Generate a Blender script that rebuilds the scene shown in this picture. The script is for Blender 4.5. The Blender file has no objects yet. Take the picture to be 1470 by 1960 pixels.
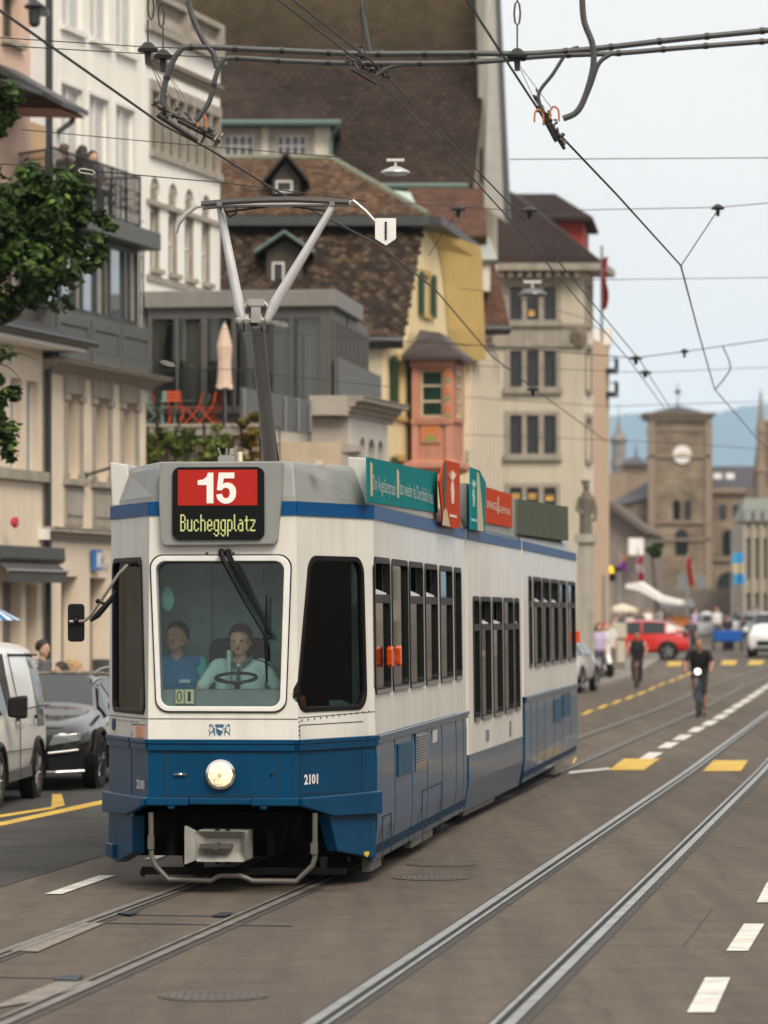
import bpy, bmesh, math, random
import numpy as np
from mathutils import Vector, Matrix, noise
from mathutils.geometry import tessellate_polygon
random.seed(7)
sc = bpy.context.scene
col = sc.collection
R = math.radians
# ------------------------------------------------------------------ camera, world, sun, exposure
FP, EYE, CX, HY = 7500.0, 2.18, 735.0, 1178.0     # focal length in photo pixels, eye height, optical axis
cam = bpy.data.cameras.new('camera')
cam_o = bpy.data.objects.new('camera', cam)
col.objects.link(cam_o)
cam_o.location = (0, 0, EYE)
cam_o.rotation_euler = (R(90), 0, 0)
cam.sensor_fit = 'VERTICAL'
cam.sensor_height = 36
cam.lens = FP / 1960 * 36
cam.shift_y = (HY - 980) / 1960
cam.clip_start = .5
cam.clip_end = 20000
cam.dof.use_dof = True
cam.dof.focus_distance = 32.5
cam.dof.aperture_fstop = 2.7
sc.camera = cam_o
SUN_EL, SUN_AZ = 46, 157          # degrees; azimuth from +Y clockwise: behind the camera, to its right
w = bpy.data.worlds.new('World')
sc.world = w
w.use_nodes = True
nt = w.node_tree
nt.nodes.clear()
sky = nt.nodes.new('ShaderNodeTexSky')
sky.sky_type = 'NISHITA'
sky.sun_disc = False
sky.sun_elevation = R(SUN_EL)
sky.sun_rotation = R(SUN_AZ)
sky.air_density = 1.0
sky.dust_density = 4.0
bg = nt.nodes.new('ShaderNodeBackground')
bg.inputs[1].default_value = .075
ov = nt.nodes.new('ShaderNodeBackground')          # the even cloud layer over that sky
tc = nt.nodes.new('ShaderNodeTexCoord')
mp = nt.nodes.new('ShaderNodeMapping')
mp.inputs['Scale'].default_value = (1, 1, 2.6)
nz = nt.nodes.new('ShaderNodeTexNoise')
nz.inputs['Scale'].default_value = 4.2
nz.inputs['Detail'].default_value = 4
cr = nt.nodes.new('ShaderNodeValToRGB')
cr.color_ramp.elements[0].position = .34
cr.color_ramp.elements[0].color = (.94, .91, .865, 1)
cr.color_ramp.elements[1].position = .62
cr.color_ramp.elements[1].color = (1.0, .98, .945, 1)
L = nt.links.new
L(tc.outputs['Generated'], mp.inputs[0]); L(mp.outputs[0], nz.inputs['Vector'])
L(nz.outputs[0], cr.inputs[0]); L(cr.outputs[0], ov.inputs[0])
ov.inputs[1].default_value = .98
ad = nt.nodes.new('ShaderNodeAddShader')
ou = nt.nodes.new('ShaderNodeOutputWorld')
mx = nt.nodes.new('ShaderNodeMixShader')
mx.inputs[0].default_value = .94
L(sky.outputs[0], bg.inputs[0])
L(bg.outputs[0], mx.inputs[1]); L(ov.outputs[0], mx.inputs[2]); L(mx.outputs[0], ou.inputs[0])
sun = bpy.data.lights.new('sun', 'SUN')
sun.energy = 2.9
sun.angle = R(28)
sun.color = (1, .89, .73)
sun_o = bpy.data.objects.new('sun', sun)
col.objects.link(sun_o)
sd = Vector((math.sin(R(SUN_AZ)) * math.cos(R(SUN_EL)), math.cos(R(SUN_AZ)) * math.cos(R(SUN_EL)), math.sin(R(SUN_EL))))
sun_o.rotation_euler = sd.to_track_quat('Z', 'Y').to_euler()
sun_o.location = (0, 0, 60)
sc.view_settings.view_transform = 'Standard'
sc.view_settings.look = 'None'
sc.view_settings.exposure = .16
sc.view_settings.gamma = 1
sc.cycles.max_bounces = 8
sc.cycles.transparent_max_bounces = 12
sc.cycles.use_denoising = True
sc.cycles.volume_bounces = 1
# ------------------------------------------------------------------ pixel <-> world
def gz(Y):
 if Y < 112: return 0.0
 if Y < 132: return .0085 * (Y - 112) ** 2 / 40
 return .0085 * (Y - 122)
def P(px, py, Y): return Vector(((px - CX) * Y / FP, Y, EYE - (py - HY) * Y / FP))
def G(px, py):                       # photo pixel -> point on the ground
 Y = FP * EYE / max(py - HY, 1)
 for _ in range(12): Y = FP * (EYE - gz(Y)) / max(py - HY, 1)
 p = P(px, py, Y); p.z = gz(Y)
 return p
class Fr:                            # a vertical plane: local x along it, local y into the thing, z up
 def __init__(s, x, y, a):
  s.x, s.y, s.a = x, y, a
  s.dx, s.dy = math.cos(a), math.sin(a)
  s.M = Matrix.Translation((x, y, 0)) @ Matrix.Rotation(a, 4, 'Z')
 def s_(s, px, t=0):
  ox, oy = s.x - s.dy * t, s.y + s.dx * t
  k = (px - CX) / FP
  return (k * oy - ox) / (s.dx - k * s.dy)
 def z(s, px, py, t=0):
  return EYE - (py - HY) * (s.y + s.dx * t + s.s_(px, t) * s.dy) / FP
 def r(s, x0, x1, y0, y1, t=0, at=None):   # pixels left, right, top, bottom -> s0, s1, z0, z1
  at = x0 if at is None else at
  return (s.s_(x0, t), s.s_(x1, t), s.z(at, y1, t), s.z(at, y0, t))
 def pt(s, u, t, z): return s.M @ Vector((u, t, z))
def fr2(p, q): return Fr(p[0], p[1], math.atan2(q[1] - p[1], q[0] - p[0]))
# ------------------------------------------------------------------ objects
WM = {}
def wm(o): return WM.get(o, Matrix())
def tag(o, label=None, cat=None, group=None, kind=None):
 for k, v in (('label', label), ('category', cat), ('group', group), ('kind', kind)):
  if v: o[k] = v
 return o
def thing(name, label, cat, loc=(0, 0, 0), rotz=0, group=None):
 o = bpy.data.objects.new(name, None)
 col.objects.link(o)
 o.empty_display_size = .2
 o.location = loc
 o.rotation_euler = (0, 0, rotz)
 WM[o] = Matrix.Translation(loc) @ Matrix.Rotation(rotz, 4, 'Z')
 return tag(o, label, cat, group)
def dup(o, label=None, loc=None, rotz=None, scale=None, parent=None):
 c = o.copy()
 col.objects.link(c)
 if parent: c.parent = parent
 for ch in list(o.children): dup(ch, parent=c)
 if label: c['label'] = label
 if loc is not None: c.location = loc
 if rotz is not None: c.rotation_euler = (0, 0, rotz)
 if scale is not None: c.scale = (scale,) * 3 if not hasattr(scale, '__len__') else scale
 return c
def rrect(x0, x1, z0, z1, r, n=5, xt0=None, xt1=None):   # rounded rectangle, optionally a trapezium (xt = top edge)
 xt0 = x0 if xt0 is None else xt0
 xt1 = x1 if xt1 is None else xt1
 out = []
 for cx, cz, a0 in ((x1 - r, z0 + r, -90), (xt1 - r, z1 - r, 0), (xt0 + r, z1 - r, 90), (x0 + r, z0 + r, 180)):
  for i in range(n + 1):
   a = R(a0 + 90 * i / n)
   out.append((cx + r * math.cos(a), cz + r * math.sin(a)))
 return out
def rect(s0, s1, z0, z1): return [(s0, z0), (s1, z0), (s1, z1), (s0, z1)]
def arch(s0, s1, z0, z1, n=8):       # z1 = crown
 r = (s1 - s0) / 2
 c = (s0 + s1) / 2
 return [(s0, z0), (s1, z0)] + [(c + r * math.cos(math.pi * i / n), z1 - r + r * math.sin(math.pi * i / n)) for i in range(n + 1)]
class MB:
 def __init__(s, M=None, warp=None):
  s.v, s.f, s.m, s.c = [], [], [], []
  s.M = M.M if isinstance(M, Fr) else (M or Matrix())
  s.mi, s.col, s.warp = 0, None, warp
 def add(s, pts, faces):
  b = len(s.v)
  for p in pts:
   q = s.M @ Vector(p)
   s.v.append(s.warp(q) if s.warp else q)
  for f in faces:
   s.f.append([b + i for i in f]); s.m.append(s.mi); s.c.append(s.col)
  return s
 def poly(s, pts): return s.add(pts, [list(range(len(pts)))])
 def box(s, x0, x1, y0, y1, z0, z1):
  x0, x1 = min(x0, x1), max(x0, x1); y0, y1 = min(y0, y1), max(y0, y1); z0, z1 = min(z0, z1), max(z0, z1)
  return s.add([(x0, y0, z0), (x1, y0, z0), (x1, y1, z0), (x0, y1, z0), (x0, y0, z1), (x1, y0, z1), (x1, y1, z1), (x0, y1, z1)],
                     [(0, 3, 2, 1), (4, 5, 6, 7), (0, 1, 5, 4), (1, 2, 6, 5), (2, 3, 7, 6), (3, 0, 4, 7)])
 def loft(s, rings, cap=True, closed=True):
  n = len(rings[0]); pts = [p for r in rings for p in r]; fs = []
  for i in range(len(rings) - 1):
   for j in range(n if closed else n - 1):
    k = (j + 1) % n
    fs.append((i * n + j, i * n + k, (i + 1) * n + k, (i + 1) * n + j))
  if cap: fs += [list(range(n))[::-1], [(len(rings) - 1) * n + j for j in range(n)]]
  return s.add(pts, fs)
 def plate(s, poly, y0, y1):      # (x, z) polygon extruded from y0 to y1
  return s.loft([[(x, y0, z) for x, z in poly], [(x, y1, z) for x, z in poly]])
 def slab(s, poly, z0, z1):       # (x, y) polygon extruded upwards
  return s.loft([[(x, y, z0) for x, y in poly], [(x, y, z1) for x, y in poly]])
 def ring(s, outer, inner, y0, y1):
  n = len(outer)
  pts = [(x, y0, z) for x, z in outer] + [(x, y0, z) for x, z in inner] + [(x, y1, z) for x, z in outer] + [(x, y1, z) for x, z in inner]
  fs = []
  for j in range(n):
   k = (j + 1) % n
   fs += [(j, k, n + k, n + j), (2 * n + j, 3 * n + j, 3 * n + k, 2 * n + k), (j, 2 * n + j, 2 * n + k, k), (n + j, n + k, 3 * n + k, 3 * n + j)]
  return s.add(pts, fs)
 def wall(s, outer, holes, y=0, depth=.2):     # (x, z) outline with polygonal holes and reveals going in by depth
  loops = [outer] + list(holes)
  flat = [p for l in loops for p in l]
  tris = tessellate_polygon([[Vector((x, z, 0)) for x, z in l] for l in loops])
  s.add([(x, y, z) for x, z in flat], [tuple(t) for t in tris])
  for h in holes:
   n = len(h)
   s.add([(x, y, z) for x, z in h] + [(x, y + depth, z) for x, z in h], [(j, (j + 1) % n, n + (j + 1) % n, n + j) for j in range(n)])
  return s
 def tube(s, pts, r, n=8, cap=True, closed=False):
  pts = [Vector(p) for p in pts]
  rr = r if hasattr(r, '__len__') else [r] * len(pts)
  rings = []; up = None
  m = len(pts)
  for i, p in enumerate(pts):
   a = pts[(i - 1) % m] if (i or closed) else p
   b = pts[(i + 1) % m] if (i < m - 1 or closed) else p
   t = (b - a).normalized()
   if up is None:
    up = Vector((0, 0, 1)) if abs(t.z) < .9 else Vector((1, 0, 0))
   x = t.cross(up)
   if x.length < 1e-5: x = t.orthogonal()
   x.normalize(); yv = x.cross(t).normalized(); up = yv
   rings.append([p + rr[i] * (math.cos(2 * math.pi * j / n) * x + math.sin(2 * math.pi * j / n) * yv) for j in range(n)])
  if closed: rings.append(rings[0]); cap = False
  return s.loft(rings, cap)
 def cyl(s, a, b, r, r1=None, n=12): return s.tube([a, b], [r, r if r1 is None else r1], n)
 def lathe(s, prof, c, n=16, axis='z'):
  rings = []
  for rad, h in prof:
   ring = []
   for j in range(n):
    a = 2 * math.pi * j / n
    u, v = rad * math.cos(a), rad * math.sin(a)
    ring.append((c[0] + u, c[1] + v, c[2] + h) if axis == 'z' else ((c[0] + u, c[1] + h, c[2] + v) if axis == 'y' else (c[0] + h, c[1] + u, c[2] + v)))
   rings.append(ring)
  return s.loft(rings)
 def ball(s, c, r, n=10, m=7):
  r = (r, r, r) if not hasattr(r, '__len__') else r
  rings = []
  for i in range(m + 1):
   a = math.pi * i / m - math.pi / 2
   q = max(math.cos(a), 1e-3)
   rings.append([(c[0] + r[0] * q * math.cos(2 * math.pi * j / n), c[1] + r[1] * q * math.sin(2 * math.pi * j / n), c[2] + r[2] * math.sin(a)) for j in range(n)])
  return s.loft(rings)
 def text(s, txt, x0, x1, z0, z1, y, ext=.002, bold=False, fit=True):   # lettering filling the box, on plane y, facing -y
  cu = bpy.data.curves.new('txt', 'FONT'); cu.body = txt; cu.resolution_u = 2
  if bold: cu.offset = .035
  o = bpy.data.objects.new('txt', cu); col.objects.link(o)
  dg = bpy.context.evaluated_depsgraph_get()
  me = bpy.data.meshes.new_from_object(o.evaluated_get(dg))
  vs = [v.co.copy() for v in me.vertices]; fs = [tuple(p.vertices) for p in me.polygons]
  bpy.data.objects.remove(o); bpy.data.curves.remove(cu); bpy.data.meshes.remove(me)
  ax, bx = min(v.x for v in vs), max(v.x for v in vs); ay, by = min(v.y for v in vs), max(v.y for v in vs)
  kx, kz = (x1 - x0) / (bx - ax), (z1 - z0) / (by - ay)
  return s.add([(x0 + (v.x - ax) * kx, y, z0 + (v.y - ay) * kz) for v in vs], fs)
 def build(s, name, mats, parent=None, smooth=False, bevel=0, angle=40):
  me = bpy.data.meshes.new(name)
  inv = wm(parent).inverted() if parent else Matrix()
  W = s.v
  me.from_pydata([inv @ v for v in W], [], s.f)
  mats = mats if isinstance(mats, (list, tuple)) else ([mats] if mats else [])
  for m in mats: me.materials.append(m)
  if len(mats) > 1: me.polygons.foreach_set('material_index', s.m)
  uv = me.uv_layers.new(name='UVMap')
  for p in me.polygons:
   ws = [W[i] for i in p.vertices]
   nn = Vector((0, 0, 0))
   for i in range(len(ws)):
    a, b = ws[i], ws[(i + 1) % len(ws)]
    nn += a.cross(b)
   if nn.length < 1e-12: continue
   nn.normalize()
   u = Vector((0, 0, 1)).cross(nn)
   if u.length < .05: u = Vector((1, 0, 0))
   u.normalize(); v = nn.cross(u)
   if v.z < 0: v = -v
   for li, q in zip(p.loop_indices, ws): uv.data[li].uv = (q.dot(u), q.dot(v))
  if any(c is not None for c in s.c):
   ca = me.color_attributes.new('Col', 'FLOAT_COLOR', 'CORNER')
   for p, c in zip(me.polygons, s.c):
    c = c or (1, 1, 1)
    for li in p.loop_indices: ca.data[li].color = (c[0], c[1], c[2], 1)
  bm = bmesh.new(); bm.from_mesh(me)
  if not getattr(s, 'keepn', False): bmesh.ops.recalc_face_normals(bm, faces=bm.faces)
  bm.to_mesh(me); bm.free()
  me.validate()
  o = bpy.data.objects.new(name, me)
  col.objects.link(o)
  if parent:
   o.parent = parent
   WM[o] = wm(parent)
  if bevel:
   b = o.modifiers.new('bevel', 'BEVEL'); b.width = bevel; b.segments = 2; b.limit_method = 'ANGLE'; b.angle_limit = R(35)
  if smooth:
   for p in me.polygons: p.use_smooth = True
   try: me.set_sharp_from_angle(angle=R(angle))
   except Exception: pass
  return o
# ------------------------------------------------------------------ materials
MT = {}
def mat(name, c=(.5, .5, .5), rough=.6, metal=0, var=.12, scale=3, streak=0, bump=0, spec=.5, coat=0, emit=0, dirt=None, attr=False, coords='UV', alpha=None, detail=5):
 if name in MT: return MT[name]
 m = bpy.data.materials.new(name); m.use_nodes = True
 t = m.node_tree; N = t.nodes; b = N['Principled BSDF']; K = t.links.new
 b.inputs['Roughness'].default_value = rough
 b.inputs['Metallic'].default_value = metal
 b.inputs['Specular IOR Level'].default_value = spec
 b.inputs['Coat Weight'].default_value = coat
 b.inputs['Coat Roughness'].default_value = .04
 tcn = N.new('ShaderNodeTexCoord')
 base = N.new('ShaderNodeRGB'); base.outputs[0].default_value = (*c, 1); cur = base.outputs[0]
 def mixc(a, bb, f, mode='MIX', fac=1.0):
  x = N.new('ShaderNodeMix'); x.data_type = 'RGBA'; x.blend_type = mode
  if hasattr(f, 'links'): K(f, x.inputs[0])
  else: x.inputs[0].default_value = f
  K(a, x.inputs[6])
  if hasattr(bb, 'links'): K(bb, x.inputs[7])
  else: x.inputs[7].default_value = (*bb, 1)
  return x.outputs[2]
 if attr:
  at = N.new('ShaderNodeVertexColor'); at.layer_name = 'Col'
  cur = mixc(cur, at.outputs[0], 1.0, 'MULTIPLY')
 def noise_(sc_, stretch=None, det=detail):
  n = N.new('ShaderNodeTexNoise'); n.inputs['Scale'].default_value = sc_; n.inputs['Detail'].default_value = det
  src = tcn.outputs[coords]
  if stretch:
   q = N.new('ShaderNodeMapping'); q.inputs['Scale'].default_value = stretch; K(src, q.inputs[0]); src = q.outputs[0]
  K(src, n.inputs['Vector'])
  return n.outputs[0]
 def ramp(src, p0, p1, c0, c1):
  r = N.new('ShaderNodeValToRGB'); e = r.color_ramp.elements
  e[0].position = p0; e[1].position = p1; e[0].color = (c0, c0, c0, 1); e[1].color = (c1, c1, c1, 1)
  K(src, r.inputs[0]); return r.outputs[0]
 if var:
  cur = mixc(cur, ramp(noise_(scale), .3, .7, 1 - var, 1 + var * .6), 1.0, 'MULTIPLY')
 if streak:
  cur = mixc(cur, ramp(noise_(1.0, (5, .35, 5)), .42, .7, 1, 1 - streak), 1.0, 'MULTIPLY')
 if dirt:
  cur = mixc(cur, dirt, ramp(noise_(scale * .35), .48, .72, 0, .6))
 K(cur, b.inputs['Base Color'])
 if bump:
  bn = N.new('ShaderNodeBump'); bn.inputs['Strength'].default_value = bump; bn.inputs['Distance'].default_value = .02
  K(noise_(scale * 8), bn.inputs['Height']); K(bn.outputs[0], b.inputs['Normal'])
 if emit:
  K(cur, b.inputs['Emission Color']); b.inputs['Emission Strength'].default_value = emit
 m['_t'] = 0; del m['_t']
 MT[name] = m
 return m
def brickmat(name, c1, c2, mortar, bw, bh, ms=.01, rough=.8, bump=.5, dirt=None, dscale=.4, offset=.5, moss=None):
 m = bpy.data.materials.new(name); m.use_nodes = True
 t = m.node_tree; N = t.nodes; b = N['Principled BSDF']; K = t.links.new
 tcn = N.new('ShaderNodeTexCoord')
 br = N.new('ShaderNodeTexBrick')
 br.inputs['Color1'].default_value = (*c1, 1); br.inputs['Color2'].default_value = (*c2, 1); br.inputs['Mortar'].default_value = (*mortar, 1)
 br.inputs['Scale'].default_value = 1; br.inputs['Brick Width'].default_value = bw; br.inputs['Row Height'].default_value = bh
 br.inputs['Mortar Size'].default_value = ms; br.inputs['Mortar Smooth'].default_value = .3
 br.offset = offset
 K(tcn.outputs['UV'], br.inputs['Vector'])
 cur = br.outputs[0]
 n = N.new('ShaderNodeTexNoise'); n.inputs['Scale'].default_value = dscale; n.inputs['Detail'].default_value = 8; n.inputs['Roughness'].default_value = .7
 K(tcn.outputs['UV'], n.inputs['Vector'])
 r = N.new('ShaderNodeValToRGB'); r.color_ramp.elements[0].position = .3; r.color_ramp.elements[1].position = .7
 r.color_ramp.elements[0].color = (.5, .5, .5, 1); r.color_ramp.elements[1].color = (1.45, 1.45, 1.45, 1)
 K(n.outputs[0], r.inputs[0])
 x = N.new('ShaderNodeMix'); x.data_type = 'RGBA'; x.blend_type = 'MULTIPLY'; x.inputs[0].default_value = 1
 K(cur, x.inputs[6]); K(r.outputs[0], x.inputs[7]); cur = x.outputs[2]
 if moss:                                  # moss on the upper courses, above a height
  colr, z0, z1 = moss
  g = N.new('ShaderNodeNewGeometry'); sx = N.new('ShaderNodeSeparateXYZ'); K(g.outputs['Position'], sx.inputs[0])
  mr = N.new('ShaderNodeMapRange'); mr.inputs[1].default_value = z0; mr.inputs[2].default_value = z1; K(sx.outputs['Z'], mr.inputs[0])
  n2 = N.new('ShaderNodeTexNoise'); n2.inputs['Scale'].default_value = 1.0; n2.inputs['Detail'].default_value = 8; q2 = N.new('ShaderNodeMapping'); q2.inputs['Scale'].default_value = (2.2, .22, 1); K(tcn.outputs['UV'], q2.inputs[0]); K(q2.outputs[0], n2.inputs['Vector'])
  mu = N.new('ShaderNodeMath'); mu.operation = 'MULTIPLY'; K(mr.outputs[0], mu.inputs[0]); K(n2.outputs[0], mu.inputs[1])
  m2 = N.new('ShaderNodeMath'); m2.operation = 'MULTIPLY'; m2.inputs[1].default_value = 1.25; m2.use_clamp = True; K(mu.outputs[0], m2.inputs[0])
  x2 = N.new('ShaderNodeMix'); x2.data_type = 'RGBA'; K(m2.outputs[0], x2.inputs[0]); K(cur, x2.inputs[6]); x2.inputs[7].default_value = (*colr, 1); cur = x2.outputs[2]
 K(cur, b.inputs['Base Color'])
 b.inputs['Roughness'].default_value = rough
 b.inputs['Specular IOR Level'].default_value = .25
 bp = N.new('ShaderNodeBump'); bp.inputs['Strength'].default_value = bump; bp.inputs['Distance'].default_value = .02; bp.invert = True
 K(br.outputs['Fac'], bp.inputs['Height']); K(bp.outputs[0], b.inputs['Normal'])
 MT[name] = m
 return m
def glassmat(name, tint=(.6, .8, .8), refl=1.0, rough=.02, ior=1.5):     # thin clear pane: see-through plus Fresnel reflection
 m = bpy.data.materials.new(name); m.use_nodes = True
 t = m.node_tree; N = t.nodes; K = t.links.new
 N.remove(N['Principled BSDF'])
 tr = N.new('ShaderNodeBsdfTransparent'); tr.inputs[0].default_value = (*tint, 1)
 gl = N.new('ShaderNodeBsdfGlossy'); gl.inputs['Roughness'].default_value = rough; gl.inputs[0].default_value = (refl, refl, refl, 1)
 fr = N.new('ShaderNodeFresnel'); fr.inputs[0].default_value = ior
 mx = N.new('ShaderNodeMixShader'); K(fr.outputs[0], mx.inputs[0]); K(tr.outputs[0], mx.inputs[1]); K(gl.outputs[0], mx.inputs[2])
 K(mx.outputs[0], N['Material Output'].inputs[0])
 MT[name] = m
 return m
def plain(name, c, rough=.5, metal=0, spec=.5, coat=0, emit=0, var=.06, scale=6): return mat(name, c, rough, metal, var=var, scale=scale, spec=spec, coat=coat, emit=emit)
# ================================================================== ground, road, pavement, rails, markings
def road_material():
 m = bpy.data.materials.new('road_surface'); m.use_nodes = True
 t = m.node_tree; N = t.nodes; K = t.links.new; b = N['Principled BSDF']
 g = N.new('ShaderNodeTexCoord')
 def nz(scale, st=(1, 1, 1), det=6, rot=0, rough=.6):
  q = N.new('ShaderNodeMapping'); q.inputs['Scale'].default_value = st; q.inputs['Rotation'].default_value = (0, 0, rot); K(g.outputs['Object'], q.inputs[0])
  n = N.new('ShaderNodeTexNoise'); n.inputs['Scale'].default_value = scale; n.inputs['Detail'].default_value = det; n.inputs['Roughness'].default_value = rough
  K(q.outputs[0], n.inputs['Vector']); return n.outputs[0]
 def rp(s, p0, p1, a, c):
  r = N.new('ShaderNodeValToRGB'); e = r.color_ramp.elements; e[0].position = p0; e[1].position = p1
  e[0].color = (*a, 1); e[1].color = (*c, 1); K(s, r.inputs[0]); return r.outputs[0]
 def mul(a, c):
  x = N.new('ShaderNodeMix'); x.data_type = 'RGBA'; x.blend_type = 'MULTIPLY'; x.inputs[0].default_value = 1; K(a, x.inputs[6]); K(c, x.inputs[7]); return x.outputs[2]
 cur = rp(nz(.16, rot=.13, st=(1, .25, 1)), .35, .68, (.094, .076, .061), (.146, .120, .097))
 cur = mul(cur, rp(nz(1.4, st=(2.2, .1, 1), rot=.13, det=8), .3, .7, (.70, .70, .70), (1.15, 1.15, 1.15)))   # wheel wear along the street
 cur = mul(cur, rp(nz(60, det=3), .25, .75, (.72, .72, .72), (1.25, 1.25, 1.25)))                      # aggregate
 cur = mul(cur, rp(nz(2.3, det=10, rough=.75), .3, .6, (.72, .71, .70), (1.06, 1.06, 1.06)))
 vo = N.new('ShaderNodeTexVoronoi'); vo.feature = 'DISTANCE_TO_EDGE'; vo.inputs['Scale'].default_value = .33
 wq = N.new('ShaderNodeMix'); wq.data_type = 'RGBA'; wq.blend_type = 'LINEAR_LIGHT'; wq.inputs[0].default_value = .12
 nn = N.new('ShaderNodeTexNoise'); nn.inputs['Scale'].default_value = 1.5; nn.inputs['Detail'].default_value = 8; K(g.outputs['Object'], nn.inputs['Vector'])
 K(g.outputs['Object'], wq.inputs[6]); K(nn.outputs['Color'], wq.inputs[7]); K(wq.outputs[2], vo.inputs['Vector'])
 cur = mul(cur, rp(vo.outputs['Distance'], .001, .006, (.80, .79, .78), (1, 1, 1)))                    # fine cracks
 K(cur, b.inputs['Base Color']); b.inputs['Roughness'].default_value = .82; b.inputs['Specular IOR Level'].default_value = .3
 bp = N.new('ShaderNodeBump'); bp.inputs['Strength'].default_value = .35; bp.inputs['Distance'].default_value = .01; K(nz(90, det=3), bp.inputs['Height']); K(bp.outputs[0], b.inputs['Normal'])
 return m
MROAD = road_material()
MASPH = mat('dark_asphalt', (.045, .043, .042), .85, var=.3, scale=1.2, bump=.4, spec=.3, coords='Object', dirt=(.085, .08, .075))
MPAVE = mat('pavement_slabs', (.20, .185, .17), .85, var=.18, scale=1.5, bump=.2, spec=.3, coords='Object')
MKERB = mat('kerb_granite', (.27, .235, .215), .8, var=.2, scale=6, bump=.2, coords='Object')
MGRND = mat('ground', (.12, .11, .10), .9, var=.2, scale=.2, coords='Object')
MWHITE = mat('road_paint_white', (.66, .64, .60), .7, var=.25, scale=5, dirt=(.3, .28, .26), coords='Object')
MYELL = mat('road_paint_yellow', (.62, .40, .055), .7, var=.22, scale=4, dirt=(.3, .22, .08), coords='Object')
YS = [4, 12, 20, 30, 45, 60, 80, 100, 112, 118, 124, 132, 145, 160, 180, 200, 230, 270, 320, 420, 560, 800]
def strip(name, left, right, m, dz=0, ys=None, kind='structure', parent=None):
 b = MB()
 ys = ys or YS
 pts = []
 for Y in ys: pts += [(left(Y), Y, gz(Y) + dz), (right(Y), Y, gz(Y) + dz)]
 b.add(pts, [(2 * i, 2 * i + 1, 2 * i + 3, 2 * i + 2) for i in range(len(ys) - 1)])
 o = b.build(name, m, parent)
 if not parent: o['kind'] = kind
 return o
def pl(pts):                                     # piecewise linear X(Y)
 def f(Y):
  for (a, xa), (c, xc) in zip(pts, pts[1:]):
   if Y <= c or (c, xc) == pts[-1]: return xa + (xc - xa) * (Y - a) / (c - a)
 return f
KERB = pl([(0, -13.8), (30, -9.6), (50, -6.3), (77, -1.2), (111, 5.48), (133, 8.55), (170, 12.2), (230, 15.5), (300, 16)])
gb = MB()
gy = [-200] + YS + [1500, 4000]
gb.add([p for Y in gy for p in ((-900 - Y, Y, gz(Y) - .03), (900 + Y, Y, gz(Y) - .03))], [(2 * i, 2 * i + 1, 2 * i + 3, 2 * i + 2) for i in range(len(gy) - 1)])
tag(gb.build('ground', MGRND), kind='structure')
road = strip('road', lambda Y: KERB(Y) - .2, lambda Y: 60 + .2 * Y, MROAD)
YK = [20, 30, 40, 50, 60, 77, 90, 100, 111, 118, 124, 133, 145, 158, 170]
parking = strip('parking_lane', lambda Y: KERB(Y) + .01, lambda Y: -2.75 + .1315 * (Y - 32) - .25, MASPH, .004, [4, 12, 20, 30, 40, 50, 60, 70])
pave = strip('pavement', lambda Y: KERB(Y) - 40, lambda Y: KERB(Y) - .14, MPAVE, .12, YK)
kb = MB()
for a, c in zip(YK, YK[1:]):
 xa, xc, za, zc = KERB(a), KERB(c), gz(a), gz(c)
 kb.add([(xa - .15, a, za - .02), (xa, a, za - .02), (xa, a, za + .124), (xa - .15, a, za + .124), (xc - .15, c, zc - .02), (xc, c, zc - .02), (xc, c, zc + .124), (xc - .15, c, zc + .124)],
           [(0, 4, 5, 1), (1, 5, 6, 2), (2, 6, 7, 3), (3, 7, 4, 0)])
kerb = kb.build('kerb', MKERB); kerb['kind'] = 'structure'
# --- grooved rails, set into the street
MRAIL = mat('rail_steel', (.36, .37, .37), .48, .6, var=.25, scale=3, coords='Object')
MRAILD = mat('rail_steel_worn', (.24, .215, .19), .55, .5, var=.3, scale=3, coords='Object')
MGROOVE = mat('rail_groove', (.012, .011, .010), .8, var=.2, coords='Object')
MSEAL = mat('rail_sealant', (.045, .040, .036), .75, var=.3, scale=4, coords='Object')
TRL = pl([(0, -5.50), (21.3, -2.49), (32, -1.02), (56, 2.13), (89, 6.6), (120, 10.5), (150, 15.2), (200, 28)])
TRR = pl([(0, -2.70), (20.9, .145), (54, 4.67), (87.4, 9.07), (120, 13.6), (150, 18.2), (200, 31)])
RY = [4 + 1.5 * i for i in range(90)] + [140, 150, 165, 180, 200]
def rail(cx, side, label, bright):
 b = MB()
 def st(x0, x1, dz, mi):
  b.mi = mi; pts = []
  for Y in RY: pts += [(cx(Y) + side * .5 + x0, Y, gz(Y) + dz), (cx(Y) + side * .5 + x1, Y, gz(Y) + dz)]
  b.add(pts, [(2 * i, 2 * i + 1, 2 * i + 3, 2 * i + 2) for i in range(len(RY) - 1)])
 sg = -side
 st(*sorted((-.10, .13)), .004, 2)
 st(*sorted((-sg * .065, 0)), .012, 0)          # running head
 st(*sorted((0, sg * .042)), .008, 1)           # groove
 st(*sorted((sg * .042, sg * .072)), .012, 0)   # guard lip
 o = b.build('tram_rail', [MRAIL if bright else MRAILD, MGROOVE, MSEAL])
 return tag(o, label, 'rail', 'rails set in the street')
rail(TRL, -1, 'dull rail leftmost of the four, under the left wheels of the tram', False)
rail(TRL, 1, 'dull rail in the road running under the right wheels of the tram', False)
rail(TRR, -1, 'shiny rail of the empty right track, the one nearer the tram', True)
rail(TRR, 1, 'shiny rail farthest right of the four in the street', True)
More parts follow.
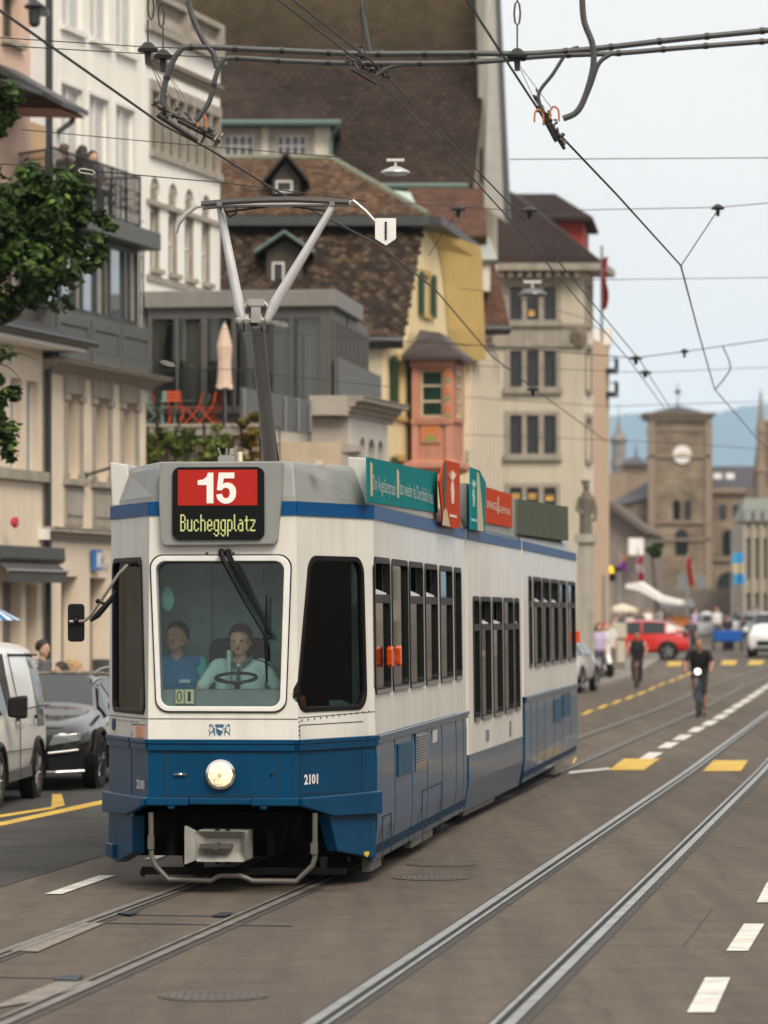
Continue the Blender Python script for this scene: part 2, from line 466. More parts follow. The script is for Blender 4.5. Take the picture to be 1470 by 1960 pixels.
# --- painted marks, one sheet each, parts of the road
def mark(name, pts, m, dz=.008):
 b = MB(); b.poly([(p.x, p.y, p.z + dz) for p in (G(*q) if len(q) == 2 else Vector(q) for q in pts)])
 return b.build(name, m, road)
for q in ([(85, 1713), (118, 1713), (221, 1677), (190, 1677)], [(1315, 1940), (1368, 1940), (1398, 1873), (1350, 1873)], [(1390, 1822), (1432, 1822), (1463, 1770), (1424, 1770)],
          [(1448, 1729), (1484, 1729), (1500, 1690), (1468, 1690)], [(275, 1646), (300, 1646), (345, 1628), (325, 1628)]):
 mark('lane_dash', q, MWHITE)
# white dashes between the tracks, getting smaller
def ln(a, c, f): return (a[0] + (c[0] - a[0]) * f, a[1] + (c[1] - a[1]) * f)
wp = [(1246, 1447), (1279, 1427), (1306, 1412), (1333, 1397), (1358, 1384.5), (1379, 1372.5), (1396, 1361.5), (1412, 1351), (1427, 1342), (1440, 1333), (1453, 1324.5), (1465, 1316), (1477, 1308)]
for i, (x, y) in enumerate(wp):
 k = (y - HY) / 270
 mark('lane_dash', [(x - 16 * k - 7 * k, y + 6 * k), (x + 9 * k - 5 * k, y + 6 * k), (x + 24 * k, y - 6 * k), (x - 4 * k, y - 6 * k)], MWHITE)
yd = [(1124, 1364), (1154, 1353), (1180, 1344), (1205, 1335.5), (1228, 1326.8), (1248, 1318), (1266, 1310), (1286, 1303), (1303, 1296), (1318, 1290)]
for x, y in yd:
 k = (y - HY) / 186
 mark('bike_lane_dash', [(x - 14 * k, y + 4.4 * k), (x - 2 * k, y + 4.4 * k), (x + 14 * k, y - 4.4 * k), (x + 3 * k, y - 4.4 * k)], MYELL)
for q in ([(1165, 1475), (1232, 1475), (1263, 1453), (1194, 1453)], [(1345, 1477), (1418, 1477), (1432, 1456), (1366, 1456)],
          [(1094, 1464), (1098, 1464), (1104, 1451), (1100, 1451)], [(1275, 1275), (1303, 1275), (1306, 1267), (1280, 1267)], [(1378, 1273), (1406, 1273), (1412, 1265), (1384, 1265)], [(1430, 1273), (1458, 1273), (1464, 1265), (1436, 1265)]):
 mark('crossing_bar', q, MYELL)
mark('stop_line', [(1086, 1482), (1168, 1474), (1166, 1470), (1092, 1477)], MWHITE)
mark('parking_line', [(-60, 1588), (-40, 1591), (230, 1533), (226, 1526)], MYELL)
mark('parking_line', [(-60, 1570), (-50, 1574), (105, 1549), (103, 1545)], MYELL)
mark('parking_line', [(98, 1549), (124, 1543), (118, 1521), (100, 1521)], MYELL, .009)
# --- repair plates beside the rails, drain covers, joints
MPATCH = mat('grout_patch', (.22, .195, .175), .8, var=.25, scale=5, coords='Object')
MIRON = mat('cast_iron', (.085, .07, .062), .6, .3, var=.3, scale=10, coords='Object')
for q in ([(20, 1822), (72, 1824), (200, 1769), (150, 1768)], [(-30, 1935), (60, 1921), (190, 1881), (110, 1881)]):
 mark('grout_patch', q, MPATCH, .0095)
for q in ([(225, 1752), (250, 1755), (268, 1749), (240, 1748)], [(406, 1757), (432, 1757), (447, 1751), (422, 1750)], [(104, 1880), (148, 1882), (160, 1871), (118, 1871)]):
 b = MB(); pts = [G(*p) for p in q]
 b.loft([[(p.x, p.y, .012) for p in pts], [(p.x, p.y, .018) for p in pts]])
 tag(b.build('rail_joint_box', mat('blue_metal', (.028, .040, .052), .5, .3)), 'small blue metal box ' + ('beside the lower pale grout patch on the rail' if q[0][0] < 200 else ('set against the left tram rail' if q[0][0] < 300 else 'on the right tram rail just ahead of the tram')), 'rail fitting', 'track fittings')
def cover(px, py, w, h, label):
 c = G(px, py); b = MB()
 rx = w * c.y / FP / 2
 n = 28
 b.mi = 0
 b.slab([(c.x + rx * math.cos(2 * math.pi * i / n), c.y + rx * math.sin(2 * math.pi * i / n)) for i in range(n)], .003, .006)
 b.mi = 1
 for i in range(-6, 7):
  for j in range(-6, 7):
   x, y = i * rx / 7, j * rx / 7
   if x * x + y * y < .8 * rx * rx: b.box(c.x + x - rx * .042, c.x + x + rx * .042, c.y + y - rx * .042, c.y + y + rx * .042, .0062, .010)
 tag(b.build('manhole_cover', [MIRON, mat('iron_stud', (.135, .112, .10), .6, .2, var=.3, coords='Object')]), label, 'manhole cover', 'iron covers in the road')
cover(408, 1907, 215, 14, 'round studded iron manhole cover in the foreground between the tracks')
cover(826, 1681, 150, 10, 'rusty round iron cover right of the tram front, nearer of the pair')
cover(846, 1655, 140, 8, 'rusty round iron cover right of the tram, farther of the pair')
for q in ([(200, 1768), (560, 1774), (560, 1772.4), (200, 1766.4)], [(0, 1872), (120, 1874), (120, 1872.4), (0, 1870.4)],
          [(1308, 1808), (1312, 1808), (1366, 1738), (1364, 1738)], [(240, 1752), (420, 1755), (420, 1753.6), (240, 1750.6)]):
 mark('joint_line', q, mat('joint_tar', (.075, .064, .054), .8, var=.3, scale=3, coords='Object'), .006)
# ================================================================== the tram
KT = .966
TS = Fr(-.07 * KT, 33 * KT, math.atan2(1, .11))         # right-hand side plane of the front car: x back along the car, y to the left
TSI = TS.M.inverted()
TL, TW = TS.s_(893), 2.2                                 # straight side length, width
NX, NR, NL = -1.256, .472, 1.66                          # nose plane and its two edges
def twarp(q):                                            # the body leans in a little above the waist
 p = TSI @ q
 if p.z > 1.2: p.y = 1.1 + (p.y - 1.1) * (1 - .021 * (p.z - 1.2) / 1.9)
 return TS.M @ p
def TB(M): return MB(M, twarp)
NF = fr2(TS.pt(NX, NL, 0), TS.pt(NX, NR, 0))             # nose plane
CR = fr2(TS.pt(NX, NR, 0), TS.pt(0, 0, 0))               # right cheek
CL = fr2(TS.pt(0, TW, 0), TS.pt(NX, NL, 0))              # left cheek
LN, LR_, LL = NL - NR, math.hypot(NX, NR), math.hypot(NX, TW - NL)
c0 = TS.pt(NX, 1.1, 0)
tram = thing('tram', 'blue and white articulated tram with line 15 sign running towards us on the left track', 'tram', (c0.x, c0.y, 0), -math.atan(.11))
WM[tram] = Matrix.Translation(c0) @ Matrix.Rotation(-math.atan(.11), 4, 'Z')
MTW = mat('tram_white', (.78, .765, .72), .34, var=.05, scale=1.5, streak=.16, coat=.25, dirt=(.60, .58, .53))
MTB = mat('tram_blue', (.0, .050, .125), .3, var=.08, scale=2, streak=.12, coat=.04, spec=.22)
MTBL = mat('tram_blue_band', (.0, .07, .22), .4, var=.06, spec=.25)
MTBS = mat('tram_blue_side', (.003, .066, .165), .22, var=.2, scale=2, streak=.25, coat=.14, spec=.36, dirt=(.035, .07, .115))
MTG = mat('tram_grey', (.27, .28, .275), .45, var=.08, scale=2, streak=.12)
MTG2 = mat('tram_light_grey', (.48, .48, .46), .45, var=.06, scale=2, streak=.15)
MBLK = plain('black_rubber', (.006, .006, .0065), .45, spec=.25)
MDARK = plain('underframe_dark', (.006, .0055, .005), .9, var=.3, spec=.1)
MCHR = plain('chrome', (.75, .75, .74), .12, 1)
MGLS = glassmat('windscreen_glass', (.88, 1, .98), .85)
MGLD = glassmat('cheek_glass', (.6, .68, .66), .6)
MGLL = glassmat('cheek_glass_clear', (.6, .72, .7), .8)
MGSD = mat('side_glass', (.004, .005, .005), .03, spec=.45, var=0)
MGRY = plain('tube_grey', (.10, .095, .085), .45)
MSEAM = plain('panel_seam', (.01, .02, .03), .7)
ZB, ZT = 1.205, 3.07                                     # bottom of the white, top of the blue band
zb0 = .70                                                # lower edge of the front apron
# --- white upper body: nose, cheeks, sides, one shell
wz = lambda fr, x, y: fr.z(x, y)
ws_out = rrect(NF.s_(297), NF.s_(550), NF.z(424, 1364), NF.z(424, 1061), .105, 7, NF.s_(285), NF.s_(561))
ws_mid = rrect(NF.s_(299), NF.s_(548), NF.z(424, 1361.5), NF.z(424, 1063.5), .10, 7, NF.s_(287.5), NF.s_(558.5))
ws_in = rrect(NF.s_(308), NF.s_(537), NF.z(424, 1352), NF.z(424, 1074), .075, 7, NF.s_(297), NF.s_(546))
def cheek_poly(fr, xb0, xb1, yb, xt0, xt1, yt, r, inset=0):
 at = (xb0 + xb1) / 2
 return rrect(fr.s_(xb0) + inset, fr.s_(xb1) - inset, fr.z(at, yb) + inset, fr.z(at, yt) - inset, r - inset * .6, 7, fr.s_(xt0) + inset, fr.s_(xt1) - inset)
cr_out = cheek_poly(CR, 568, 702, 1361, 590, 699, 1064, .15)
cr_in = cheek_poly(CR, 568, 702, 1361, 590, 699, 1064, .15, .042)
cl_out = cheek_poly(CL, 216, 278, 1365, 213, 270, 1067, .09)
cl_in = cheek_poly(CL, 216, 278, 1365, 213, 270, 1067, .09, .038)
sw = [(718.5, 748.5), (752, 782.5), (785.5, 811.5), (815.2, 839), (843.6, 867.5), (871.5, 884.3)]
side_win = []
zt_, zbm = TS.z(735, 1067), TS.z(735, 1327)
for a, c in sw: side_win.append(rrect(TS.s_(a), TS.s_(c), zbm, zt_, .09, 4))
b = TB(NF); b.wall(rect(0, LN, ZB, ZT), [ws_out], 0, .05)
b.M = CR.M; b.wall(rect(0, LR_, ZB, ZT), [cr_out], 0, .06)
b.M = CL.M; b.wall(rect(0, LL, ZB, ZT), [cl_out], 0, .06)
b.M = TS.M; b.wall(rect(0, TL, ZB, ZT), side_win, 0, .06)
b.M = TS.M
b.add([(0, TW, ZB), (TL, TW, ZB), (TL, TW, ZT), (0, TW, ZT)], [(0, 1, 2, 3)])
b.add([(0, 0, ZB + .001), (NX, NR, ZB + .001), (NX, NL, ZB + .001), (0, TW, ZB + .001), (TL, TW, ZB + .001), (TL, 0, ZB + .001)], [tuple(range(6))])   # floor
b.add([(0, 0, ZT), (NX, NR, ZT), (NX, NL, ZT), (0, TW, ZT), (TL, TW, ZT), (TL, 0, ZT)], [tuple(range(6))])
b.add([(TL, 0, ZB), (TL, TW, ZB), (TL, TW, ZT), (TL, 0, ZT)], [(0, 1, 2, 3)])
body = b.build('car_body', MTW, tram)
def inset_line(pts, fr_, w, y0, y1, b):                   # thin raised or dark lines along a polyline on a plane
 for (x0, z0), (x1, z1) in zip(pts, pts[1:]):
  if abs(x1 - x0) > abs(z1 - z0): b.loft([[(x0, y0, z0 - w), (x0, y1, z0 - w), (x0, y1, z0 + w), (x0, y0, z0 + w)], [(x1, y0, z1 - w), (x1, y1, z1 - w), (x1, y1, z1 + w), (x1, y0, z1 + w)]])
  else: b.loft([[(x0 - w, y0, z0), (x0 + w, y0, z0), (x0 + w, y1, z0), (x0 - w, y1, z0)], [(x1 - w, y0, z1), (x1 + w, y0, z1), (x1 + w, y1, z1), (x1 - w, y1, z1)]])
# --- blue roof band (front cheeks bright, sides along all three cars)
b = TB(NF)
zb_ = ZT - .105
b.box(0, NF.s_(317), -.012, -.002, zb_, ZT + .004); b.box(NF.s_(535), LN, -.012, -.002, zb_, ZT + .004)
b.M = CR.M; b.box(-.004, LR_ + .006, -.012, -.002, zb_, ZT + .004)
b.M = CL.M; b.box(-.006, LL + .004, -.012, -.002, zb_, ZT + .004)
b.M = TS.M; b.box(0, TL, -.012, -.002, zb_, ZT + .004)
b.build('roof_band', MTBL, tram)
# --- blue lower front
b = TB(NF)
b.wall(rect(0, LN, zb0, ZB), [], 0)
b.M = CR.M; b.wall(rect(0, LR_, .70, ZB), [])
b.M = CL.M; b.wall(rect(0, LL, .70, ZB), [])
b.build('front_apron', MTB, tram)
b = TB(NF)                                               # the double moulding at the waist
for fr_, x0, x1 in ((NF, -.006, NF.s_(566)), (NF, NF.s_(568), LN + .006), (CR, .0, CR.s_(697)), (CR, CR.s_(698.5), LR_ + .012), (CL, -.012, CL.s_(252)), (CL, CL.s_(254), LL)):
 b.M = fr_.M
 b.box(x0, x1, -.030, -.002, ZB - .035, ZB + .002); b.box(x0 + .002, x1 - .002, -.022, -.001, ZB - .088, ZB - .036)
b.build('waist_moulding', MTB, tram, bevel=.006)
b = TB(NF)                                               # bumper beam: heavy at the corners, cut away in the middle
def zn(y): return NF.z(424, y)
b.box(-.01, NF.s_(362), -.05, -.003, zn(1542), zn(1526)); b.box(NF.s_(482), LN + .01, -.05, -.003, zn(1542), zn(1526))
b.box(NF.s_(362.5), NF.s_(481.5), -.03, -.004, zn(1540), zn(1527))
b.box(NF.s_(322), NF.s_(335), -.04, -.004, zn(1549), zn(1542)); b.box(NF.s_(499), NF.s_(512), -.04, -.004, zn(1549), zn(1542))
b.M = CR.M
zc = lambda y: CR.z(700, y)
b.plate([(.0, zn(1543)), (CR.s_(600), CR.z(600, 1553)), (CR.s_(629), CR.z(629, 1562)), (LR_ + .02, zc(1559)), (LR_ + .02, zc(1515)), (0, zn(1526.5))], -.055, -.003)
b.M = CL.M
zd = lambda y: CL.z(225, y)
b.plate([(-.02, zd(1557)), (CL.s_(250), CL.z(250, 1560)), (CL.s_(270), CL.z(270, 1551)), (LL, zn(1543)), (LL, zn(1526.5)), (-.02, zd(1517))], -.055, -.003)
b.build('bumper', MTB, tram, bevel=.010)
b = TB(CR)                                               # corner fairings under the bumper
b.plate([(CR.s_(629), CR.z(629, 1561)), (LR_ - .001, zc(1559.5)), (LR_ - .001, zc(1645)), (CR.s_(646), CR.z(646, 1629))], -.004, .10)
b.build('corner_fairing', MTB, tram, bevel=.008)
b = TB(CL)
b.plate([(.0, zd(1557)), (CL.s_(254), CL.z(254, 1560)), (CL.s_(254), CL.z(254, 1632)), (CL.s_(222), CL.z(222, 1650)), (.0, zd(1643))], -.004, .10)
b.box(.0, CL.s_(222), -.03, .02, zd(1643), zd(1616))
b.build('corner_fairing', MTB, tram, bevel=.008)
b = TB(NF)                                               # yellow tag on the right fairing
b.M = CR.M; b.box(CR.s_(696), CR.s_(704), -.012, -.003, zc(1637), zc(1630)); b.box(CR.s_(699), CR.s_(701.5), -.012, -.003, zc(1640), zc(1637))
b.build('tow_mark', plain('yellow_mark', (.7, .5, .05), .5), tram)
# seams, hatch outlines, rivets
b = TB(NF)
hx = [NF.s_(315), NF.s_(530), zn(1524), zn(1440)]
inset_line([(hx[0], hx[2]), (hx[1], hx[2]), (hx[1], hx[3]), (hx[0], hx[3]), (hx[0], hx[2])], NF, .004, -.003, .002, b)
inset_line([(NF.s_(562), zn(1525)), (NF.s_(562), zn(1435))], NF, .003, -.003, .002, b)
inset_line([(.002, zn(1376)), (LN, zn(1376))], NF, .003, -.003, .002, b)
b.M = CR.M
inset_line([(CR.s_(574), CR.z(574, 1522)), (CR.s_(574), CR.z(574, 1388)), (CR.s_(695), CR.z(695, 1381))], CR, .003, -.003, .002, b)
inset_line([(CR.s_(574), CR.z(574, 1520)), (CR.s_(694), CR.z(694, 1516)), (CR.s_(694), CR.z(694, 1430))], CR, .003, -.003, .002, b)
inset_line([(CR.s_(708), zc(1630)), (CR.s_(708), zc(1562))], CR, .003, -.007, .002, b)
inset_line([(.01, CR.z(572, 1374)), (LR_ - .01, CR.z(715, 1362))], CR, .0025, -.003, .002, b)
b.M = CL.M
inset_line([(CL.s_(252), CL.z(252, 1522)), (CL.s_(252), CL.z(252, 1400))], CL, .003, -.003, .002, b)
inset_line([(.01, CL.z(210, 1369)), (LL - .01, CL.z(280, 1376))], CL, .0025, -.003, .002, b)
inset_line([(CL.s_(252), CL.z(252, 1386)), (CL.s_(278), CL.z(278, 1388))], CL, .003, -.003, .002, b)
b.M = CR.M
for i in range(12): b.box(.06 + i * .105, .075 + i * .105, -.004, .0, CR.z(572, 1381) + .0042 * i, CR.z(572, 1381) + .014 + .0042 * i)
for i in range(5): b.box(.015, .026, -.004, 0, ZB + .03 + i * .035, ZB + .042 + i * .035)
b.M = CL.M
for i in range(10): b.box(.04 + i * .105, .055 + i * .105, -.004, .0, CL.z(212, 1378), CL.z(212, 1378) + .013)
b.build('panel_seam', MSEAM, tram)
b = TB(CL); c_ = (CL.s_(218.5), CL.z(218.5, 1386))       # blue round button, orange reflector at the left cheek
b.lathe([(.05, -.012), (.05, 0)], (c_[0], 0, c_[1]), 14, 'y')
b.build('round_badge', MTB, tram)
b = TB(CL); b.box(CL.s_(262), CL.s_(276), -.01, 0, CL.z(268, 1411), CL.z(268, 1390))
b.build('indicator_lamp', plain('orange_reflector', (.8, .33, .18), .3), tram)
# --- windscreen
b = TB(NF); b.ring(ws_out, ws_mid, -.012, .02)
wsf = b.build('windscreen', MBLK, tram)
b = TB(NF); b.ring(ws_mid, ws_in, -.022, .13)
b.build('frame', plain('frame_white', (.80, .80, .79), .3, coat=.4), wsf, bevel=.006)
b = TB(NF); b.poly([(x, .006 + .085 * (z - 1.6), z) for x, z in ws_in])
b.build('pane', MGLS, wsf)
for nm, fr_, po, pi in (('r', CR, cr_out, cr_in), ('l', CL, cl_out, cl_in)):
 b = TB(fr_); b.ring(po, pi, -.012, .04)
 f = b.build('cheek_window', MBLK, tram, bevel=.006)
 b = TB(fr_); b.poly([(x, .016, z) for x, z in pi])
 b.build('pane', MGLD if nm == 'r' else MGLL, f)
# cab interior: rear partition, desk, door post, cards, small things on the sill
MCAB = plain('cab_teal_grey', (.46, .66, .63), .7, var=.15)
b = TB(TS)
b.box(.42, .46, .06, TW - .06, ZB + .01, ZT - .03)
b.box(-.62, .42, 1.10, 1.13, ZB + .01, 1.9)
b.build('cab_partition', MCAB, tram)
b = TB(TS); b.box(.39, .418, .72, .80, ZB + .02, ZT - .06); b.box(.39, .418, 1.42, 1.47, ZB + .02, ZT - .06); b.box(.395, .418, .80, 1.42, 2.62, 2.66); b.box(.395, .41, .98, 1.14, 2.43, 2.60)
b.build('partition_frame', plain('cab_pale', (.5, .6, .58), .5), tram)
b = TB(TS)
zdesk = NF.z(424, 1316) - .02
b.slab([(NX + .08, NR + .02), (NX + .08, NL - .02), (-.78, NL + .16), (-.78, NR + .14)], ZB + .02, zdesk)
b.build('dashboard', plain('cab_desk', (.26, .32, .31), .6), tram)
b = TB(NF)
for x0, x1, d in ((334, 350, '0'), (352, 369, '1')):
 b.mi = 0; b.box(NF.s_(x0), NF.s_(x1), .040, .046, zn(1347), zn(1320))
 b.mi = 1
 if d == '0':
  cx, cz = NF.s_(341.5), zn(1333.5)
  b.ring([(cx + .021 * math.cos(t), cz + .042 * math.sin(t)) for t in [k * math.pi / 8 for k in range(16)]], [(cx + .014 * math.cos(t), cz + .035 * math.sin(t)) for t in [k * math.pi / 8 for k in range(16)]], .034, .039)
 else: b.text('1', NF.s_(357.5), NF.s_(363.5), zn(1343), zn(1324), .038)
b.build('number_card', [plain('card_cream', (.85, .82, .55), .7), plain('ink', (.05, .05, .05), .7)], tram)
b = TB(CR); b.box(.36, LR_ - .02, .20, .22, ZB + .02, ZT - .06); b.build('cab_shade_panel', plain('shade_panel_black', (.006, .007, .008), .6, spec=.1), tram)  # black panel added so the cab behind this glass looks dark
b = TB(CR)
b.loft([[(CR.s_(592) + .06 * math.cos(a) * k, .09 + .05 * math.sin(a) * k, CR.z(600, 1353) + h) for a in [i * math.pi / 4 for i in range(8)]] for k, h in ((1, 0), (1.05, .06), (.8, .09))])
b.build('orange_pouch', plain('orange_cloth', (.85, .12, .01), .6), tram)
b = TB(CR); b.poly([(CR.s_(640), .04, CR.z(640, 1353)), (CR.s_(684), .05, CR.z(684, 1348)), (CR.s_(684), .14, CR.z(684, 1340)), (CR.s_(660), .14, CR.z(660, 1341))])
b.build('paper_sheet', plain('mint_paper', (.45, .85, .70), .7), tram)
b = TB(CL)
for y in (1213, 1243): b.tube([(CL.s_(224), .10, CL.z(222, y)), (CL.s_(268), .10, CL.z(274, y - 5))], .014)
for x in (252, 262): b.tube([(CL.s_(x), .10, CL.z(x, 1330)), (CL.s_(x), .10, CL.z(x, 1205))], .013)
b.build('grab_rail', plain('rail_teal', (.22, .38, .40), .4), tram)
b = TB(NF); b.ball((NF.s_(306), .35, zn(1146)), (.055, .03, .10)); b.build('inner_mirror', plain('mint', (.20, .48, .46), .5), tram)
# steering wheel and microphone
b = TB(NF); cx, cz = NF.s_(437), zn(1306)
b.tube([(cx + .165 * math.cos(t), .42 + .13 * math.sin(t), cz + .030 + .035 * math.sin(t)) for t in [k * math.pi / 12 for k in range(24)]], .013, 6, closed=True)
b.tube([(cx - .16, .42, cz + .03), (cx, .45, cz - .03), (cx + .16, .42, cz + .03)], .01, 6); b.tube([(cx, .45, cz - .03), (cx, .47, cz - .25)], .02, 8)
b.build('steering_wheel', plain('wheel_black', (.02, .02, .02), .5), tram)
b = TB(NF); b.tube([(NF.s_(540), .12, zn(1312)), (NF.s_(522), .14, zn(1280)), (NF.s_(500), .2, zn(1268)), (NF.s_(476), .24, zn(1260))], .005, 5); b.ball((NF.s_(475), .24, zn(1259.5)), .011)
b.build('microphone', MBLK, tram)
b = TB(NF); b.lathe([(.02, .0), (.10, .02), (.10, .05), (.02, .07)], (NF.s_(510), .25, zn(1348)), 14); b.build('ticket_device', MBLK, tram)
# driver's seat back
b = TB(TS); b.M = NF.M; b.plate(rrect(NF.s_(400, .95), NF.s_(515, .95), zn(1318), zn(1222), .10, 5), .93, 1.02)
b.build('driver_seat', plain('seat_dark', (.02, .025, .027), .7), tram, bevel=.02)
# --- destination sign in its grey surround
b = TB(NF)
dp = [(NF.s_(314), zn(1045)), (NF.s_(529), zn(1043)), (NF.s_(535), zn(1035)), (NF.s_(543), zn(955)), (NF.s_(543), zn(884)), (NF.s_(305), zn(884)), (NF.s_(304), zn(958)), (NF.s_(308), zn(1037))]
b.loft([[(x, -.07, z) for x, z in dp], [(x, .25, z) for x, z in dp]])
b.build('sign_surround', MTG, tram, bevel=.012)
b = TB(NF); b.plate(rrect(NF.s_(331.5), NF.s_(511), zn(1033.5), zn(894.5), .06, 6), -.094, -.071)
ds = b.build('destination_display', mat('display_black', (.006, .007, .007), .2, var=0, spec=.3), tram, bevel=.004)
b = TB(NF); b.box(NF.s_(342.5), NF.s_(497.5), -.098, -.0945, zn(968), zn(900))
b.build('red_field', mat('sign_red', (.42, .012, .006), .25, var=.03, emit=.05), ds)
b = TB(NF)                                               # 15 in heavy grotesque strokes
def stroke(pts, w, y0, y1):
 for p, q in zip(pts, pts[1:]):
  p, q = Vector((p[0], 0, p[1])), Vector((q[0], 0, q[1])); d = (q - p).normalized(); n_ = Vector((-d.z, 0, d.x)) * w / 2
  b.loft([[(v.x, y, v.z) for v in (p - n_, q - n_, q + n_, p + n_)] for y in (y0, y1)])
X, Z = NF.s_, zn
b.plate([(X(399), Z(964)), (X(412), Z(964)), (X(412), Z(905.5)), (X(401.5), Z(905.5)), (X(398.5), Z(914)), (X(391), Z(919)), (X(381.5), Z(920)), (X(381.5), Z(929)), (X(399), Z(929))], -.103, -.0985)
b.plate([(X(422.5), Z(905.5)), (X(453), Z(905.5)), (X(453), Z(916.5)), (X(432.5), Z(916.5)), (X(430.5), Z(927)), (X(437), Z(924.5)), (X(444), Z(925)), (X(450), Z(928)), (X(455), Z(934)), (X(456.5), Z(943)), (X(455), Z(953)), (X(450), Z(960)), (X(443), Z(964)), (X(434), Z(965)), (X(426), Z(962)), (X(420), Z(956)), (X(417.5), Z(947.5)), (X(428.5), Z(946)), (X(431), Z(952)), (X(436.5), Z(955)), (X(442), Z(952.5)), (X(444.5), Z(945)), (X(442.5), Z(937)), (X(437), Z(934)), (X(431), Z(936)), (X(428.5), Z(939.5)), (X(419), Z(939))], -.103, -.0985)
b.build('line_number', mat('sign_white', (.80, .78, .74), .4, var=0, emit=.12), ds)
GL = {'B': ['1110', '1001', '1001', '1001', '1110', '1001', '1001', '1001', '1001', '1110', '', '', ''], 'u': ['', '', '', '1001', '1001', '1001', '1001', '1001', '1001', '0111'], 'c': ['', '', '', '0110', '1001', '1000', '1000', '1000', '1001', '0110'],
      'h': ['1000', '1000', '1000', '1110', '1001', '1001', '1001', '1001', '1001', '1001'], 'e': ['', '', '', '0110', '1001', '1001', '1111', '1000', '1001', '0110'], 'g': ['', '', '', '0111', '1001', '1001', '1001', '1001', '1001', '0111', '0001', '1001', '0110'],
      'p': ['', '', '', '1110', '1001', '1001', '1001', '1001', '1001', '1110', '1000', '1000', '1000'], 'l': ['10', '10', '10', '10', '10', '10', '10', '10', '10', '01'], 'a': ['', '', '', '0110', '0001', '0111', '1001', '1001', '1001', '0111'],
      't': ['', '010', '010', '111', '010', '010', '010', '010', '010', '001'], 'z': ['', '', '', '1111', '0001', '0010', '0010', '0100', '1000', '1111']}
b = TB(NF); x = 0; cells = []
for ch in 'Bucheggplatz':
 g = GL[ch]; wd = max(len(r_) for r_ in g)
 for j, r_ in enumerate(g):
  for i, k in enumerate(r_):
   if k == '1': cells.append((x + i, j))
 x += wd + 1
x -= 1
x0, x1, z1, dz = X(347.5), X(493.5), Z(985), (Z(985) - Z(1027)) / 13
dx = (x1 - x0) / x
for i, j in cells: b.box(x0 + (i + .02) * dx, x0 + (i + .98) * dx, -.0985, -.0945, z1 - (j + 1.0) * dz, z1 - (j + .04) * dz)
b.build('destination_lettering', mat('flip_dot_green', (.46, .50, .20), .6, var=0, emit=.25), ds)
# --- roof cap behind the sign, fairings, roof
def plan(ins, back=TL): return [(-.0 + ins * .3, 0 + ins), (NX + ins, NR + ins * .3), (NX + ins, NL - ins * .3), (ins * .3, TW - ins), (back, TW - ins), (back, ins)]
b = TB(TS)
zr = NF.z(424, 882)
b.loft([[(x, y, z) for x, y in plan(i, .9)] for i, z in ((.045, ZT + .002), (.05, ZT + .05), (.13, zr - .05), (.16, zr))])
b.build('roof_cowl', MTG, tram, bevel=.012)
b = TB(TS)
rc = lambda z0, z1, y0, y1: [(.04, y0, z0), (.04, y1, z0)]
prof = [(.02, ZT + .002), (.10, ZT + .16), (.35, ZT + .24), (1.1, ZT + .28), (TW - .35, ZT + .24), (TW - .1, ZT + .16), (TW - .02, ZT + .002)]
b.loft([[(x, y, z) for y, z in prof] for x in (.9, TL)])
b.build('roof', MTG, tram)
b = TB(TS)                                               # fairing that carries the advertising boards
s1 = TS.s_(843)
zf0, zf1 = TS.z(710, 962), TS.z(710, 874)
b.loft([[(x, y0, zf0), (x, y1, zf0), (x + .05, y1, zf1 + .015), (x + .05, y0, zf1)] for x, y0, y1 in ((-.03, .015, .21), (s1, .015, .21))])
b.build('roof_fairing', MTG2, tram, bevel=.012)
b = TB(TS)
b.loft([[(x, TW - .19, zf0 - .01), (x, TW - .01, zf0 - .01), (x + .05, TW + .02, zf1 - .02), (x + .05, TW - .13, zf1 - .04)] for x in (-.05, 4)])
b.build('roof_fairing', MTG2, tram, bevel=.012)
b = TB(TS); zz = CR.z(600, 882)                          # lamp, aerial box on the roof edge
b.lathe([(.02, 0), (.02, .085), (.012, .09)], (NX + .5, TS.M.inverted() @ P(460, 880, 31.5) and 1.0, zr), 8)
b.build('aerial', plain('cream_plastic', (.7, .66, .52), .5), tram)
b = TB(NF)
b.plate([(NF.s_(408), zr), (NF.s_(438), zr), (NF.s_(438), zr + .04), (NF.s_(434), zr + .055), (NF.s_(412), zr + .055), (NF.s_(408), zr + .04)], .25, .34)
for x, dx_ in ((413, -.03), (423, .0), (431, .03)): b.tube([(NF.s_(x), .3, zr + .04), (NF.s_(x) + dx_, .3, zr + .115)], .006, 5)
b.plate([(NF.s_(429), zr + .06), (NF.s_(437), zr + .06), (NF.s_(439), zr + .11), (NF.s_(430), zr + .11)], .29, .31)
b.build('roof_horn', MTG, tram)
b = TB(NF); b.box(NF.s_(600), NF.s_(616), .25, .35, zr - .03, zr + .012); b.build('roof_lamp', plain('cream_lens', (.6, .5, .36), .4), tram)
# --- headlight, lettering, crest
b = TB(NF); hc = (NF.s_(423.5), zn(1482))
b.lathe([(.095, -.035), (.118, -.03), (.122, -.012), (.115, 0)], (hc[0], -.012, hc[1]), 28, 'y')
hl = b.build('headlight', MCHR, tram, smooth=True)
b = TB(NF); b.lathe([(.001, -.058), (.05, -.055), (.085, -.046), (.097, -.036)], (hc[0], -.012, hc[1]), 28, 'y')
b.build('lens', mat('lit_lens', (1, .78, .5), .15, var=.5, scale=16, emit=.6), hl, smooth=True)
b = TB(NF); b.ball((hc[0], -.072, hc[1]), (.018, .01, .02)); b.build('bulb', mat('lit_bulb', (.5, .42, .3), .3, var=0, emit=.5), hl)
b = TB(NF); b.box(NF.s_(333), NF.s_(358), -.02, -.003, zn(1484), zn(1481)); b.ball((NF.s_(345), -.015, zn(1482.5)), (.02, .012, .014)); b.build('hatch_handle', MCHR, tram)
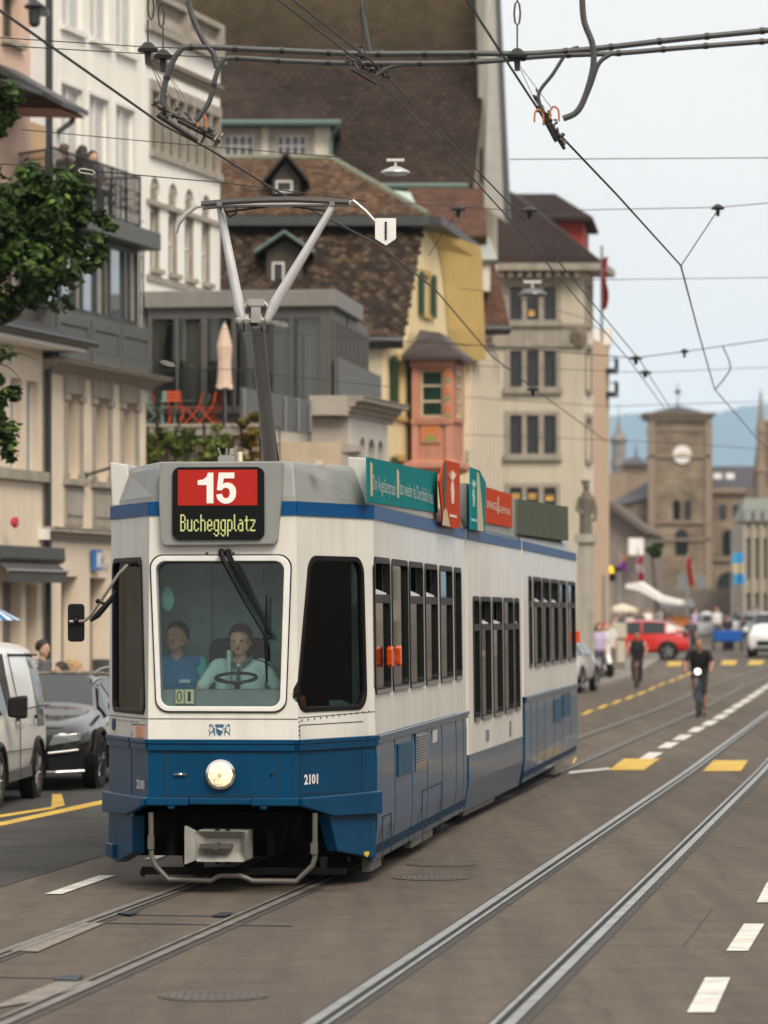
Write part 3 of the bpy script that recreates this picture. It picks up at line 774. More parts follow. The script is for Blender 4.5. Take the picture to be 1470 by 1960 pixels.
b = TB(NF); b.ball((NF.s_(520), -.006, zn(1482.5)), (.012, .006, .016)); b.build('hatch_lock', MBLK, tram)
MWL = plain('white_lettering', (.78, .78, .78), .4)
for fr_, x0, x1, y0, y1 in ((CR, 581, 607.5, 1502.5, 1482.5), (CL, 263, 277.5, 1509, 1491)):
 b = TB(fr_); b.text('2101', fr_.s_(x0), fr_.s_(x1), fr_.z(x0, y0), fr_.z(x0, y1), -.006, bold=True)
 b.build('fleet_number', MWL, tram)
b = TB(NF)                                               # crest: halved shield, crown, two lions holding it
def nx(p): return [(NF.s_(x), zn(y)) for x, y in p]
b.mi = 0; b.plate(nx([(414, 1392), (427, 1392), (427, 1400), (424.5, 1405), (420.5, 1408.5), (416.5, 1405), (414, 1400)]), -.006, -.002)
b.mi = 1; b.plate(nx([(415, 1393.2), (426, 1393.2), (426, 1399.6), (415, 1393.8)]), -.0085, -.0062)
b.mi = 0; b.plate(nx([(411, 1385), (413, 1388), (416, 1385), (418, 1388), (420.5, 1385), (423, 1388), (425, 1385), (428, 1388), (430, 1385), (428, 1391), (413, 1391)]), -.006, -.002)
for sg in (-1, 1):
 def lx(p): return [(420.5 + sg * a, y) for a, y in p]
 for path, wd in (([(9, 1402), (12, 1396), (12, 1391), (15, 1387), (18.5, 1386.5), (19.5, 1389), (16.5, 1391.5)], .0055), ([(11.5, 1397), (15, 1401), (19, 1404), (19.5, 1408)], .0055), ([(12.5, 1398), (10, 1404), (8.5, 1408)], .005), ([(12, 1393), (8, 1396)], .005), ([(17, 1402), (20.5, 1398), (19, 1394.5)], .004)):
  stroke_pts = nx(lx(path)); stroke(stroke_pts, wd, -.006, -.002)
b.build('crest', [plain('crest_blue', (.03, .11, .23), .5), plain('crest_white', (.75, .75, .73), .5)], tram)
# --- wipers and mirror
def at(fr_, px, py, t): return (fr_.s_(px, t), t, fr_.z(px, py, t))
b = TB(NF)
b.tube([at(NF, 423, 1058, -.06), at(NF, 428, 1073, -.07), at(NF, 470, 1152, -.06), at(NF, 508, 1216, -.05)], [.024, .022, .016, .014], 6)
b.ball(at(NF, 424, 1057, -.03), .028)
b.build('wiper_arm', MBLK, tram)
b = TB(NF)
b.tube([at(NF, 437, 1058, -.06), at(NF, 443, 1073, -.08), at(NF, 485, 1152, -.07), at(NF, 524, 1222, -.05), at(NF, 508, 1221, -.05)], [.024, .022, .016, .014, .012], 6)
b.ball(at(NF, 437, 1057, -.03), .028)
wi = b.build('wiper_arm', MBLK, tram)
b = TB(NF)
b.tube([at(NF, 511.5, 1138, -.04), at(NF, 511, 1180, -.045), at(NF, 510, 1225, -.045), at(NF, 511, 1306, -.035)], [.007, .013, .018, .008], 6)
b.box(*[q for q in (NF.s_(506), NF.s_(514), -.06, -.03, zn(1226), zn(1212))])
b.build('wiper_blade', MBLK, wi)
for x in (396, 448): b = TB(NF); b.lathe([(.012, -.012), (.012, 0)], (NF.s_(x), 0, zn(1059)), 8, 'y'); b.build('washer_jet', MCHR, tram)
b = MB()
q = lambda px, py, Y: P(px, py, Y)
Ym = 31.2
b.tube([q(253, 1075, 31.75), q(250, 1081, 31.5), q(242, 1083, Ym), q(228, 1098, Ym), q(196, 1145, Ym), q(170, 1182, Ym), q(160, 1189, Ym), q(133, 1190, Ym)], .014, 7)
ma = b.build('mirror_arm', plain('arm_metal', (.30, .28, .24), .35, .8), tram, smooth=True)
b = MB(); b.tube([q(253, 1050, 31.7), q(253, 1076, 31.7)], [.022, .026], 8); b.box(q(246, 0, 31.7).x, q(262, 0, 31.7).x, 31.65, 31.78, q(0, 1081, 31.7).z, q(0, 1076, 31.7).z); b.ball(q(188, 1151, Ym), .022); b.ball(q(146, 1188, Ym), .026)
b.build('clamp', MBLK, ma)
b = MB(Matrix.Translation((0, Ym + .03, 0))); pr = rrect(q(128.5, 0, Ym).x, q(161.5, 0, Ym).x, q(0, 1229, Ym).z, q(0, 1155, Ym).z, .03, 5)
b.loft([[(x, 0, z) for x, z in pr], [(x * 1 + (q(145, 0, Ym).x - x) * .15, .07, z + (q(0, 1192, Ym).z - z) * .1) for x, z in pr]])
b.build('mirror_head', MBLK, ma, bevel=.01)
b = MB(); b.tube([q(173, 1189, Ym), q(186, 1178, Ym), q(212, 1148, Ym), q(222, 1130, Ym)], [.01, .026, .022, .008], 8)
b.tube([q(190, 1151, Ym), q(203, 1157, Ym)], .016, 6)
b.build('small_mirror', MBLK, ma)
# --- coupler, lifeguard, dark underframe with bogies
b = TB(NF)
co = [(NF.s_(359), zn(1653)), (NF.s_(474), zn(1647)), (NF.s_(474), zn(1590)), (NF.s_(380), zn(1588)), (NF.s_(359), zn(1580))]
b.plate([(NF.s_(378), zn(1648)), (NF.s_(474), zn(1647)), (NF.s_(474), zn(1590)), (NF.s_(379), zn(1589))], -.02, .3)
cp = b.build('coupler', plain('coupler_grey', (.27, .27, .255), .5, var=.2), tram, bevel=.01)
b = TB(NF)
o_ = rrect(NF.s_(379), NF.s_(474), zn(1647.5), zn(1589.5), .02, 2); i_ = rrect(NF.s_(398), NF.s_(462), zn(1631), zn(1604), .01, 2)
n_ = len(o_); b.loft([[(x, -.13, z) for x, z in o_], [(x, -.045, z) for x, z in i_]], cap=False)
b.loft([[(x, -.13, z) for x, z in o_], [(x, -.02, z) for x, z in o_]], cap=False)
b.poly([(x, -.045, z) for x, z in i_])
b.plate([(NF.s_(359), zn(1653)), (NF.s_(379), zn(1645)), (NF.s_(379), zn(1590)), (NF.s_(359), zn(1580))], -.15, -.05)
b.build('guide_horn', plain('coupler_grey', (.4, .4, .38)), cp)
b = TB(NF)
b.box(NF.s_(389), NF.s_(448), -.16, -.05, zn(1622), zn(1614)); b.box(NF.s_(415), NF.s_(424), -.18, -.05, zn(1624), zn(1612))
b.build('coupler_claw', plain('claw_steel', (.16, .15, .14), .4, .8), cp)
b = TB(NF)
for x, y in ((418, 1590), (438, 1590), (418, 1648), (438, 1648)): b.ball((NF.s_(x), -.05, zn(y)), .022)
b.build('bolt', MDARK, cp)
b = TB(NF)
lp = [(288, 1556), (289, 1640), (297, 1658), (322, 1684), (404, 1686), (416, 1678), (424, 1676.5), (460, 1676.5), (470, 1680), (483, 1686), (566, 1686), (598, 1655), (602, 1640), (602, 1556)]
b.tube([(NF.s_(x), .02, zn(y)) for x, y in lp], .021, 8)
b.box(NF.s_(595), NF.s_(607), -.01, .05, zn(1634), zn(1612)); b.box(NF.s_(283), NF.s_(294), -.01, .05, zn(1626), zn(1600))
b.build('lifeguard', MGRY, tram, smooth=True)
b = TB(NF)
b.plate([(NF.s_(258), zn(1679)), (NF.s_(655), zn(1676)), (NF.s_(655), zn(1664)), (NF.s_(262), zn(1664))], .22, .27)
b.tube([(NF.s_(262), .22, zn(1668)), (NF.s_(263), .22, zn(1679)), (NF.s_(268), .22, zn(1681))], .012, 6)
b.build('wheel_guard', MDARK, tram)
b = TB(TS)                                               # frame behind
b.slab([(NX + .28, NR + .05), (NX + .28, NL - .05), (.1, TW - .12), (TL, TW - .12), (TL, .12), (.1, .12)], .80, ZB - .02)
b.box(NX + .75, TL - .4, .3, TW - .3, .26, .80)  # deep filler block added to keep the space under the car dark
b.box(.25, .35, .15, TW - .15, .2, .8); b.box(TL - .3, TL - .25, .1, TW - .1, .2, .9)
for y in (.70, 1.5): b.box(NX + .3, .3, y, y + .06, .28, .5)
b.box(NX + .4, NX + .46, .5, 1.7, .42, .62)
b.tube([(NX + .35, 1.50, .75), (NX + .33, 1.52, .45), (NX + .4, 1.50, .3)], .025, 6); b.tube([(NX + .35, .6, .75), (NX + .33, .62, .5), (NX + .4, .66, .3)], .025, 6)
b.build('underframe', MDARK, tram)
for x in (.75, 2.55, 6.3, 8.0):
 b = TB(TS)
 for y in (.58, 1.62): b.lathe([(.30, -.06), (.33, -.06), (.33, -.03), (.31, .05), (.1, .06)], (x, y, .335), 20, 'y')
 b.tube([(x, .6, .335), (x, 1.6, .335)], .07, 8)
 b.build('wheelset', plain('wheel_steel', (.06, .055, .05), .5, .6), tram)
# --- side of the front car: windows, skirts, grilles
def side_window(fr_, poly, zdiv, opened, parent):
 xs = [p[0] for p in poly]; zs = [p[1] for p in poly]; x0, x1, z0, z1 = min(xs), max(xs), min(zs), max(zs)
 inn = rrect(x0 + .05, x1 - .05, z0 + .05, z1 - .05, .05, 4)
 b = TB(fr_); b.ring(poly, inn, -.012, .05)
 if zdiv: b.box(x0 + .04, x1 - .04, -.010, .045, zdiv - .035, zdiv + .035)
 f = b.build('side_window', MBLK, parent)
 if opened:
  b = TB(fr_); b.box(x0 + .045, x1 - .045, .02, .028, z0 + .045, zdiv - .03); b.build('pane', MGSD, f)
  b = TB(fr_); b.box(x0 + .045, x1 - .045, .30, .31, zdiv, z1 - .05); b.build('dark_opening', MDARK, f)
  b = TB(fr_); b.plate([(x0 + .05, zdiv + .036), (x1 - .05, zdiv + .036), (x1 - .05, zdiv + .05), (x0 + .05, zdiv + .09)], .02, .12); b.build('tilted_sash', MWL, f)
 else:
  b = TB(fr_); b.box(x0 + .045, x1 - .045, .02, .028, z0 + .045, z1 - .045); b.build('pane', MGSD, f)
 b = TB(fr_); b.box(x0 + .06, x1 - .06, -.022, -.004, z0 + .005, z0 + .035); b.build('sill', plain('sill_metal', (.32, .32, .31), .35, .7), f)
 return f
zdv = TS.z(735, 1146)
for i, p_ in enumerate(side_win): side_window(TS, p_, zdv if i not in (1, 5) else None, i in (0, 2, 3), tram)
MBS = MTBS
ZK = TS.z(722, 1649)
def skirt(fr_, x0, x1, xs, z0, z1, parent, knee=.28):      # bulging lower panels split at xs, tucked in at the bottom
 edges = [x0] + xs + [x1]
 for a, c in zip(edges, edges[1:]):
  b = TB(fr_)
  pr = [(.002, z1), (-.006, z1 - .1), (-.008, z0 + knee), (.03, z0), (.06, z0), (.06, z1)]
  b.loft([[(x, y, z) for y, z in pr] for x in (a + .035, c - .035)])
  b.build('skirt_panel', MBS, parent, bevel=.006)
 b = TB(fr_); b.box(x0, x1, .012, .05, z0 + .06, z1); b.build('skirt_gap', plain('gap_blue', (.0, .022, .055), .6, spec=.1), parent)
 b = TB(fr_); b.box(x0, x1, -.032, -.002, z1 + .036, z1 + .072); b.box(x0, x1, -.020, -.001, z1, z1 + .035); b.build('waist_moulding', MBS, parent, bevel=.006)
ss = lambda px: TS.s_(px)
skirt(TS, 0.02, TL, [ss(755), ss(788), ss(817), ss(845), ss(872), ss(886)], ZK, ZB - .075, tram)
def sbox(px0, px1, py0, py1, at, m, nm, y0=-.014, y1=-.004, fr_=TS):
 b = TB(fr_); b.box(fr_.s_(px0), fr_.s_(px1), y0, y1, fr_.z(at, py1), fr_.z(at, py0)); return b.build(nm, m, tram)
MBP = mat('tram_blue_mesh', (.005, .06, .12), .6, var=.1)
b = TB(TS); b.box(ss(759.5), ss(785), -.022, -.008, TS.z(772, 1483), TS.z(772, 1421)); b.build('vent_mesh', MBP, tram, bevel=.005)
b = TB(TS)
x0, x1, z0, z1 = ss(793), ss(814), TS.z(803, 1474), TS.z(803, 1400)
b.mi = 0; b.box(x0, x1, -.014, -.008, z0, z1); b.mi = 1
for i in range(11): b.plate([(x0 + .06, z0 + .07 + i * .024 + 0), (x1 - .06, z0 + .07 + i * .024), (x1 - .06, z0 + .083 + i * .024), (x0 + .06, z0 + .083 + i * .024)], -.034, -.015)
b.build('louvre_grille', [MBS, plain('louvre_metal', (.42, .45, .47), .3, .7)], tram)
b = TB(TS); b.box(ss(826), ss(834.5), -.012, -.009, TS.z(830, 1421), TS.z(830, 1397)); b.build('notice_plate', plain('notice', (.5, .52, .52), .5), tram)
b = TB(TS)
for (xa, xb, ya, yb) in ((ss(730.5), ss(747), TS.z(738, 1640), TS.z(738, 1560)), (ss(806.5), ss(844), TS.z(826, 1610), TS.z(826, 1505))):
 inset_line([(xa, ya), (xa, yb), (xb, yb), (xb, ya + .02)], TS, .006, -.013, -.004, b)
b.build('hatch_seam', MSEAM, tram)
for (xa, xb, zo) in ((ss(721), ss(741), ZK), (ss(798), ss(838), ZK)):
 b = TB(TS); b.box(xa, xb, .05, .12, zo - .08, zo + .03); b.build('step_plate', MGRY, tram)
# twin orange indicators standing off the side
mat('indicator_orange', (.70, .07, .006), .25, var=.25, scale=20, emit=.08)
zi0, zi1 = TS.z(748, 1277), TS.z(748, 1236)
for xa, yy in ((ss(741), -.05), (ss(757), -.05)):
 b = TB(TS)
 b.loft([[(xa - .02, yy, zi0 + .02), (xa + .10, yy, zi0), (xa + .13, yy, zi0 + .03), (xa + .13, yy, zi1 - .03), (xa + .10, yy, zi1), (xa - .02, yy, zi1 - .02)], [(xa, -.002, zi0 + .02), (xa + .10, -.002, zi0), (xa + .13, -.002, zi0 + .03), (xa + .13, -.002, zi1 - .03), (xa + .10, -.002, zi1), (xa, -.002, zi1 - .02)]])
 b.build('side_indicator', MT['indicator_orange'], tram, bevel=.01)
# --- second and third car
def trail(x, y, a, L, hb, wins, zdiv, opened, skirt_cuts, name):
 fr_ = Fr(x, y, a); b = TB(fr_)
 b.wall(rect(0, L, hb, ZT), wins, 0, .06)
 b.add([(0, 0, hb), (0, TW, hb), (0, TW, ZT), (0, 0, ZT), (L, 0, hb), (L, TW, hb), (L, TW, ZT), (L, 0, ZT)], [(0, 1, 2, 3), (4, 5, 6, 7), (1, 5, 6, 2), (3, 2, 6, 7), (0, 1, 5, 4)])
 b.build('car_body', MTW, tram)
 b = TB(fr_); b.box(0, L, -.012, -.002, ZT - .105, ZT + .004); b.build('roof_band', MTBL, tram)
 b = TB(fr_); b.loft([[(x_, y_, z_) for y_, z_ in prof] for x_ in (0, L)]); b.build('roof', MTG, tram)
 for i, p_ in enumerate(wins): side_window(fr_, p_, zdiv, i in opened, tram)
 b = TB(fr_); b.box(.3, L - .3, .3, TW - .3, .3, hb); b.build('underframe', MDARK, tram)
 return fr_
p2 = TS.pt(TL, 0, 0)
a2 = math.atan2(1, .125)
f2_ = Fr(p2.x + .03, p2.y + .26, a2); L2 = f2_.s_(1000.5)
zt2, zb2, zd2 = f2_.z(912, 1141), f2_.z(912, 1381), f2_.z(912, 1201)
w2 = [rrect(f2_.s_(a), f2_.s_(c), zb2, zt2, .08, 4) for a, c in ((907, 919), (921.5, 940.5), (944, 962.5), (965.5, 983.5), (986, 995))]
zh2 = f2_.z(902, 1444)
car2 = trail(p2.x + .03, p2.y + .26, a2, L2, zh2, w2, zd2, (1, 2, 4), None, 'middle')
b = TB(car2)
z0 = car2.z(900, 1552); pr = [(.0, zh2 + .003), (-.003, z0 + .3), (.05, z0), (.1, z0), (.1, zh2)]
b.loft([[(x, y, z) for y, z in pr] for x in (0, L2)]); b.build('skirt_panel', MBS, tram)
b = TB(car2)
b.box(car2.s_(930), car2.s_(935.5), -.006, -.002, car2.z(932, 1419), car2.z(932, 1397)); b.build('notice_plate', plain('notice_grey', (.16, .17, .18), .5), tram)
b = TB(car2); b.box(car2.s_(975), car2.s_(978), -.006, -.002, car2.z(976, 1410), car2.z(976, 1380)); b.build('notice_plate', MT['notice_grey'], tram)
p3 = car2.pt(L2, 0, 0); a3 = math.atan2(1, .115)
f3_ = Fr(p3.x + .03, p3.y + .26, a3); L3 = f3_.s_(1105)
w3 = [rrect(f3_.s_(a), f3_.s_(c), zbm, zt_, .08, 4) for a, c in ((1014, 1019.5), (1023, 1038), (1040.5, 1053.5), (1056, 1070), (1072.5, 1085), (1088, 1102.5))]
car3 = trail(p3.x + .03, p3.y + .26, a3, L3, ZB, w3, zdv, (1, 2, 3), None, 'rear')
skirt(car3, 0, L3, [car3.s_(1015), car3.s_(1027), car3.s_(1042), car3.s_(1060), car3.s_(1076), car3.s_(1091)], ZK, ZB - .075, tram)
b = TB(car3); b.box(car3.s_(1076), car3.s_(1090), -.022, -.008, car3.z(1083, 1370), car3.z(1083, 1328)); b.build('vent_mesh', MBP, tram)
b = TB(car3); b.box(car3.s_(1059), car3.s_(1072), -.022, -.008, car3.z(1065, 1382), car3.z(1065, 1338)); b.build('vent_mesh', MBP, tram)
b = TB(car3); b.box(L3 - .1, L3 + .02, -.05, -.0, car3.z(1102, 1230), car3.z(1102, 1208)); b.build('side_indicator', MT['indicator_orange'], tram, bevel=.01)
b = TB(car3); b.box(car3.s_(1066), car3.s_(1082), .02, .1, ZK - .12, ZK + .03); b.build('step_plate', MGRY, tram)
b = TB(car2); b.box(car2.s_(900) + .1, car2.s_(960), .08, .16, z0 - .06, z0 + .04); b.build('step_plate', MGRY, tram)
for fr_, L_, nxt in ((TS, TL, car2), (car2, L2, car3)):   # pleated gangways
 b = TB(Matrix())
 rings = []
 for k in range(9):
  f = k / 8; ins = .12 if k % 2 else .20
  A, B_ = fr_.pt(L_, 0, 0), nxt.pt(0, 0, 0); A2, B2 = fr_.pt(L_, TW, 0), nxt.pt(0, TW, 0)
  l, r_ = A.lerp(B_, f), A2.lerp(B2, f); d = (r_ - l).normalized()
  l, r_ = l + d * ins, r_ - d * ins
  rings.append([(l.x, l.y, .35), (r_.x, r_.y, .35), (r_.x, r_.y, ZT - ins), (l.x, l.y, ZT - ins)])
 b.loft(rings); b.build('gangway_bellows', MBLK, tram)
b = TB(car3); b.box(.9, 1.0, .4, TW - .4, .1, .5); b.build('wheel_guard', MDARK, tram)
for x in (1.0, 2.8, L3 - 2.6, L3 - .9):
 b = TB(car3)
 for y in (.58, 1.62): b.lathe([(.30, -.06), (.33, -.06), (.33, -.03), (.31, .05), (.1, .06)], (x, y, .335), 20, 'y')
 b.build('wheelset', MT['wheel_steel'], tram)
# --- advertising boards on the roof edge
MTEAL = mat('board_teal', (.004, .19, .20), .8, spec=.08, var=.06, streak=.06)
MORG = mat('board_orange', (.50, .055, .016), .8, spec=.08, var=.06, streak=.06)
MGRN = mat('board_green_grey', (.095, .115, .085), .8, spec=.08, var=.1, streak=.25)
MLET = plain('board_lettering', (.42, .55, .52), .5)
MSPR = plain('asparagus_pale', (.50, .42, .27), .6)
b = TB(TS); b.loft([[(TS.s_(x), .0, TS.z(x, y)) for x, y in ((709.5, 961), (843, 981), (843, 905), (709.5, 874.5))], [(TS.s_(x), .012, TS.z(x, y)) for x, y in ((709.5, 961), (843, 981), (843, 905), (709.5, 874.5))]])
ab = b.build('advert_board', MTEAL, tram)
b = TB(TS); sx = TS.s_
zl = lambda px, y: TS.z(px, y)
b.text('Dini Augeläserpraxis', sx(719), sx(762), zl(719, 946), zl(719, 908), -.003)
b.text('lass wieder de Durchblick hest', sx(770), sx(834), zl(770, 946), zl(770, 918), -.003)
b.build('advert_lettering', MLET, ab)
b = TB(TS)
for px, y0, y1 in ((716, 950, 889), (766.5, 953, 903)): b.plate([(sx(px) - .05, zl(px, y0)), (sx(px) + .07, zl(px, y0)), (sx(px) + .09, zl(px, y1)), (sx(px), zl(px, y1) + .02), (sx(px) - .06, zl(px, y1))], -.006, -.001)
b.build('asparagus_stalk', MSPR, ab)
def arrow_board(fr_, pts, m, name, extra):
 b = TB(fr_); pp = [(fr_.s_(x, -.06), fr_.z(x, y, -.06)) for x, y in pts]
 b.plate(pp, -.075, -.06)
 o = b.build('arrow_board', m, tram)
 for nm, mm, lst in extra:
  b = TB(fr_)
  for pts2 in lst: b.plate([(fr_.s_(x, -.078), fr_.z(x, y, -.078)) for x, y in pts2], -.080, -.076)
  b.build(nm, mm, o)
 return o
def carrot(x, y, w, h): # fan of leaves over a slim root, in pixels
 out = [[(x - w * .12, y + h * .35), (x + w * .12, y + h * .35), (x + w * .22, y + h * .6), (x + w * .14, y + h), (x - w * .14, y + h), (x - w * .22, y + h * .6)]]
 for k in (-1, -.5, 0, .5, 1): out.append([(x - w * .05, y + h * .35), (x + k * w * .5 - w * .06, y + abs(k) * h * .1), (x + k * w * .5 + w * .06, y + abs(k) * h * .1), (x + w * .05, y + h * .35)])
 return out
MLT = plain('board_mark', (.75, .62, .52), .5)
arrow_board(TS, [(851, 1007.5), (883, 1012), (883, 887), (855, 880), (843.5, 921)], MORG, 'o',
   [('board_sprout', plain('sprout_green', (.035, .045, .012), .6), [[(855, 975), (858, 973), (861, 920), (860, 885), (856, 884), (853, 925)]]),
             ('board_pale_root', MSPR, [[(852, 1005), (866, 1008), (860, 975), (856, 972)]]),
             ('board_emblem', MLT, carrot(872, 900, 14, 64) + [[(866.5, 984), (879, 987), (879, 992), (866.5, 989)]])])
arrow_board(car2, [(903, 1013), (930, 1019), (933.5, 925), (922, 901), (904, 894)], MTEAL, 't',
   [('board_pale_root', MSPR, [[(919, 1015), (930, 1018), (927, 960), (922, 905), (919, 905)]]),
             ('board_emblem', plain('board_mint', (.30, .55, .50), .5), carrot(912, 918, 10, 52) + [[(907, 992), (917, 994), (917, 999), (907, 997)]])])
b = TB(car2); pts = ((933, 1000), (985, 1010), (985, 947), (933, 931)); sx = car2.s_
b.loft([[(sx(x), yy, car2.z(x, y)) for x, y in pts] for yy in (0, .012)]); ob = b.build('advert_board', MORG, tram)
b = TB(car2); b.text('SPARGEL', sx(936), sx(957), car2.z(936, 972), car2.z(936, 957), -.003); b.text('GEMÜSE', sx(960), sx(981), car2.z(960, 980), car2.z(960, 966), -.003); b.build('advert_lettering', MLT, ob)
b = TB(car2); b.plate([(sx(957), car2.z(957, 984)), (sx(958.5), car2.z(957, 984)), (sx(958.5), car2.z(957, 950)), (sx(957), car2.z(957, 950))], -.006, -.002); b.build('asparagus_stalk', MSPR, ob)
b = TB(car2); b.box(.2, L2 - .2, .02, .3, ZT + .03, car2.z(940, 934) - .02); b.build('roof_fairing', MTG, tram)
b = TB(car3); pts = ((993, 1022), (1092, 1035), (1092, 970), (995, 955)); sx = car3.s_
b.loft([[(sx(x), yy, car3.z(x, y)) for x, y in pts] for yy in (0, .25)]); b.build('advert_board', MGRN, tram)
# --- pantograph: lower arm, two upper arms, collector head with horns and a white tag
MALU = plain('arm_aluminium', (.58, .58, .60), .35, .35, var=.15)
MARM = plain('arm_dark_grey', (.13, .12, .115), .4, .3, var=.15)
Yp = 33.4
pq = lambda px, py, Y=Yp: P(px, py, Y)
b = MB()
def flat_arm(pts, w, d):                                 # a box-section arm
 b.loft([[(p.x - w_ / 2, p.y - d, p.z), (p.x + w_ / 2, p.y - d, p.z), (p.x + w_ / 2, p.y + d, p.z), (p.x - w_ / 2, p.y + d, p.z)] for p, w_ in zip(pts, w)])
b.tube([pq(518, 900, 34.6), pq(510, 800, 34.0), pq(494, 640, 33.5), pq(490, 620)], [.066, .064, .058, .054], 12)
pan = b.build('pantograph', MARM, tram, smooth=True)
b = MB(); b.tube([pq(533, 900, 34.7), pq(516, 770, 34.0), pq(503, 640, 33.5)], [.018, .018, .016], 7); b.build('tension_rod', MBLK, pan)
b = MB()
b.tube([pq(464, 614), pq(458, 590), pq(425, 418, 33.5), pq(421, 398, 33.5)], [.035, .05, .035, .03], 10)
b.tube([pq(512, 612), pq(522, 588), pq(612, 437, 33.3), pq(636, 396, 33.3)], [.035, .05, .034, .03], 10)
b.build('upper_arm', MALU, pan, smooth=True)
b = MB()
b.box(pq(476, 0).x, pq(506, 0).x, Yp - .06, Yp + .06, pq(0, 586).z, pq(0, 573).z); b.box(pq(481, 0).x, pq(499, 0).x, Yp - .05, Yp + .05, pq(0, 618).z, pq(0, 586).z)
b.tube([pq(464, 592), pq(476, 580), pq(506, 580), pq(517, 592)], .022, 8); b.tube([pq(458, 613), pq(518, 613)], .026, 10)
for x in (472, 497): b.tube([pq(x - 4, 612), pq(x + 4, 612)], .05, 10)
for x in (459, 512): b.ball(pq(x, 613), .04)
b.build('knuckle', plain('knuckle_grey', (.33, .32, .30), .45, .3, var=.2), pan)
b = MB()
for x, sg in ((468, -1), (500, 1)): b.tube([pq(x, 618), pq(x + sg * 2, 634), pq(x + sg * 12, 636), pq(x + sg * 14, 620)], .008, 5)
b.tube([pq(452, 410), pq(453, 400), pq(452, 388)], .009, 5); b.tube([pq(428, 400), pq(440, 416), pq(452, 408)], .008, 5)
b.build('earth_cable', MBLK, pan)
b = MB()
for dy in (0, .22):
 Y = Yp - .1 + dy; k = -dy * 12
 top = [(385, 392 + k), (430, 388 + k), (500, 384 + k), (560, 383 + k), (610, 385 + k), (668, 388 + k)]
 b.tube([P(x, y, Y) for x, y in top], .020, 8)
b.build('contact_strip', plain('carbon_strip', (.035, .032, .032), .55), pan)
b = MB()
b.tube([P(388, 397, Yp), P(430, 393, Yp), P(640, 391, Yp), P(670, 391, Yp)], .022, 8)
for x in (421, 636): b.box(P(x - 5, 0, Yp).x, P(x + 5, 0, Yp).x, Yp - .14, Yp + .14, P(0, 397, Yp).z, P(0, 389, Yp).z)
b.build('head_frame', plain('head_grey', (.20, .19, .19), .45, .4), pan)
b = MB()
b.tube([P(430, 406, Yp), P(505, 396, Yp), P(535, 391, Yp), P(560, 395, Yp), P(640, 406, Yp)], .011, 6)
b.build('stay_rod', MBLK, pan)
for dy, o in ((0, 0), (.2, 6)):
 Y = Yp - .1 + dy; b = MB()
 b.tube([P(392, 393 - o * .3, Y), P(376, 396 - o * .5, Y), P(357, 410 - o * .5, Y), P(342, 429 - o, Y), P(337, 446 - o * 1.2, Y)], .016, 8)
 b.build('horn', plain('horn_steel', (.42, .40, .38), .35, .6), pan)
b = MB(); b.tube([P(668, 388, Yp), P(676, 384, Yp), P(700, 404, Yp), P(718, 424, Yp), P(724, 437, Yp)], .014, 8)
b.build('horn', plain('horn_steel', (.42, .40, .38), .35, .6), pan)
b = MB(); b.plate([(P(718, 0, Yp).x, P(0, 457, Yp).z), (P(739, 0, Yp).x, P(0, 470, Yp).z), (P(758, 0, Yp).x, P(0, 457, Yp).z), (P(758, 0, Yp).x, P(0, 418, Yp).z), (P(718, 0, Yp).x, P(0, 418, Yp).z)], Yp - .02, Yp - .008)
tg = b.build('white_tag', plain('tag_white', (.75, .75, .74), .5), pan)
b = MB(Matrix.Translation((0, Yp - .03, 0)))
for i in range(7): b.box(P(736.5, 0, Yp).x, P(740.5, 0, Yp).x, 0, .006, P(0, 429 + i * 5, Yp).z, P(0, 425 + i * 5, Yp).z)
b.build('tag_lettering', MBLK, tg)
# ================================================================== buildings
FA = Fr(-8.74, 60, math.atan2(1, .262))                  # the line of house fronts on the left
MCREAM = mat('plaster_cream', (.70, .595, .475), .85, var=.10, scale=.8, streak=.08, bump=.15)
MPINK = mat('plaster_pink', (.66, .47, .37), .85, var=.05, scale=.8, streak=.06)
MPEACH = mat('plaster_peach', (.62, .43, .25), .85, var=.05, scale=.8)
MWHT = mat('plaster_white', (.84, .82, .775), .85, var=.07, scale=.7, streak=.10)
MSTONE = mat('stone_grey', (.34, .305, .26), .85, var=.18, scale=2.5, streak=.2, bump=.3)
MSTONE2 = mat('stone_brown', (.21, .175, .14), .85, var=.15, scale=2.5, streak=.15, bump=.3)
MGREY = mat('metal_grey', (.085, .088, .086), .5, var=.08, scale=1.5, streak=.12)
MDKG = mat('frame_dark_grey', (.045, .047, .05), .5, var=.1)
MZINC = mat('zinc', (.30, .31, .31), .5, .3, var=.1, streak=.15)
MFRW = plain('frame_paint_white', (.72, .70, .66), .5)
MIRN = plain('wrought_iron', (.018, .018, .02), .5, .3)
MGUT = plain('gutter_dark', (.035, .038, .042), .4, .4)
MWG = mat('window_glass', (.012, .014, .015), .05, var=.5, scale=.6, spec=.6, coords='Object')
MWGC = mat('window_curtained', (.30, .29, .26), .3, var=.3, scale=9, spec=.5)
MSHUT = mat('shutter_grey', (.30, .29, .27), .6, var=.1, streak=.2)
MTILE = mat('roof_tile_dark', (1, 1, 1), .8, var=.25, scale=2, attr=True, spec=.3, dirt=(.05, .035, .028))
MCOP = plain('copper_green', (.10, .16, .14), .6, var=.2)
MYEL = mat('plaster_yellow', (.72, .59, .35), .85, var=.05, scale=1, streak=.06)
MOCH = mat('plaster_ochre', (.50, .35, .12), .85, var=.06, scale=1.5)
MGSH = mat('shutter_green', (.015, .055, .025), .5, var=.1)
MSAND = brickmat('sandstone_blocks', (.19, .145, .10), (.235, .18, .13), (.13, .10, .075), 1.6, .7, .02, bump=.3)
def house(name, label, fr_, cat='building', group=None): return thing(name, label, cat, (fr_.x, fr_.y, 0), fr_.a, group)
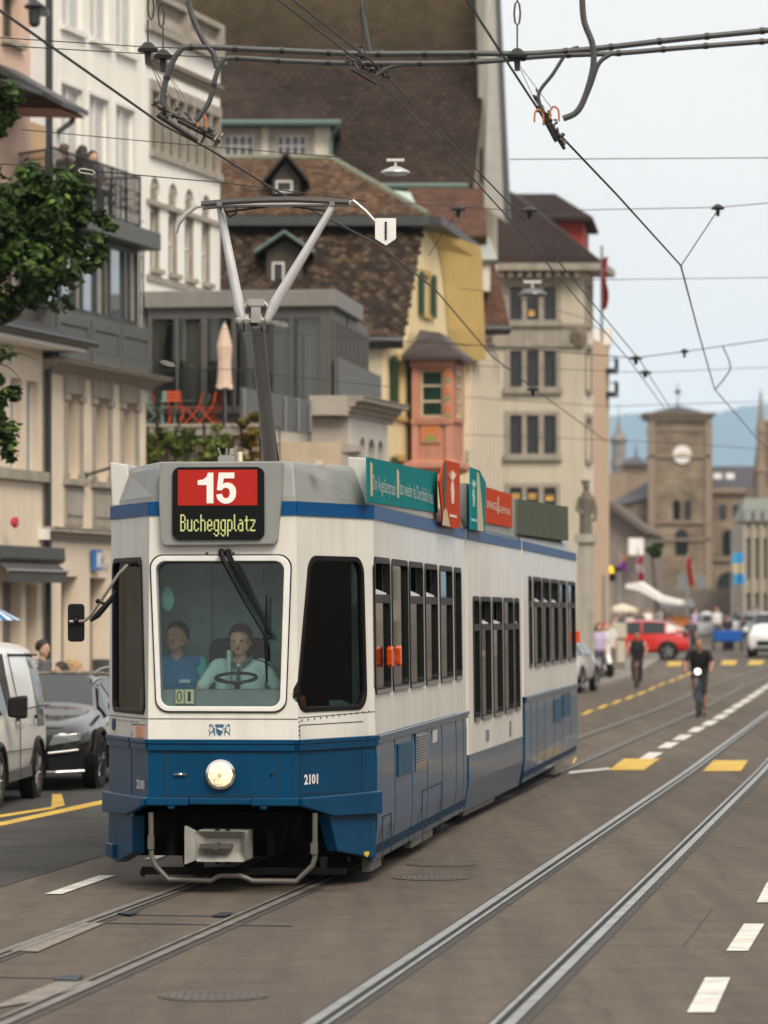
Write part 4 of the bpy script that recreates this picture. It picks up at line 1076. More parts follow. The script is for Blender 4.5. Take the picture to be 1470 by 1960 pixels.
def fixwm(t, fr_): WM[t] = fr_.M.copy(); return t
def win(parent, fr_, q, t=.14, nx=1, nz=0, fm=None, gm=None, fw=.06, sill=None, sm=None, name='window', poly=None, bar=.05, surround=0, sd=.06, zs=None):
 s0, s1, z0, z1 = q
 fm, gm = fm or MFRW, gm or MWG
 b = MB(fr_)
 outer = poly or rect(s0, s1, z0, z1)
 cx, cz = (s0 + s1) / 2, (z0 + z1) / 2
 kx, kz = 1 - 2 * fw / (s1 - s0), 1 - 2 * fw / (z1 - z0)
 inner = [(cx + (x - cx) * kx, cz + (z - cz) * kz) for x, z in outer]
 b.ring(outer, inner, t, t + .06)
 for i in range(1, nx + 1): x = s0 + (s1 - s0) * i / (nx + 1); b.box(x - bar / 2, x + bar / 2, t - .005, t + .05, z0 + fw * .5, z1 - fw * .5)
 for i in range(1, nz + 1):
  z = z0 + (z1 - z0) * i / (nz + 1) if not zs else zs[i - 1]
  b.box(s0 + fw * .5, s1 - fw * .5, t - .003, t + .048, z - bar / 2, z + bar / 2)
 o = b.build(name, fm, parent)
 b = MB(fr_); b.poly([(x, t + .03, z) for x, z in inner]); b.build('pane', gm, o)
 if sill is not None:
  b = MB(fr_); b.box(s0 - .08, s1 + .08, -sill, t, z0 - .10, z0); b.build('sill', sm or MSTONE, o)
 if surround:
  b = MB(fr_); g = surround
  b.ring(rect(s0 - g, s1 + g, z0 - (0 if sill is not None else g), z1 + g), rect(s0, s1, z0, z1), -sd, .02); b.build('surround', sm or MSTONE, o)
 return o
def wallp(parent, fr_, outline, holes, m, t=0, depth=.16, name='wall', back=None):
 b = MB(fr_); b.wall(outline, holes, t, depth)
 if back:                                             # give the wall its body
  n = len(outline)
  b.add([(x, t, z) for x, z in outline] + [(x, t + back, z) for x, z in outline], [(j, (j + 1) % n, n + (j + 1) % n, n + j) for j in range(n)] + [tuple(range(n, 2 * n))])
 return b.build(name, m, parent)
def moulding(parent, fr_, s0, s1, z0, z1, out, m, name='cornice', t=0, steps=3, ret=True, thick=.2):
 b = MB(fr_); pr = [(t + thick, z0), (t, z0)]
 for i in range(steps):
  f = (i + 1) / steps
  pr += [(t - out * f * f * .9 - out * .02, z0 + (z1 - z0) * i / steps), (t - out * f * f * .9 - out * .02, z0 + (z1 - z0) * (f - .06))]
 pr += [(t - out, z0 + (z1 - z0) * .96), (t - out, z1), (t + thick, z1)]
 b.loft([[(s0, y, z) for y, z in pr], [(s1 + (out * .5 if ret else 0), y, z) for y, z in pr]])
 return b.build(name, m, parent)
def tiles(b, o, u, v, inside, tw, th, cols_, lift=.025, W=None, H=None, seed=1):
 rnd = random.Random(seed); u = u.normalized(); v = v.normalized(); n = u.cross(v).normalized()
 for j in range(int(H / th) + 1):
  for i in range(-1, int(W / tw) + 1):
   x = (i + (.5 if j % 2 else 0)) * tw; y = j * th
   if not inside(x + tw / 2, y + th / 2): continue
   c = rnd.choice(cols_); k = rnd.uniform(.7, 1.25); b.col = tuple(a * k for a in c)
   l = lift * rnd.uniform(.7, 1.4); g = tw * .035
   pts = [(x + g, y + th * 1.25, .004), (x + g, y + th * .18, l), (x + tw * .28, y - th * .02, l), (x + tw * .72, y - th * .02, l), (x + tw - g, y + th * .18, l), (x + tw - g, y + th * 1.25, .004)]
   low = [(x + g, y + th * .18, 0), (x + tw * .28, y - th * .02, 0), (x + tw * .72, y - th * .02, 0), (x + tw - g, y + th * .18, 0)]
   w_ = lambda p: o + u * p[0] + v * p[1] + n * p[2]
   b.add([w_(p) for p in pts] + [w_(p) for p in low], [(0, 1, 2, 3, 4, 5), (1, 6, 7, 2), (2, 7, 8, 3), (3, 8, 9, 4)])
 b.col = None
def railing(b, p, q, z0, z1, n, r=.012, top=.02, posts=0):
 p, q = Vector(p), Vector(q)
 for i in range(n + 1):
  c = p.lerp(q, i / n); rr = r * (1.8 if posts and i % posts == 0 else 1)
  b.tube([(c.x, c.y, z0), (c.x, c.y, z1 + (.03 if posts and i % posts == 0 else 0))], rr, 4)
 for z in (z0 + .06, z1): b.tube([(p.x, p.y, z), (q.x, q.y, z)], top, 5)
# ---- low cream house at the left edge -------------------------------------------------
t_ = house('cream_house', 'low cream house at the left edge with awning box and tall narrow windows', FA)
fixwm(t_, FA)
s82 = FA.s_(82)
ze = FA.z(60, 660)
hol = [FA.r(50, 73, 728, 908), FA.r(20, 41, 722, 900), FA.r(-14, 8, 716, 893), FA.r(50, 71, 1118, 1265), FA.r(5, 40, 1112, 1268)]
hol[3] = (*hol[3][:2], .12, hol[3][3]); hol[4] = (*hol[4][:2], .12, hol[4][3])
wallp(t_, FA, rect(FA.s_(-90), s82, 0, ze), [rect(*h) for h in hol], MCREAM, 0, .22)
b = MB(FA); b.box(FA.s_(-90), s82, .25, 5, 0, ze); b.build('house_core', MCREAM, t_)
for h in hol[:3]: win(t_, FA, h, .12, 1, 0, MFRW, MWGC, .05, .10, MSTONE)
for h in hol[3:]:
 b = MB(FA); b.box(h[0], h[1], .2, .24, h[2], h[3]); b.build('recessed_panel', MSTONE2, t_)
b = MB(FA); b.box(FA.s_(-60), s82 + .05, -.12, 0, FA.z(70, 922), FA.z(70, 903)); b.build('string_course', MSTONE, t_)
b = MB(FA)                                               # roof edge with gutter
b.loft([[(s, y, z) for y, z in ((.4, ze), (-.55, ze), (-.62, ze + .05), (-.62, ze + .12), (.4, ze + .55))] for s in (FA.s_(-90), FA.s_(112))]); b.build('roof', MDKG, t_)
b = MB(FA); b.tube([(FA.s_(-90), -.66, ze + .1), (FA.s_(118), -.66, ze + .1)], .07, 8); b.build('gutter', MGUT, t_)
b = MB(FA); b.box(FA.s_(-90), FA.s_(110), -.55, .2, ze - .06, ze - .002); b.build('soffit', MWHT, t_)
# awning: cassette, cloth and its fringe
fz = lambda y: FA.z(60, y)
aw = thing('awning', 'folded dark grey awning with fringed valance on the cream house', 'awning', tuple(FA.pt(FA.s_(40), 0, 0)), FA.a)
WM[aw] = Matrix.Translation(FA.pt(FA.s_(40), 0, 0)) @ Matrix.Rotation(FA.a, 4, 'Z')
b = MB(FA); s0, s1 = FA.s_(-40), FA.s_(84)
b.loft([[(s, y, z) for y, z in ((0, fz(1083)), (-.36, fz(1079)), (-.42, fz(1072)), (-.40, fz(1048)), (0, fz(1046)))] for s in (s0, s1)]); b.build('cassette', MDKG, aw, bevel=.02)
b = MB(FA)
zz = [(s0 + (s1 - s0) * .93 * i / 40, -.52 - .012 * (i % 2)) for i in range(41)]
b.loft([[(s, y, fz(1116)) for s, y in zz], [(s, y, fz(1096)) for s, y in zz], [(s, -.50, fz(1094)) for s, y in zz], [(s, -.36, fz(1080)) for s, y in zz]], cap=False, closed=False); b.build('valance', mat('awning_cloth', (.06, .06, .062), .9, var=.2), aw)
b = MB(FA); b.tube([(s0, -.53, fz(1094)), (s0 + (s1 - s0) * .94, -.53, fz(1094))], .025, 6); b.build('front_bar', MZINC, aw)
b = MB(FA); b.lathe([(.09, -.05), (.1, 0), (.06, .05)], (FA.s_(1.5), -.25, FA.z(1, 1000)), 12, 'y')
tag(b.build('round_sign', plain('sign_crimson', (.5, .02, .06), .4)), 'small round crimson sign on the cream wall above the awning', 'sign')
b = MB(FA); b.box(FA.s_(74), FA.s_(80), -.16, 0, FA.z(77, 1033), FA.z(77, 1012)); tag(b.build('alarm_box', MFRW), 'small white box on the cream wall right of the awning', 'wall box')
# ---- bank house with stone window frames, grey glazed storey on top ---------------------
bk = fixwm(house('bank_house', 'cream bank house with stone framed windows under a grey glazed upper storey', FA), FA)
s0, s1 = s82 + .05, FA.s_(279)
zc0, zc1 = FA.z(90, 713), FA.z(90, 688)
wins = [FA.r(128, 152, 752, 916), FA.r(181, 207.5, 765, 920), FA.r(235, 259, 775, 926)]
zw0, zw1 = wins[0][2], wins[0][3]
doors = [(*FA.r(117, 149, 1103, 1300)[:2], .12, FA.z(130, 1103)), (*FA.r(172, 204, 1106, 1300)[:2], .12, FA.z(185, 1106)), (*FA.r(225, 255, 1106, 1300)[:2], .12, FA.z(185, 1106))]
hh = [rect(w[0], w[1], zw0, zw1) for w in wins] + [rect(*d) for d in doors]
wallp(bk, FA, rect(s0, s1, 0, zc0), hh, MCREAM, 0, .30)
b = MB(FA); b.box(s0, s1, .32, 4.5, 0, zc0); b.build('house_core', MCREAM, bk)
for w in wins: win(bk, FA, (w[0], w[1], zw0, zw1), .26, 1, 0, MSTONE2, mat('drawn_blind', (.18, .165, .145), .6, var=.1), .04)
for d in doors:
 b = MB(FA); b.box(d[0], d[1], .28, .31, d[2], d[3]); f = b.build('recessed_door', mat('door_taupe', (.19, .15, .125), .6, var=.1), bk)
 b = MB(FA); b.box(d[0], d[0] + .22, .2, .279, d[3] - .55, d[3]); b.build('lamp_box', MDKG, f)
for w in wins:                                           # pilasters, lintels, panels under each window
 b = MB(FA); g = .16; zl_ = FA.z(90, 1003)
 for x in (w[0] - g, w[1]):
  b.box(x, x + g, -.035, .02, zw0 + .10, zw1 - .14); b.box(x - .02, x + g + .02, -.06, .02, zw0, zw0 + .1); b.box(x - .03, x + g + .03, -.08, .02, zw1 - .14, zw1 - .02)
 b.box(w[0] - g - .03, w[1] + g + .03, -.05, .02, zw1, zw1 + .40)
 b.box(w[0] - g - .06, w[1] + g + .06, -.12, .02, zw0 - .12, zw0 - .001)
 b.box(w[0] - g, w[1] + g, -.03, .02, zl_, zw0 - .12); b.box(w[0] - .06, w[1] + .06, -.055, -.031, zl_ + .18, zw0 - .26)
 b.build('stone_surround', MSTONE, bk, bevel=.012)
moulding(bk, FA, s0 - .05, s1, zc0, zc1, .5, MSTONE, steps=4)
moulding(bk, FA, s0 - .05, s1 + .1, FA.z(90, 1035), FA.z(90, 1008), .22, MSTONE, 'ledge', steps=3)
sg_ = thing('bank_sign', 'blue and white square bank sign with raised letters on cream wall', 'sign', tuple(FA.pt(FA.s_(172), -.1, 3.0)), FA.a)
WM[sg_] = Matrix.Translation(FA.pt(FA.s_(172), -.1, 3.0)) @ Matrix.Rotation(FA.a, 4, 'Z')
x0, x1, z0, z1 = FA.r(171, 184, 1052, 1091)
b = MB(FA); b.box(x0, x1, -.12, -.04, z0, z1); pnl = b.build('sign_panel', plain('sign_blue', (.03, .16, .42), .4), sg_)
b = MB(FA); xm = (x0 + x1) / 2; w_ = (x1 - x0)
b.box(x0 + .08, x0 + .16, -.125, -.121, z0 + .05, z1 - .05)
b.plate([(x0 + .18, (z0 + z1) / 2), (x1 - .13, z1 - .05), (x1 - .03, z1 - .05), (x0 + .28, (z0 + z1) / 2), (x1 - .03, z0 + .05), (x1 - .13, z0 + .05)], -.125, -.121)
b.build('chevron_mark', MFRW, pnl)
b = MB(FA); b.text('Zürcher', FA.s_(186), FA.s_(199), FA.z(186, 1071), FA.z(186, 1057), -.05, bold=True); b.text('Kantonalbank', FA.s_(186), FA.s_(207), FA.z(186, 1087), FA.z(186, 1074), -.05, bold=True)
b.build('sign_lettering', plain('letters_grey', (.42, .42, .44), .5), sg_)
b = MB(FA); x0, x1, z0, z1 = FA.r(177, 191, 1262, 1298); b.box(x0, x1, -.2, 0, z0, z1); tag(b.build('letter_box', MDKG, bevel=.01), 'black upright box mounted on the wall between bank doors', 'letter box')
b = MB(FA); b.tube([(s0 + .02, -.08, .1), (s0 + .02, -.08, ze - .1)], .06, 8); tag(b.build('drainpipe', MGUT), 'dark drainpipe between the cream house and the bank house', 'drainpipe')
b = MB(FA); b.tube([(FA.s_(163), 0, FA.z(163, 910)), (FA.s_(181), -.4, FA.z(181, 893))], .03, 6); b.ball((FA.s_(163), 0, FA.z(163, 909)), .06); tag(b.build('flag_bracket', MGUT), 'short grey bracket arm on the wall between two stone windows', 'bracket')
# grey storey: panels, glazing, roof slab
gz0, gz1 = zc1 + .005, FA.z(100, 588)
b = MB(FA); b.box(FA.s_(100), FA.s_(284), -.02, 3, gz0, gz1); b.build('grey_parapet', MGREY, bk)
for a, c in ((106, 168), (171.5, 226), (228.5, 281)):
 b = MB(FA); x0, x1 = FA.s_(a), FA.s_(c); zz0, zz1 = gz0 + .08, gz1 - .08
 b.ring(rect(x0, x1, zz0, zz1), rect(x0 + .12, x1 - .12, zz0 + .2, zz1 - .18), -.06, -.021); b.box(x0 + .13, x1 - .13, -.034, -.0205, zz0 + .21, zz1 - .19)
 b.build('parapet_panel', MGREY, bk, bevel=.008)
zr0, zr1 = FA.z(285, 481), FA.z(285, 447)
x0, x1 = FA.s_(92), FA.s_(268)
b = MB(FA)
ed = [x0, FA.s_(122), FA.s_(150), FA.s_(163), FA.s_(190), FA.s_(206), FA.s_(216), FA.s_(244), FA.s_(254), x1]
for x in ed: b.box(x - .05, x + .05, .05, .18, gz1, zr0)
b.box(x0, x1, .05, .16, gz1, gz1 + .10); b.box(x0, x1, .05, .16, zr0 - .12, zr0)
gf = b.build('glazing_frame', MDKG, bk)
for a, c in zip(ed, ed[1:]):
 b = MB(FA); b.box(a + .05, c - .05, .10, .112, gz1 + .1, zr0 - .12); b.build('pane', mat('sky_glass', (.10, .13, .15), .02, var=0, spec=1.0, coat=1.0) if c - a > .5 else MWGC, gf)
b = MB(FA); b.box(x0, x1, .6, .7, gz1, zr0); b.build('blind_wall', MWGC, bk)
b = MB(FA); b.box(FA.s_(60), FA.s_(285), -.25, 3, zr0, zr1); b.build('roof_slab', MGREY, bk, bevel=.02)
b = MB(FA); b.tube([(FA.s_(270), .02, gz1), (FA.s_(270), .02, zr0)], .02, 6); b.tube([(FA.s_(276), .02, gz1), (FA.s_(276), .02, zr0)], .02, 6)
for i in range(6): b.tube([(FA.s_(270), .02, gz1 + .3 + i * .35), (FA.s_(276), .02, gz1 + .3 + i * .35)], .012, 5)
b.build('ladder_rail', MIRN, bk)
zt = FA.z(257, 340)
br = thing('balcony_railing', 'ornate black iron balcony railing above the grey glazed storey', 'railing', tuple(FA.pt(FA.s_(170), -.1, zr1)), FA.a)
WM[br] = Matrix.Translation(FA.pt(FA.s_(170), -.1, zr1)) @ Matrix.Rotation(FA.a, 4, 'Z')
b = MB(FA); railing(b, (FA.s_(86), -.12, 0), (FA.s_(257), -.12, 0), zr1, zt, 66, .009, .02, 11); railing(b, (FA.s_(257), -.12, 0), (FA.s_(257), 1.5, 0), zr1, zt, 16, .009, .02)
rnd = random.Random(3); n = 30
for i in range(n):                                       # scrollwork
 c = FA.s_(86) + (FA.s_(257) - FA.s_(86)) * (i + .5) / n
 for zc_, sg in ((zr1 + .62, 1), (zr1 + .30, -1), (zr1 + .45, 1)):
  b.tube([(c + .05 * math.cos(a * sg) * (1 - a / 9), -.12, zc_ + .10 * math.sin(a) * (1 - a / 9)) for a in [k * .8 for k in range(8)]], .006, 4)
b.build('bars', MIRN, br)
b = MB(FA); n = 9
for i in range(n): b.tube([(FA.s_(-60) + (FA.s_(86) - FA.s_(-60)) * i / n, 1.6, zr1 - .3), (FA.s_(-60) + (FA.s_(86) - FA.s_(-60)) * i / n, 1.6, zt)], .012, 4)
pa, pb = P(-40, 0, 72.2), P(86, 0, 70.6)
b2 = MB(); railing(b2, (pa.x, pa.y, 0), (pb.x, pb.y, 0), zr1 - .1, zt, 26, .011, .02)
for k in range(13):
 c = pa.lerp(pb, (k + .5) / 13)
 b2.tube([(c.x + .06 * math.cos(a), c.y, zt - .25 + .12 * math.sin(a)) for a in [q * math.pi / 5 for q in range(10)]], .008, 4, closed=True)
tag(b2.build('terrace_railing', MIRN), 'open iron terrace railing with ring ornaments at the upper left', 'railing')
# ---- pink house above, with its small pent roof ----------------------------------------
t = .8
pk = fixwm(house('pink_house', 'pink plastered house at the top left with a small tiled pent roof', FA), FA)
h = FA.r(5, 38, -30, 72, t)
zp = FA.z(0, -80, t)
wallp(pk, FA, rect(FA.s_(-120, t), FA.s_(58, t), 6, zp), [rect(*h)], MPINK, t, .25, back=.3)
win(pk, Fr(*FA.pt(0, t, 0)[:2], FA.a), (h[0], h[1], h[2], h[3]), .16, 1, 0, MSTONE2, MWG, .07, .12, MSTONE)
zq0, zq1 = FA.z(58, 330, t), FA.z(60, 232, t)
b = MB(FA); b.box(FA.s_(30, t), FA.s_(88, t), t + .02, t + .5, FA.z(58, 345, t), zq1); b.build('peach_wall', MPEACH, pk)
b = MB(FA); b.box(FA.s_(60, t), FA.s_(96, t), t + .6, t + .9, 6, zp); b.build('grey_wall', mat('plaster_bluegrey', (.42, .45, .48), .85), pk)
b = MB(FA); ra, rb = FA.s_(64, 0), FA.s_(134, -.2)
b.box(FA.s_(-60), FA.s_(72), -.2, t, FA.z(72, 188), FA.z(72, 180))
b.loft([[(s, y, z + (s - ra) * -.0) for y, z in ((t, FA.z(58, 158, t)), (-.55, FA.z(134, 232)), (-.55, FA.z(134, 222)), (t, FA.z(58, 145, t)))] for s in (ra, rb)]); b.build('pent_roof', MDKG, pk)
b = MB(FA); b.poly([(rb - .001, t, FA.z(58, 230, t)), (rb - .001, -.5, FA.z(134, 233)), (rb - .001, t, FA.z(58, 160, t))]); b.poly([(ra, t, FA.z(58, 232, t)), (rb, t, FA.z(58, 232, t)), (rb, -.5, FA.z(134, 236)), (ra, -.5, FA.z(134, 236))]); b.build('soffit', mat('soffit_brick', (.40, .22, .16), .8), pk)
b = MB(); b.tube([P(55, 168, 70), P(100, 190, 72), P(142, 212, 74.5), P(138, 232, 74.7), P(118, 248, 75.5), P(97, 262, 76), P(95, 330, 76)], .055, 8)
b.build('gutter_pipe', MGUT, pk, smooth=True)
b = MB(FA); b.tube([(FA.s_(94, 1.4), 1.4, 8), (FA.s_(94, 1.4), 1.4, 16)], .075, 8); tag(b.build('drainpipe', MGUT), 'tall dark drainpipe left of the white five storey house', 'drainpipe')
b = MB(); b.lathe([(.05, -.2), (.1, -.15), (.11, .1), (.18, .14), (.2, .16), (.02, .3)], tuple(P(66, 30, 69)), 10); b.tube([P(66, 12, 69), P(58, -5, 69.5)], .05); b.box(P(58, 0, 69).x, P(90, 0, 69).x, 68.9, 69.6, P(0, 22, 69).z, P(0, 14, 69).z)
b.build('wall_lantern', MGUT, pk)
# ---- white houses set back above the balcony ---------------------------------------------
t = 1.6
FB = Fr(*FA.pt(0, t, 0)[:2], FA.a)
wh = fixwm(house('white_house', 'tall plain white house behind the iron balcony at the upper left', FB), FB)
zt5 = 17.5
r1 = [FB.r(118, 158, 0, 47), FB.r(172.5, 208, 0, 70), FB.r(222, 257, 0, 97)]
r2 = [FB.r(115, 156, 158, 330), FB.r(169, 206, 176, 350), FB.r(220, 256, 196, 370)]
za0, zb0_, zb1_ = r1[0][2], r2[0][3] - 1.95, r2[0][3]
hol = [(r[0], r[1], za0, za0 + 1.9) for r in r1] + [(r[0], r[1], zb0_, zb1_) for r in r2]
wallp(wh, FB, rect(FB.s_(96), FB.s_(279.5), 0, zt5), [rect(*h) for h in hol], MWHT, 0, .16, back=5)
for i, h in enumerate(hol): win(wh, FB, h, .08, 1, 0, MFRW, mat('white_curtain', (.46, .47, .47), .25, var=.15, scale=3, spec=.6), .05, .10 if i < 3 else None, MFRW, bar=.1, surround=.08 if i > 2 else 0, sd=.03)
ar = fixwm(house('arched_house', 'white house with stone arches, shuttered window row and roof balustrade', FB), FB)
xa, xb = FB.s_(280), FB.s_(421)
zpar = FB.z(285, 60)
xs_ = [FB.s_(287 + 131 * i / 8) for i in range(9)]
zs0, zs1 = FB.z(290, 287), FB.z(290, 172)
zA0, zA1 = FB.z(287, 512), FB.z(287, 335)
aa = [(287, 307), (322.5, 341), (354, 372), (386.5, 404)]
hol = [arch(FB.s_(a), FB.s_(c), zA0, zA1) for a, c in aa] + [rect(xs_[0] + .02, xs_[8], zs0, zs1)]
wallp(ar, FB, rect(xa, xb, 0, zpar), hol, MWHT, 0, .22, back=4)
b = MB(FB)
for x in xs_: b.box(x - .035, x + .035, -.05, .2, zs0, zs1)
b.box(xs_[0] - .05, xb, -.08, .02, zs0 - .14, zs0 - .001); b.box(xs_[0] - .05, xb - .02, -.05, .02, zs1 + .001, zs1 + .22)
b.build('shutter_frame', MSTONE, ar)
for a, c in zip(xs_, xs_[1:]):
 b = MB(FB); b.box(a + .035, c - .035, .08, .10, zs0, zs1)
 for k in range(14): b.box(a + .05, c - .05, .066, .08, zs0 + .05 + k * (zs1 - zs0 - .1) / 14, zs0 + .05 + (k + .6) * (zs1 - zs0 - .1) / 14)
 b.build('shutter', mat('shutter_dark', (.13, .125, .12), .6, var=.1), ar)
for (a, c) in aa:
 x0, x1 = FB.s_(a), FB.s_(c); zsp = zA1 - (x1 - x0) / 2 - .28
 win(ar, FB, (x0 + .05, x1 - .05, zA0, zsp - .02), .12, 1, 1, MFRW, MWG, .05, .1, MSTONE, bar=.04)
 b = MB(FB); b.plate(arch(x0 + .001, x1 - .001, zsp, zA1 - .001), .06, .2); b.box(x0, x0 + .06, .02, .2, zA0, zsp); b.box(x1 - .06, x1, .02, .2, zA0, zsp)
 for k in range(7): b.ball(((x0 + x1) / 2 + .12 * math.sin(k * 2.4), .055, zsp + .08 + k * .06), .05, 6, 4)
 b.build('carved_tympanum', MSTONE, ar)
moulding(ar, FB, xa, xb - .1, FB.z(285, 130), FB.z(285, 105), .12, MSTONE2, 'frieze')
b = MB(FB); b.box(xa, xb - .05, -.06, .02, FB.z(281, 385) - .05, FB.z(281, 385) + .05); b.box(xa, xb, -.05, .02, zA0 - .28, zA0 - .16); b.build('string_course', MSTONE, ar)
zq = zpar
b = MB(FB); b.box(xa - .1, xb, -.15, .3, zq, zq + .12); b.box(xa - .1, xb, -.12, .25, zq + .72, zq + .84)
for x in (xa + .1, (xa + xb) / 2, xb - .15): b.box(x - .14, x + .14, -.12, .25, zq + .12, zq + .72)
n = 22
for i in range(n):
 x = xa + .35 + (xb - xa - .7) * i / (n - 1)
 b.lathe([(.05, 0), (.09, .12), (.09, .2), (.035, .38), (.07, .54), (.05, .6)], (x, .06, zq + .12), 8)
b.build('balustrade', MSTONE, ar)
b = MB(FB); b.lathe([(.1, 0), (.06, .08), (.16, .16), (.2, .3), (.16, .44), (.03, .5)], ((xa + xb) / 2, .06, zq + .84), 12); b.build('ball_finial', MSTONE, ar, smooth=True)
# ---- grey glass pavilion on the terrace ---------------------------------------------------
MPVF = plain('pavilion_frame', (.085, .08, .077), .5)
PV = Fr(P(283, 0, 80.7).x, 80.7, -.123)
gp = fixwm(house('glass_pavilion', 'dark grey framed glass pavilion with flat roof above the terrace', PV), PV)
z0, z1 = PV.z(300, 792), PV.z(300, 590)
x1 = PV.s_(634)
b = MB(PV); b.box(-.05, x1 + .12, -.12, 4.2, z1, PV.z(300, 558)); b.build('roof', mat('fascia_grey', (.20, .195, .185), .6, var=.1, streak=.15), gp, bevel=.02)
b = MB(PV)
for a, c in ((283, 291), (336, 342), (385, 397), (443, 452), (499, 509), (555, 562), (612, 634)): b.box(PV.s_(a), PV.s_(c), .0, .16, z0, z1 - .002)
b.box(0, x1, .01, .15, z0, z0 + .16); b.box(0, x1, .01, .15, z1 - .22, z1 - .003)
pf = b.build('glazing_frame', MPVF, gp)
for a, c in ((291, 336), (342, 385), (397, 443), (452, 499), (509, 555), (562, 612)):
 b = MB(PV); b.box(PV.s_(a), PV.s_(c), .07, .08, z0 + .16, z1 - .22); b.build('pane', glassmat('pavilion_glass', (.86, .89, .88), .9) if 'pavilion_glass' not in MT else MT['pavilion_glass'], pf)
b = MB(PV); b.box(0, x1, 2.6, 2.7, z0, z1); b.box(0, x1, .2, 2.7, z0 - .1, z0); b.build('room', plain('room_dark', (.16, .155, .15), .8), gp)
for a, c, sl in ((293, 318, -.35), (345, 384, 0), (398, 412, 0), (520, 550, 0), (566, 610, 0), (455, 480, 0)):
 b = MB(PV); n = 24; xs = [PV.s_(a) + (PV.s_(c) - PV.s_(a)) * i / n for i in range(n + 1)]
 b.loft([[(x + sl * (1 - k), .32 + .05 * math.sin(i * 1.9), z0 + .1 + (z1 - z0 - .25) * k) for i, x in enumerate(xs)] for k in (0, .5, 1)], cap=False, closed=False)
 b.build('curtain', plain('curtain_sage', (.72, .71, .62), .9), gp)
b = MB(PV)                                               # flank with upright fins
PS = Fr(*PV.pt(x1, 0, 0)[:2], math.atan2(1, .132)); sx1 = PS.s_(708)
b.M = PS.M
b.box(.1, sx1, .05, .2, z0 - .4, z1 - .002)
for i in range(9): b.box(.15 + i * (sx1 - .2) / 9, .22 + i * (sx1 - .2) / 9, -.06, .05, z0, z1 - .25)
b.build('finned_wall', MPVF, gp)
b = MB(PS); b.box(-.02, PS.s_(716), -.16, -.06, z0 - .1, PS.z(648, 690)); b.build('side_parapet', MGREY, gp)
b = MB(PV); b.box(-3.2, PV.s_(500), -3.0, 0, 0, z0 - .6); b.box(-3.2, x1 + .2, 0, 5, 0, z0 - .6)
tag(b.build('terrace_block', mat('terrace_plaster', (.52, .43, .32), .85, var=.1, streak=.15)), 'cream plastered block carrying the roof terrace and glass pavilion', 'building')
b = MB(PV); b.box(-.3, PV.s_(505), -3.2, .0, z0 - .599, z0 - .46); b.box(-.3, PV.s_(520), -1.6, -.01, z0 - .459, z0 - .29)
tag(b.build('terrace_floor', MSTONE), 'grey stone terrace floor in front of the glass pavilion', 'terrace')
b = MB(PV); railing(b, (-.2, -.75, 0), (PV.s_(505), -.75, 0), z0 - .2, z0 + .85, 40, .009, .014, 8)
tag(b.build('terrace_railing', MIRN), 'thin dark terrace railing close in front of the pavilion glass', 'railing')
TY = 77.3
b = MB(); railing(b, (P(283, 0, TY).x, TY, 0), (P(535, 0, TY).x, TY, 0), P(0, 890, TY).z, P(0, 818, TY).z, 14, .014, .012, 3)
b.tube([P(283, 849, TY), P(535, 851, TY)], .012, 5)
for px, y0 in ((301, 712), (343, 800), (390, 803), (428, 735)): b.tube([P(px, y0 if px not in (301, 428) else 745, TY + .3), P(px, 890, TY + .3)], .035 if px in (301, 428) else .025, 6)
tag(b.build('garden_railing', MIRN), 'dark wire railing with posts along the planted terrace edge', 'railing')
b = MB(); b.loft([[P(460, 741, 79.0), P(597, 767, 78.4), P(597, 832, 78.4), P(460, 815, 79.0)], [p + Vector((0, .06, 0)) for p in (P(460, 741, 79.0), P(597, 767, 78.4), P(597, 832, 78.4), P(460, 815, 79.0))]])
ts = b.build('screen_panel', mat('screen_grey', (.15, .16, .17), .5, var=.1, streak=.1)); tag(ts, 'slanting grey metal balustrade panel right of the tram pantograph pole', 'panel')
b = MB()
for x in (468, 510, 547, 572, 594): b.tube([P(x, 741 + (x - 460) * .19, 78.94 - (x - 460) * .0044), P(x, 826, 78.94 - (x - 460) * .0044)], .022, 6)
b.build('post', MZINC, ts)
# annex with arches and curved roof edge
AX = Fr(P(668, 0, 80.3).x, 80.3, math.atan2(1, .25))
an = fixwm(house('arcade_annex', 'low grey white annex with small round arches beside the yellow house', AX), AX)
xa, xb = 0, AX.s_(742)
za, zb_ = 0, AX.z(680, 800)
hol = [arch(AX.s_(a), AX.s_(c), AX.z(700, 920), AX.z(700, y)) for a, c, y in ((689, 699.5, 838), (705, 718, 838), (723, 734, 838))]
wallp(an, AX, rect(xa, xb, 0, zb_), hol, mat('plaster_greywhite', (.52, .51, .47), .85, var=.06, streak=.12), 0, .2, back=3)
b = MB(AX); b.box(xa, xb, .2, .25, AX.z(700, 930), zb_ - .3); b.build('dark_opening', MDARK, an)
moulding(an, AX, xa - .3, xb + .2, zb_, zb_ + .42, .4, MSTONE, steps=4)
b = MB(); b.box(P(596, 0, 80.3).x, P(667, 0, 80.3).x, 80.3, 83, 0, zb_); b.box(P(592, 0, 80.2).x, P(667, 0, 80.2).x, 80.0, 83, zb_ + .02, zb_ + .42); b.build('end_wall', mat('plaster_taupe', (.36, .32, .28), .85, var=.1), an)
b = MB(); pr = [(525, 823), (540, 820), (570, 828), (640, 848), (688, 852), (690, 864), (640, 866), (570, 852), (528, 846)]
b.loft([[P(x, y, 80.8 - (x - 525) * .004) for x, y in pr], [P(x, y, 80.8) + Vector((0, 2.5, 0)) for x, y in pr]]); b.build('canopy_edge', mat('canopy_stone', (.42, .36, .33), .8, var=.15), an)
b = MB(); b.box(P(535, 0, 81).x, P(680, 0, 81).x, 81, 83.5, 0, P(0, 868, 81).z); b.build('canopy_wall', MSTONE2, an)
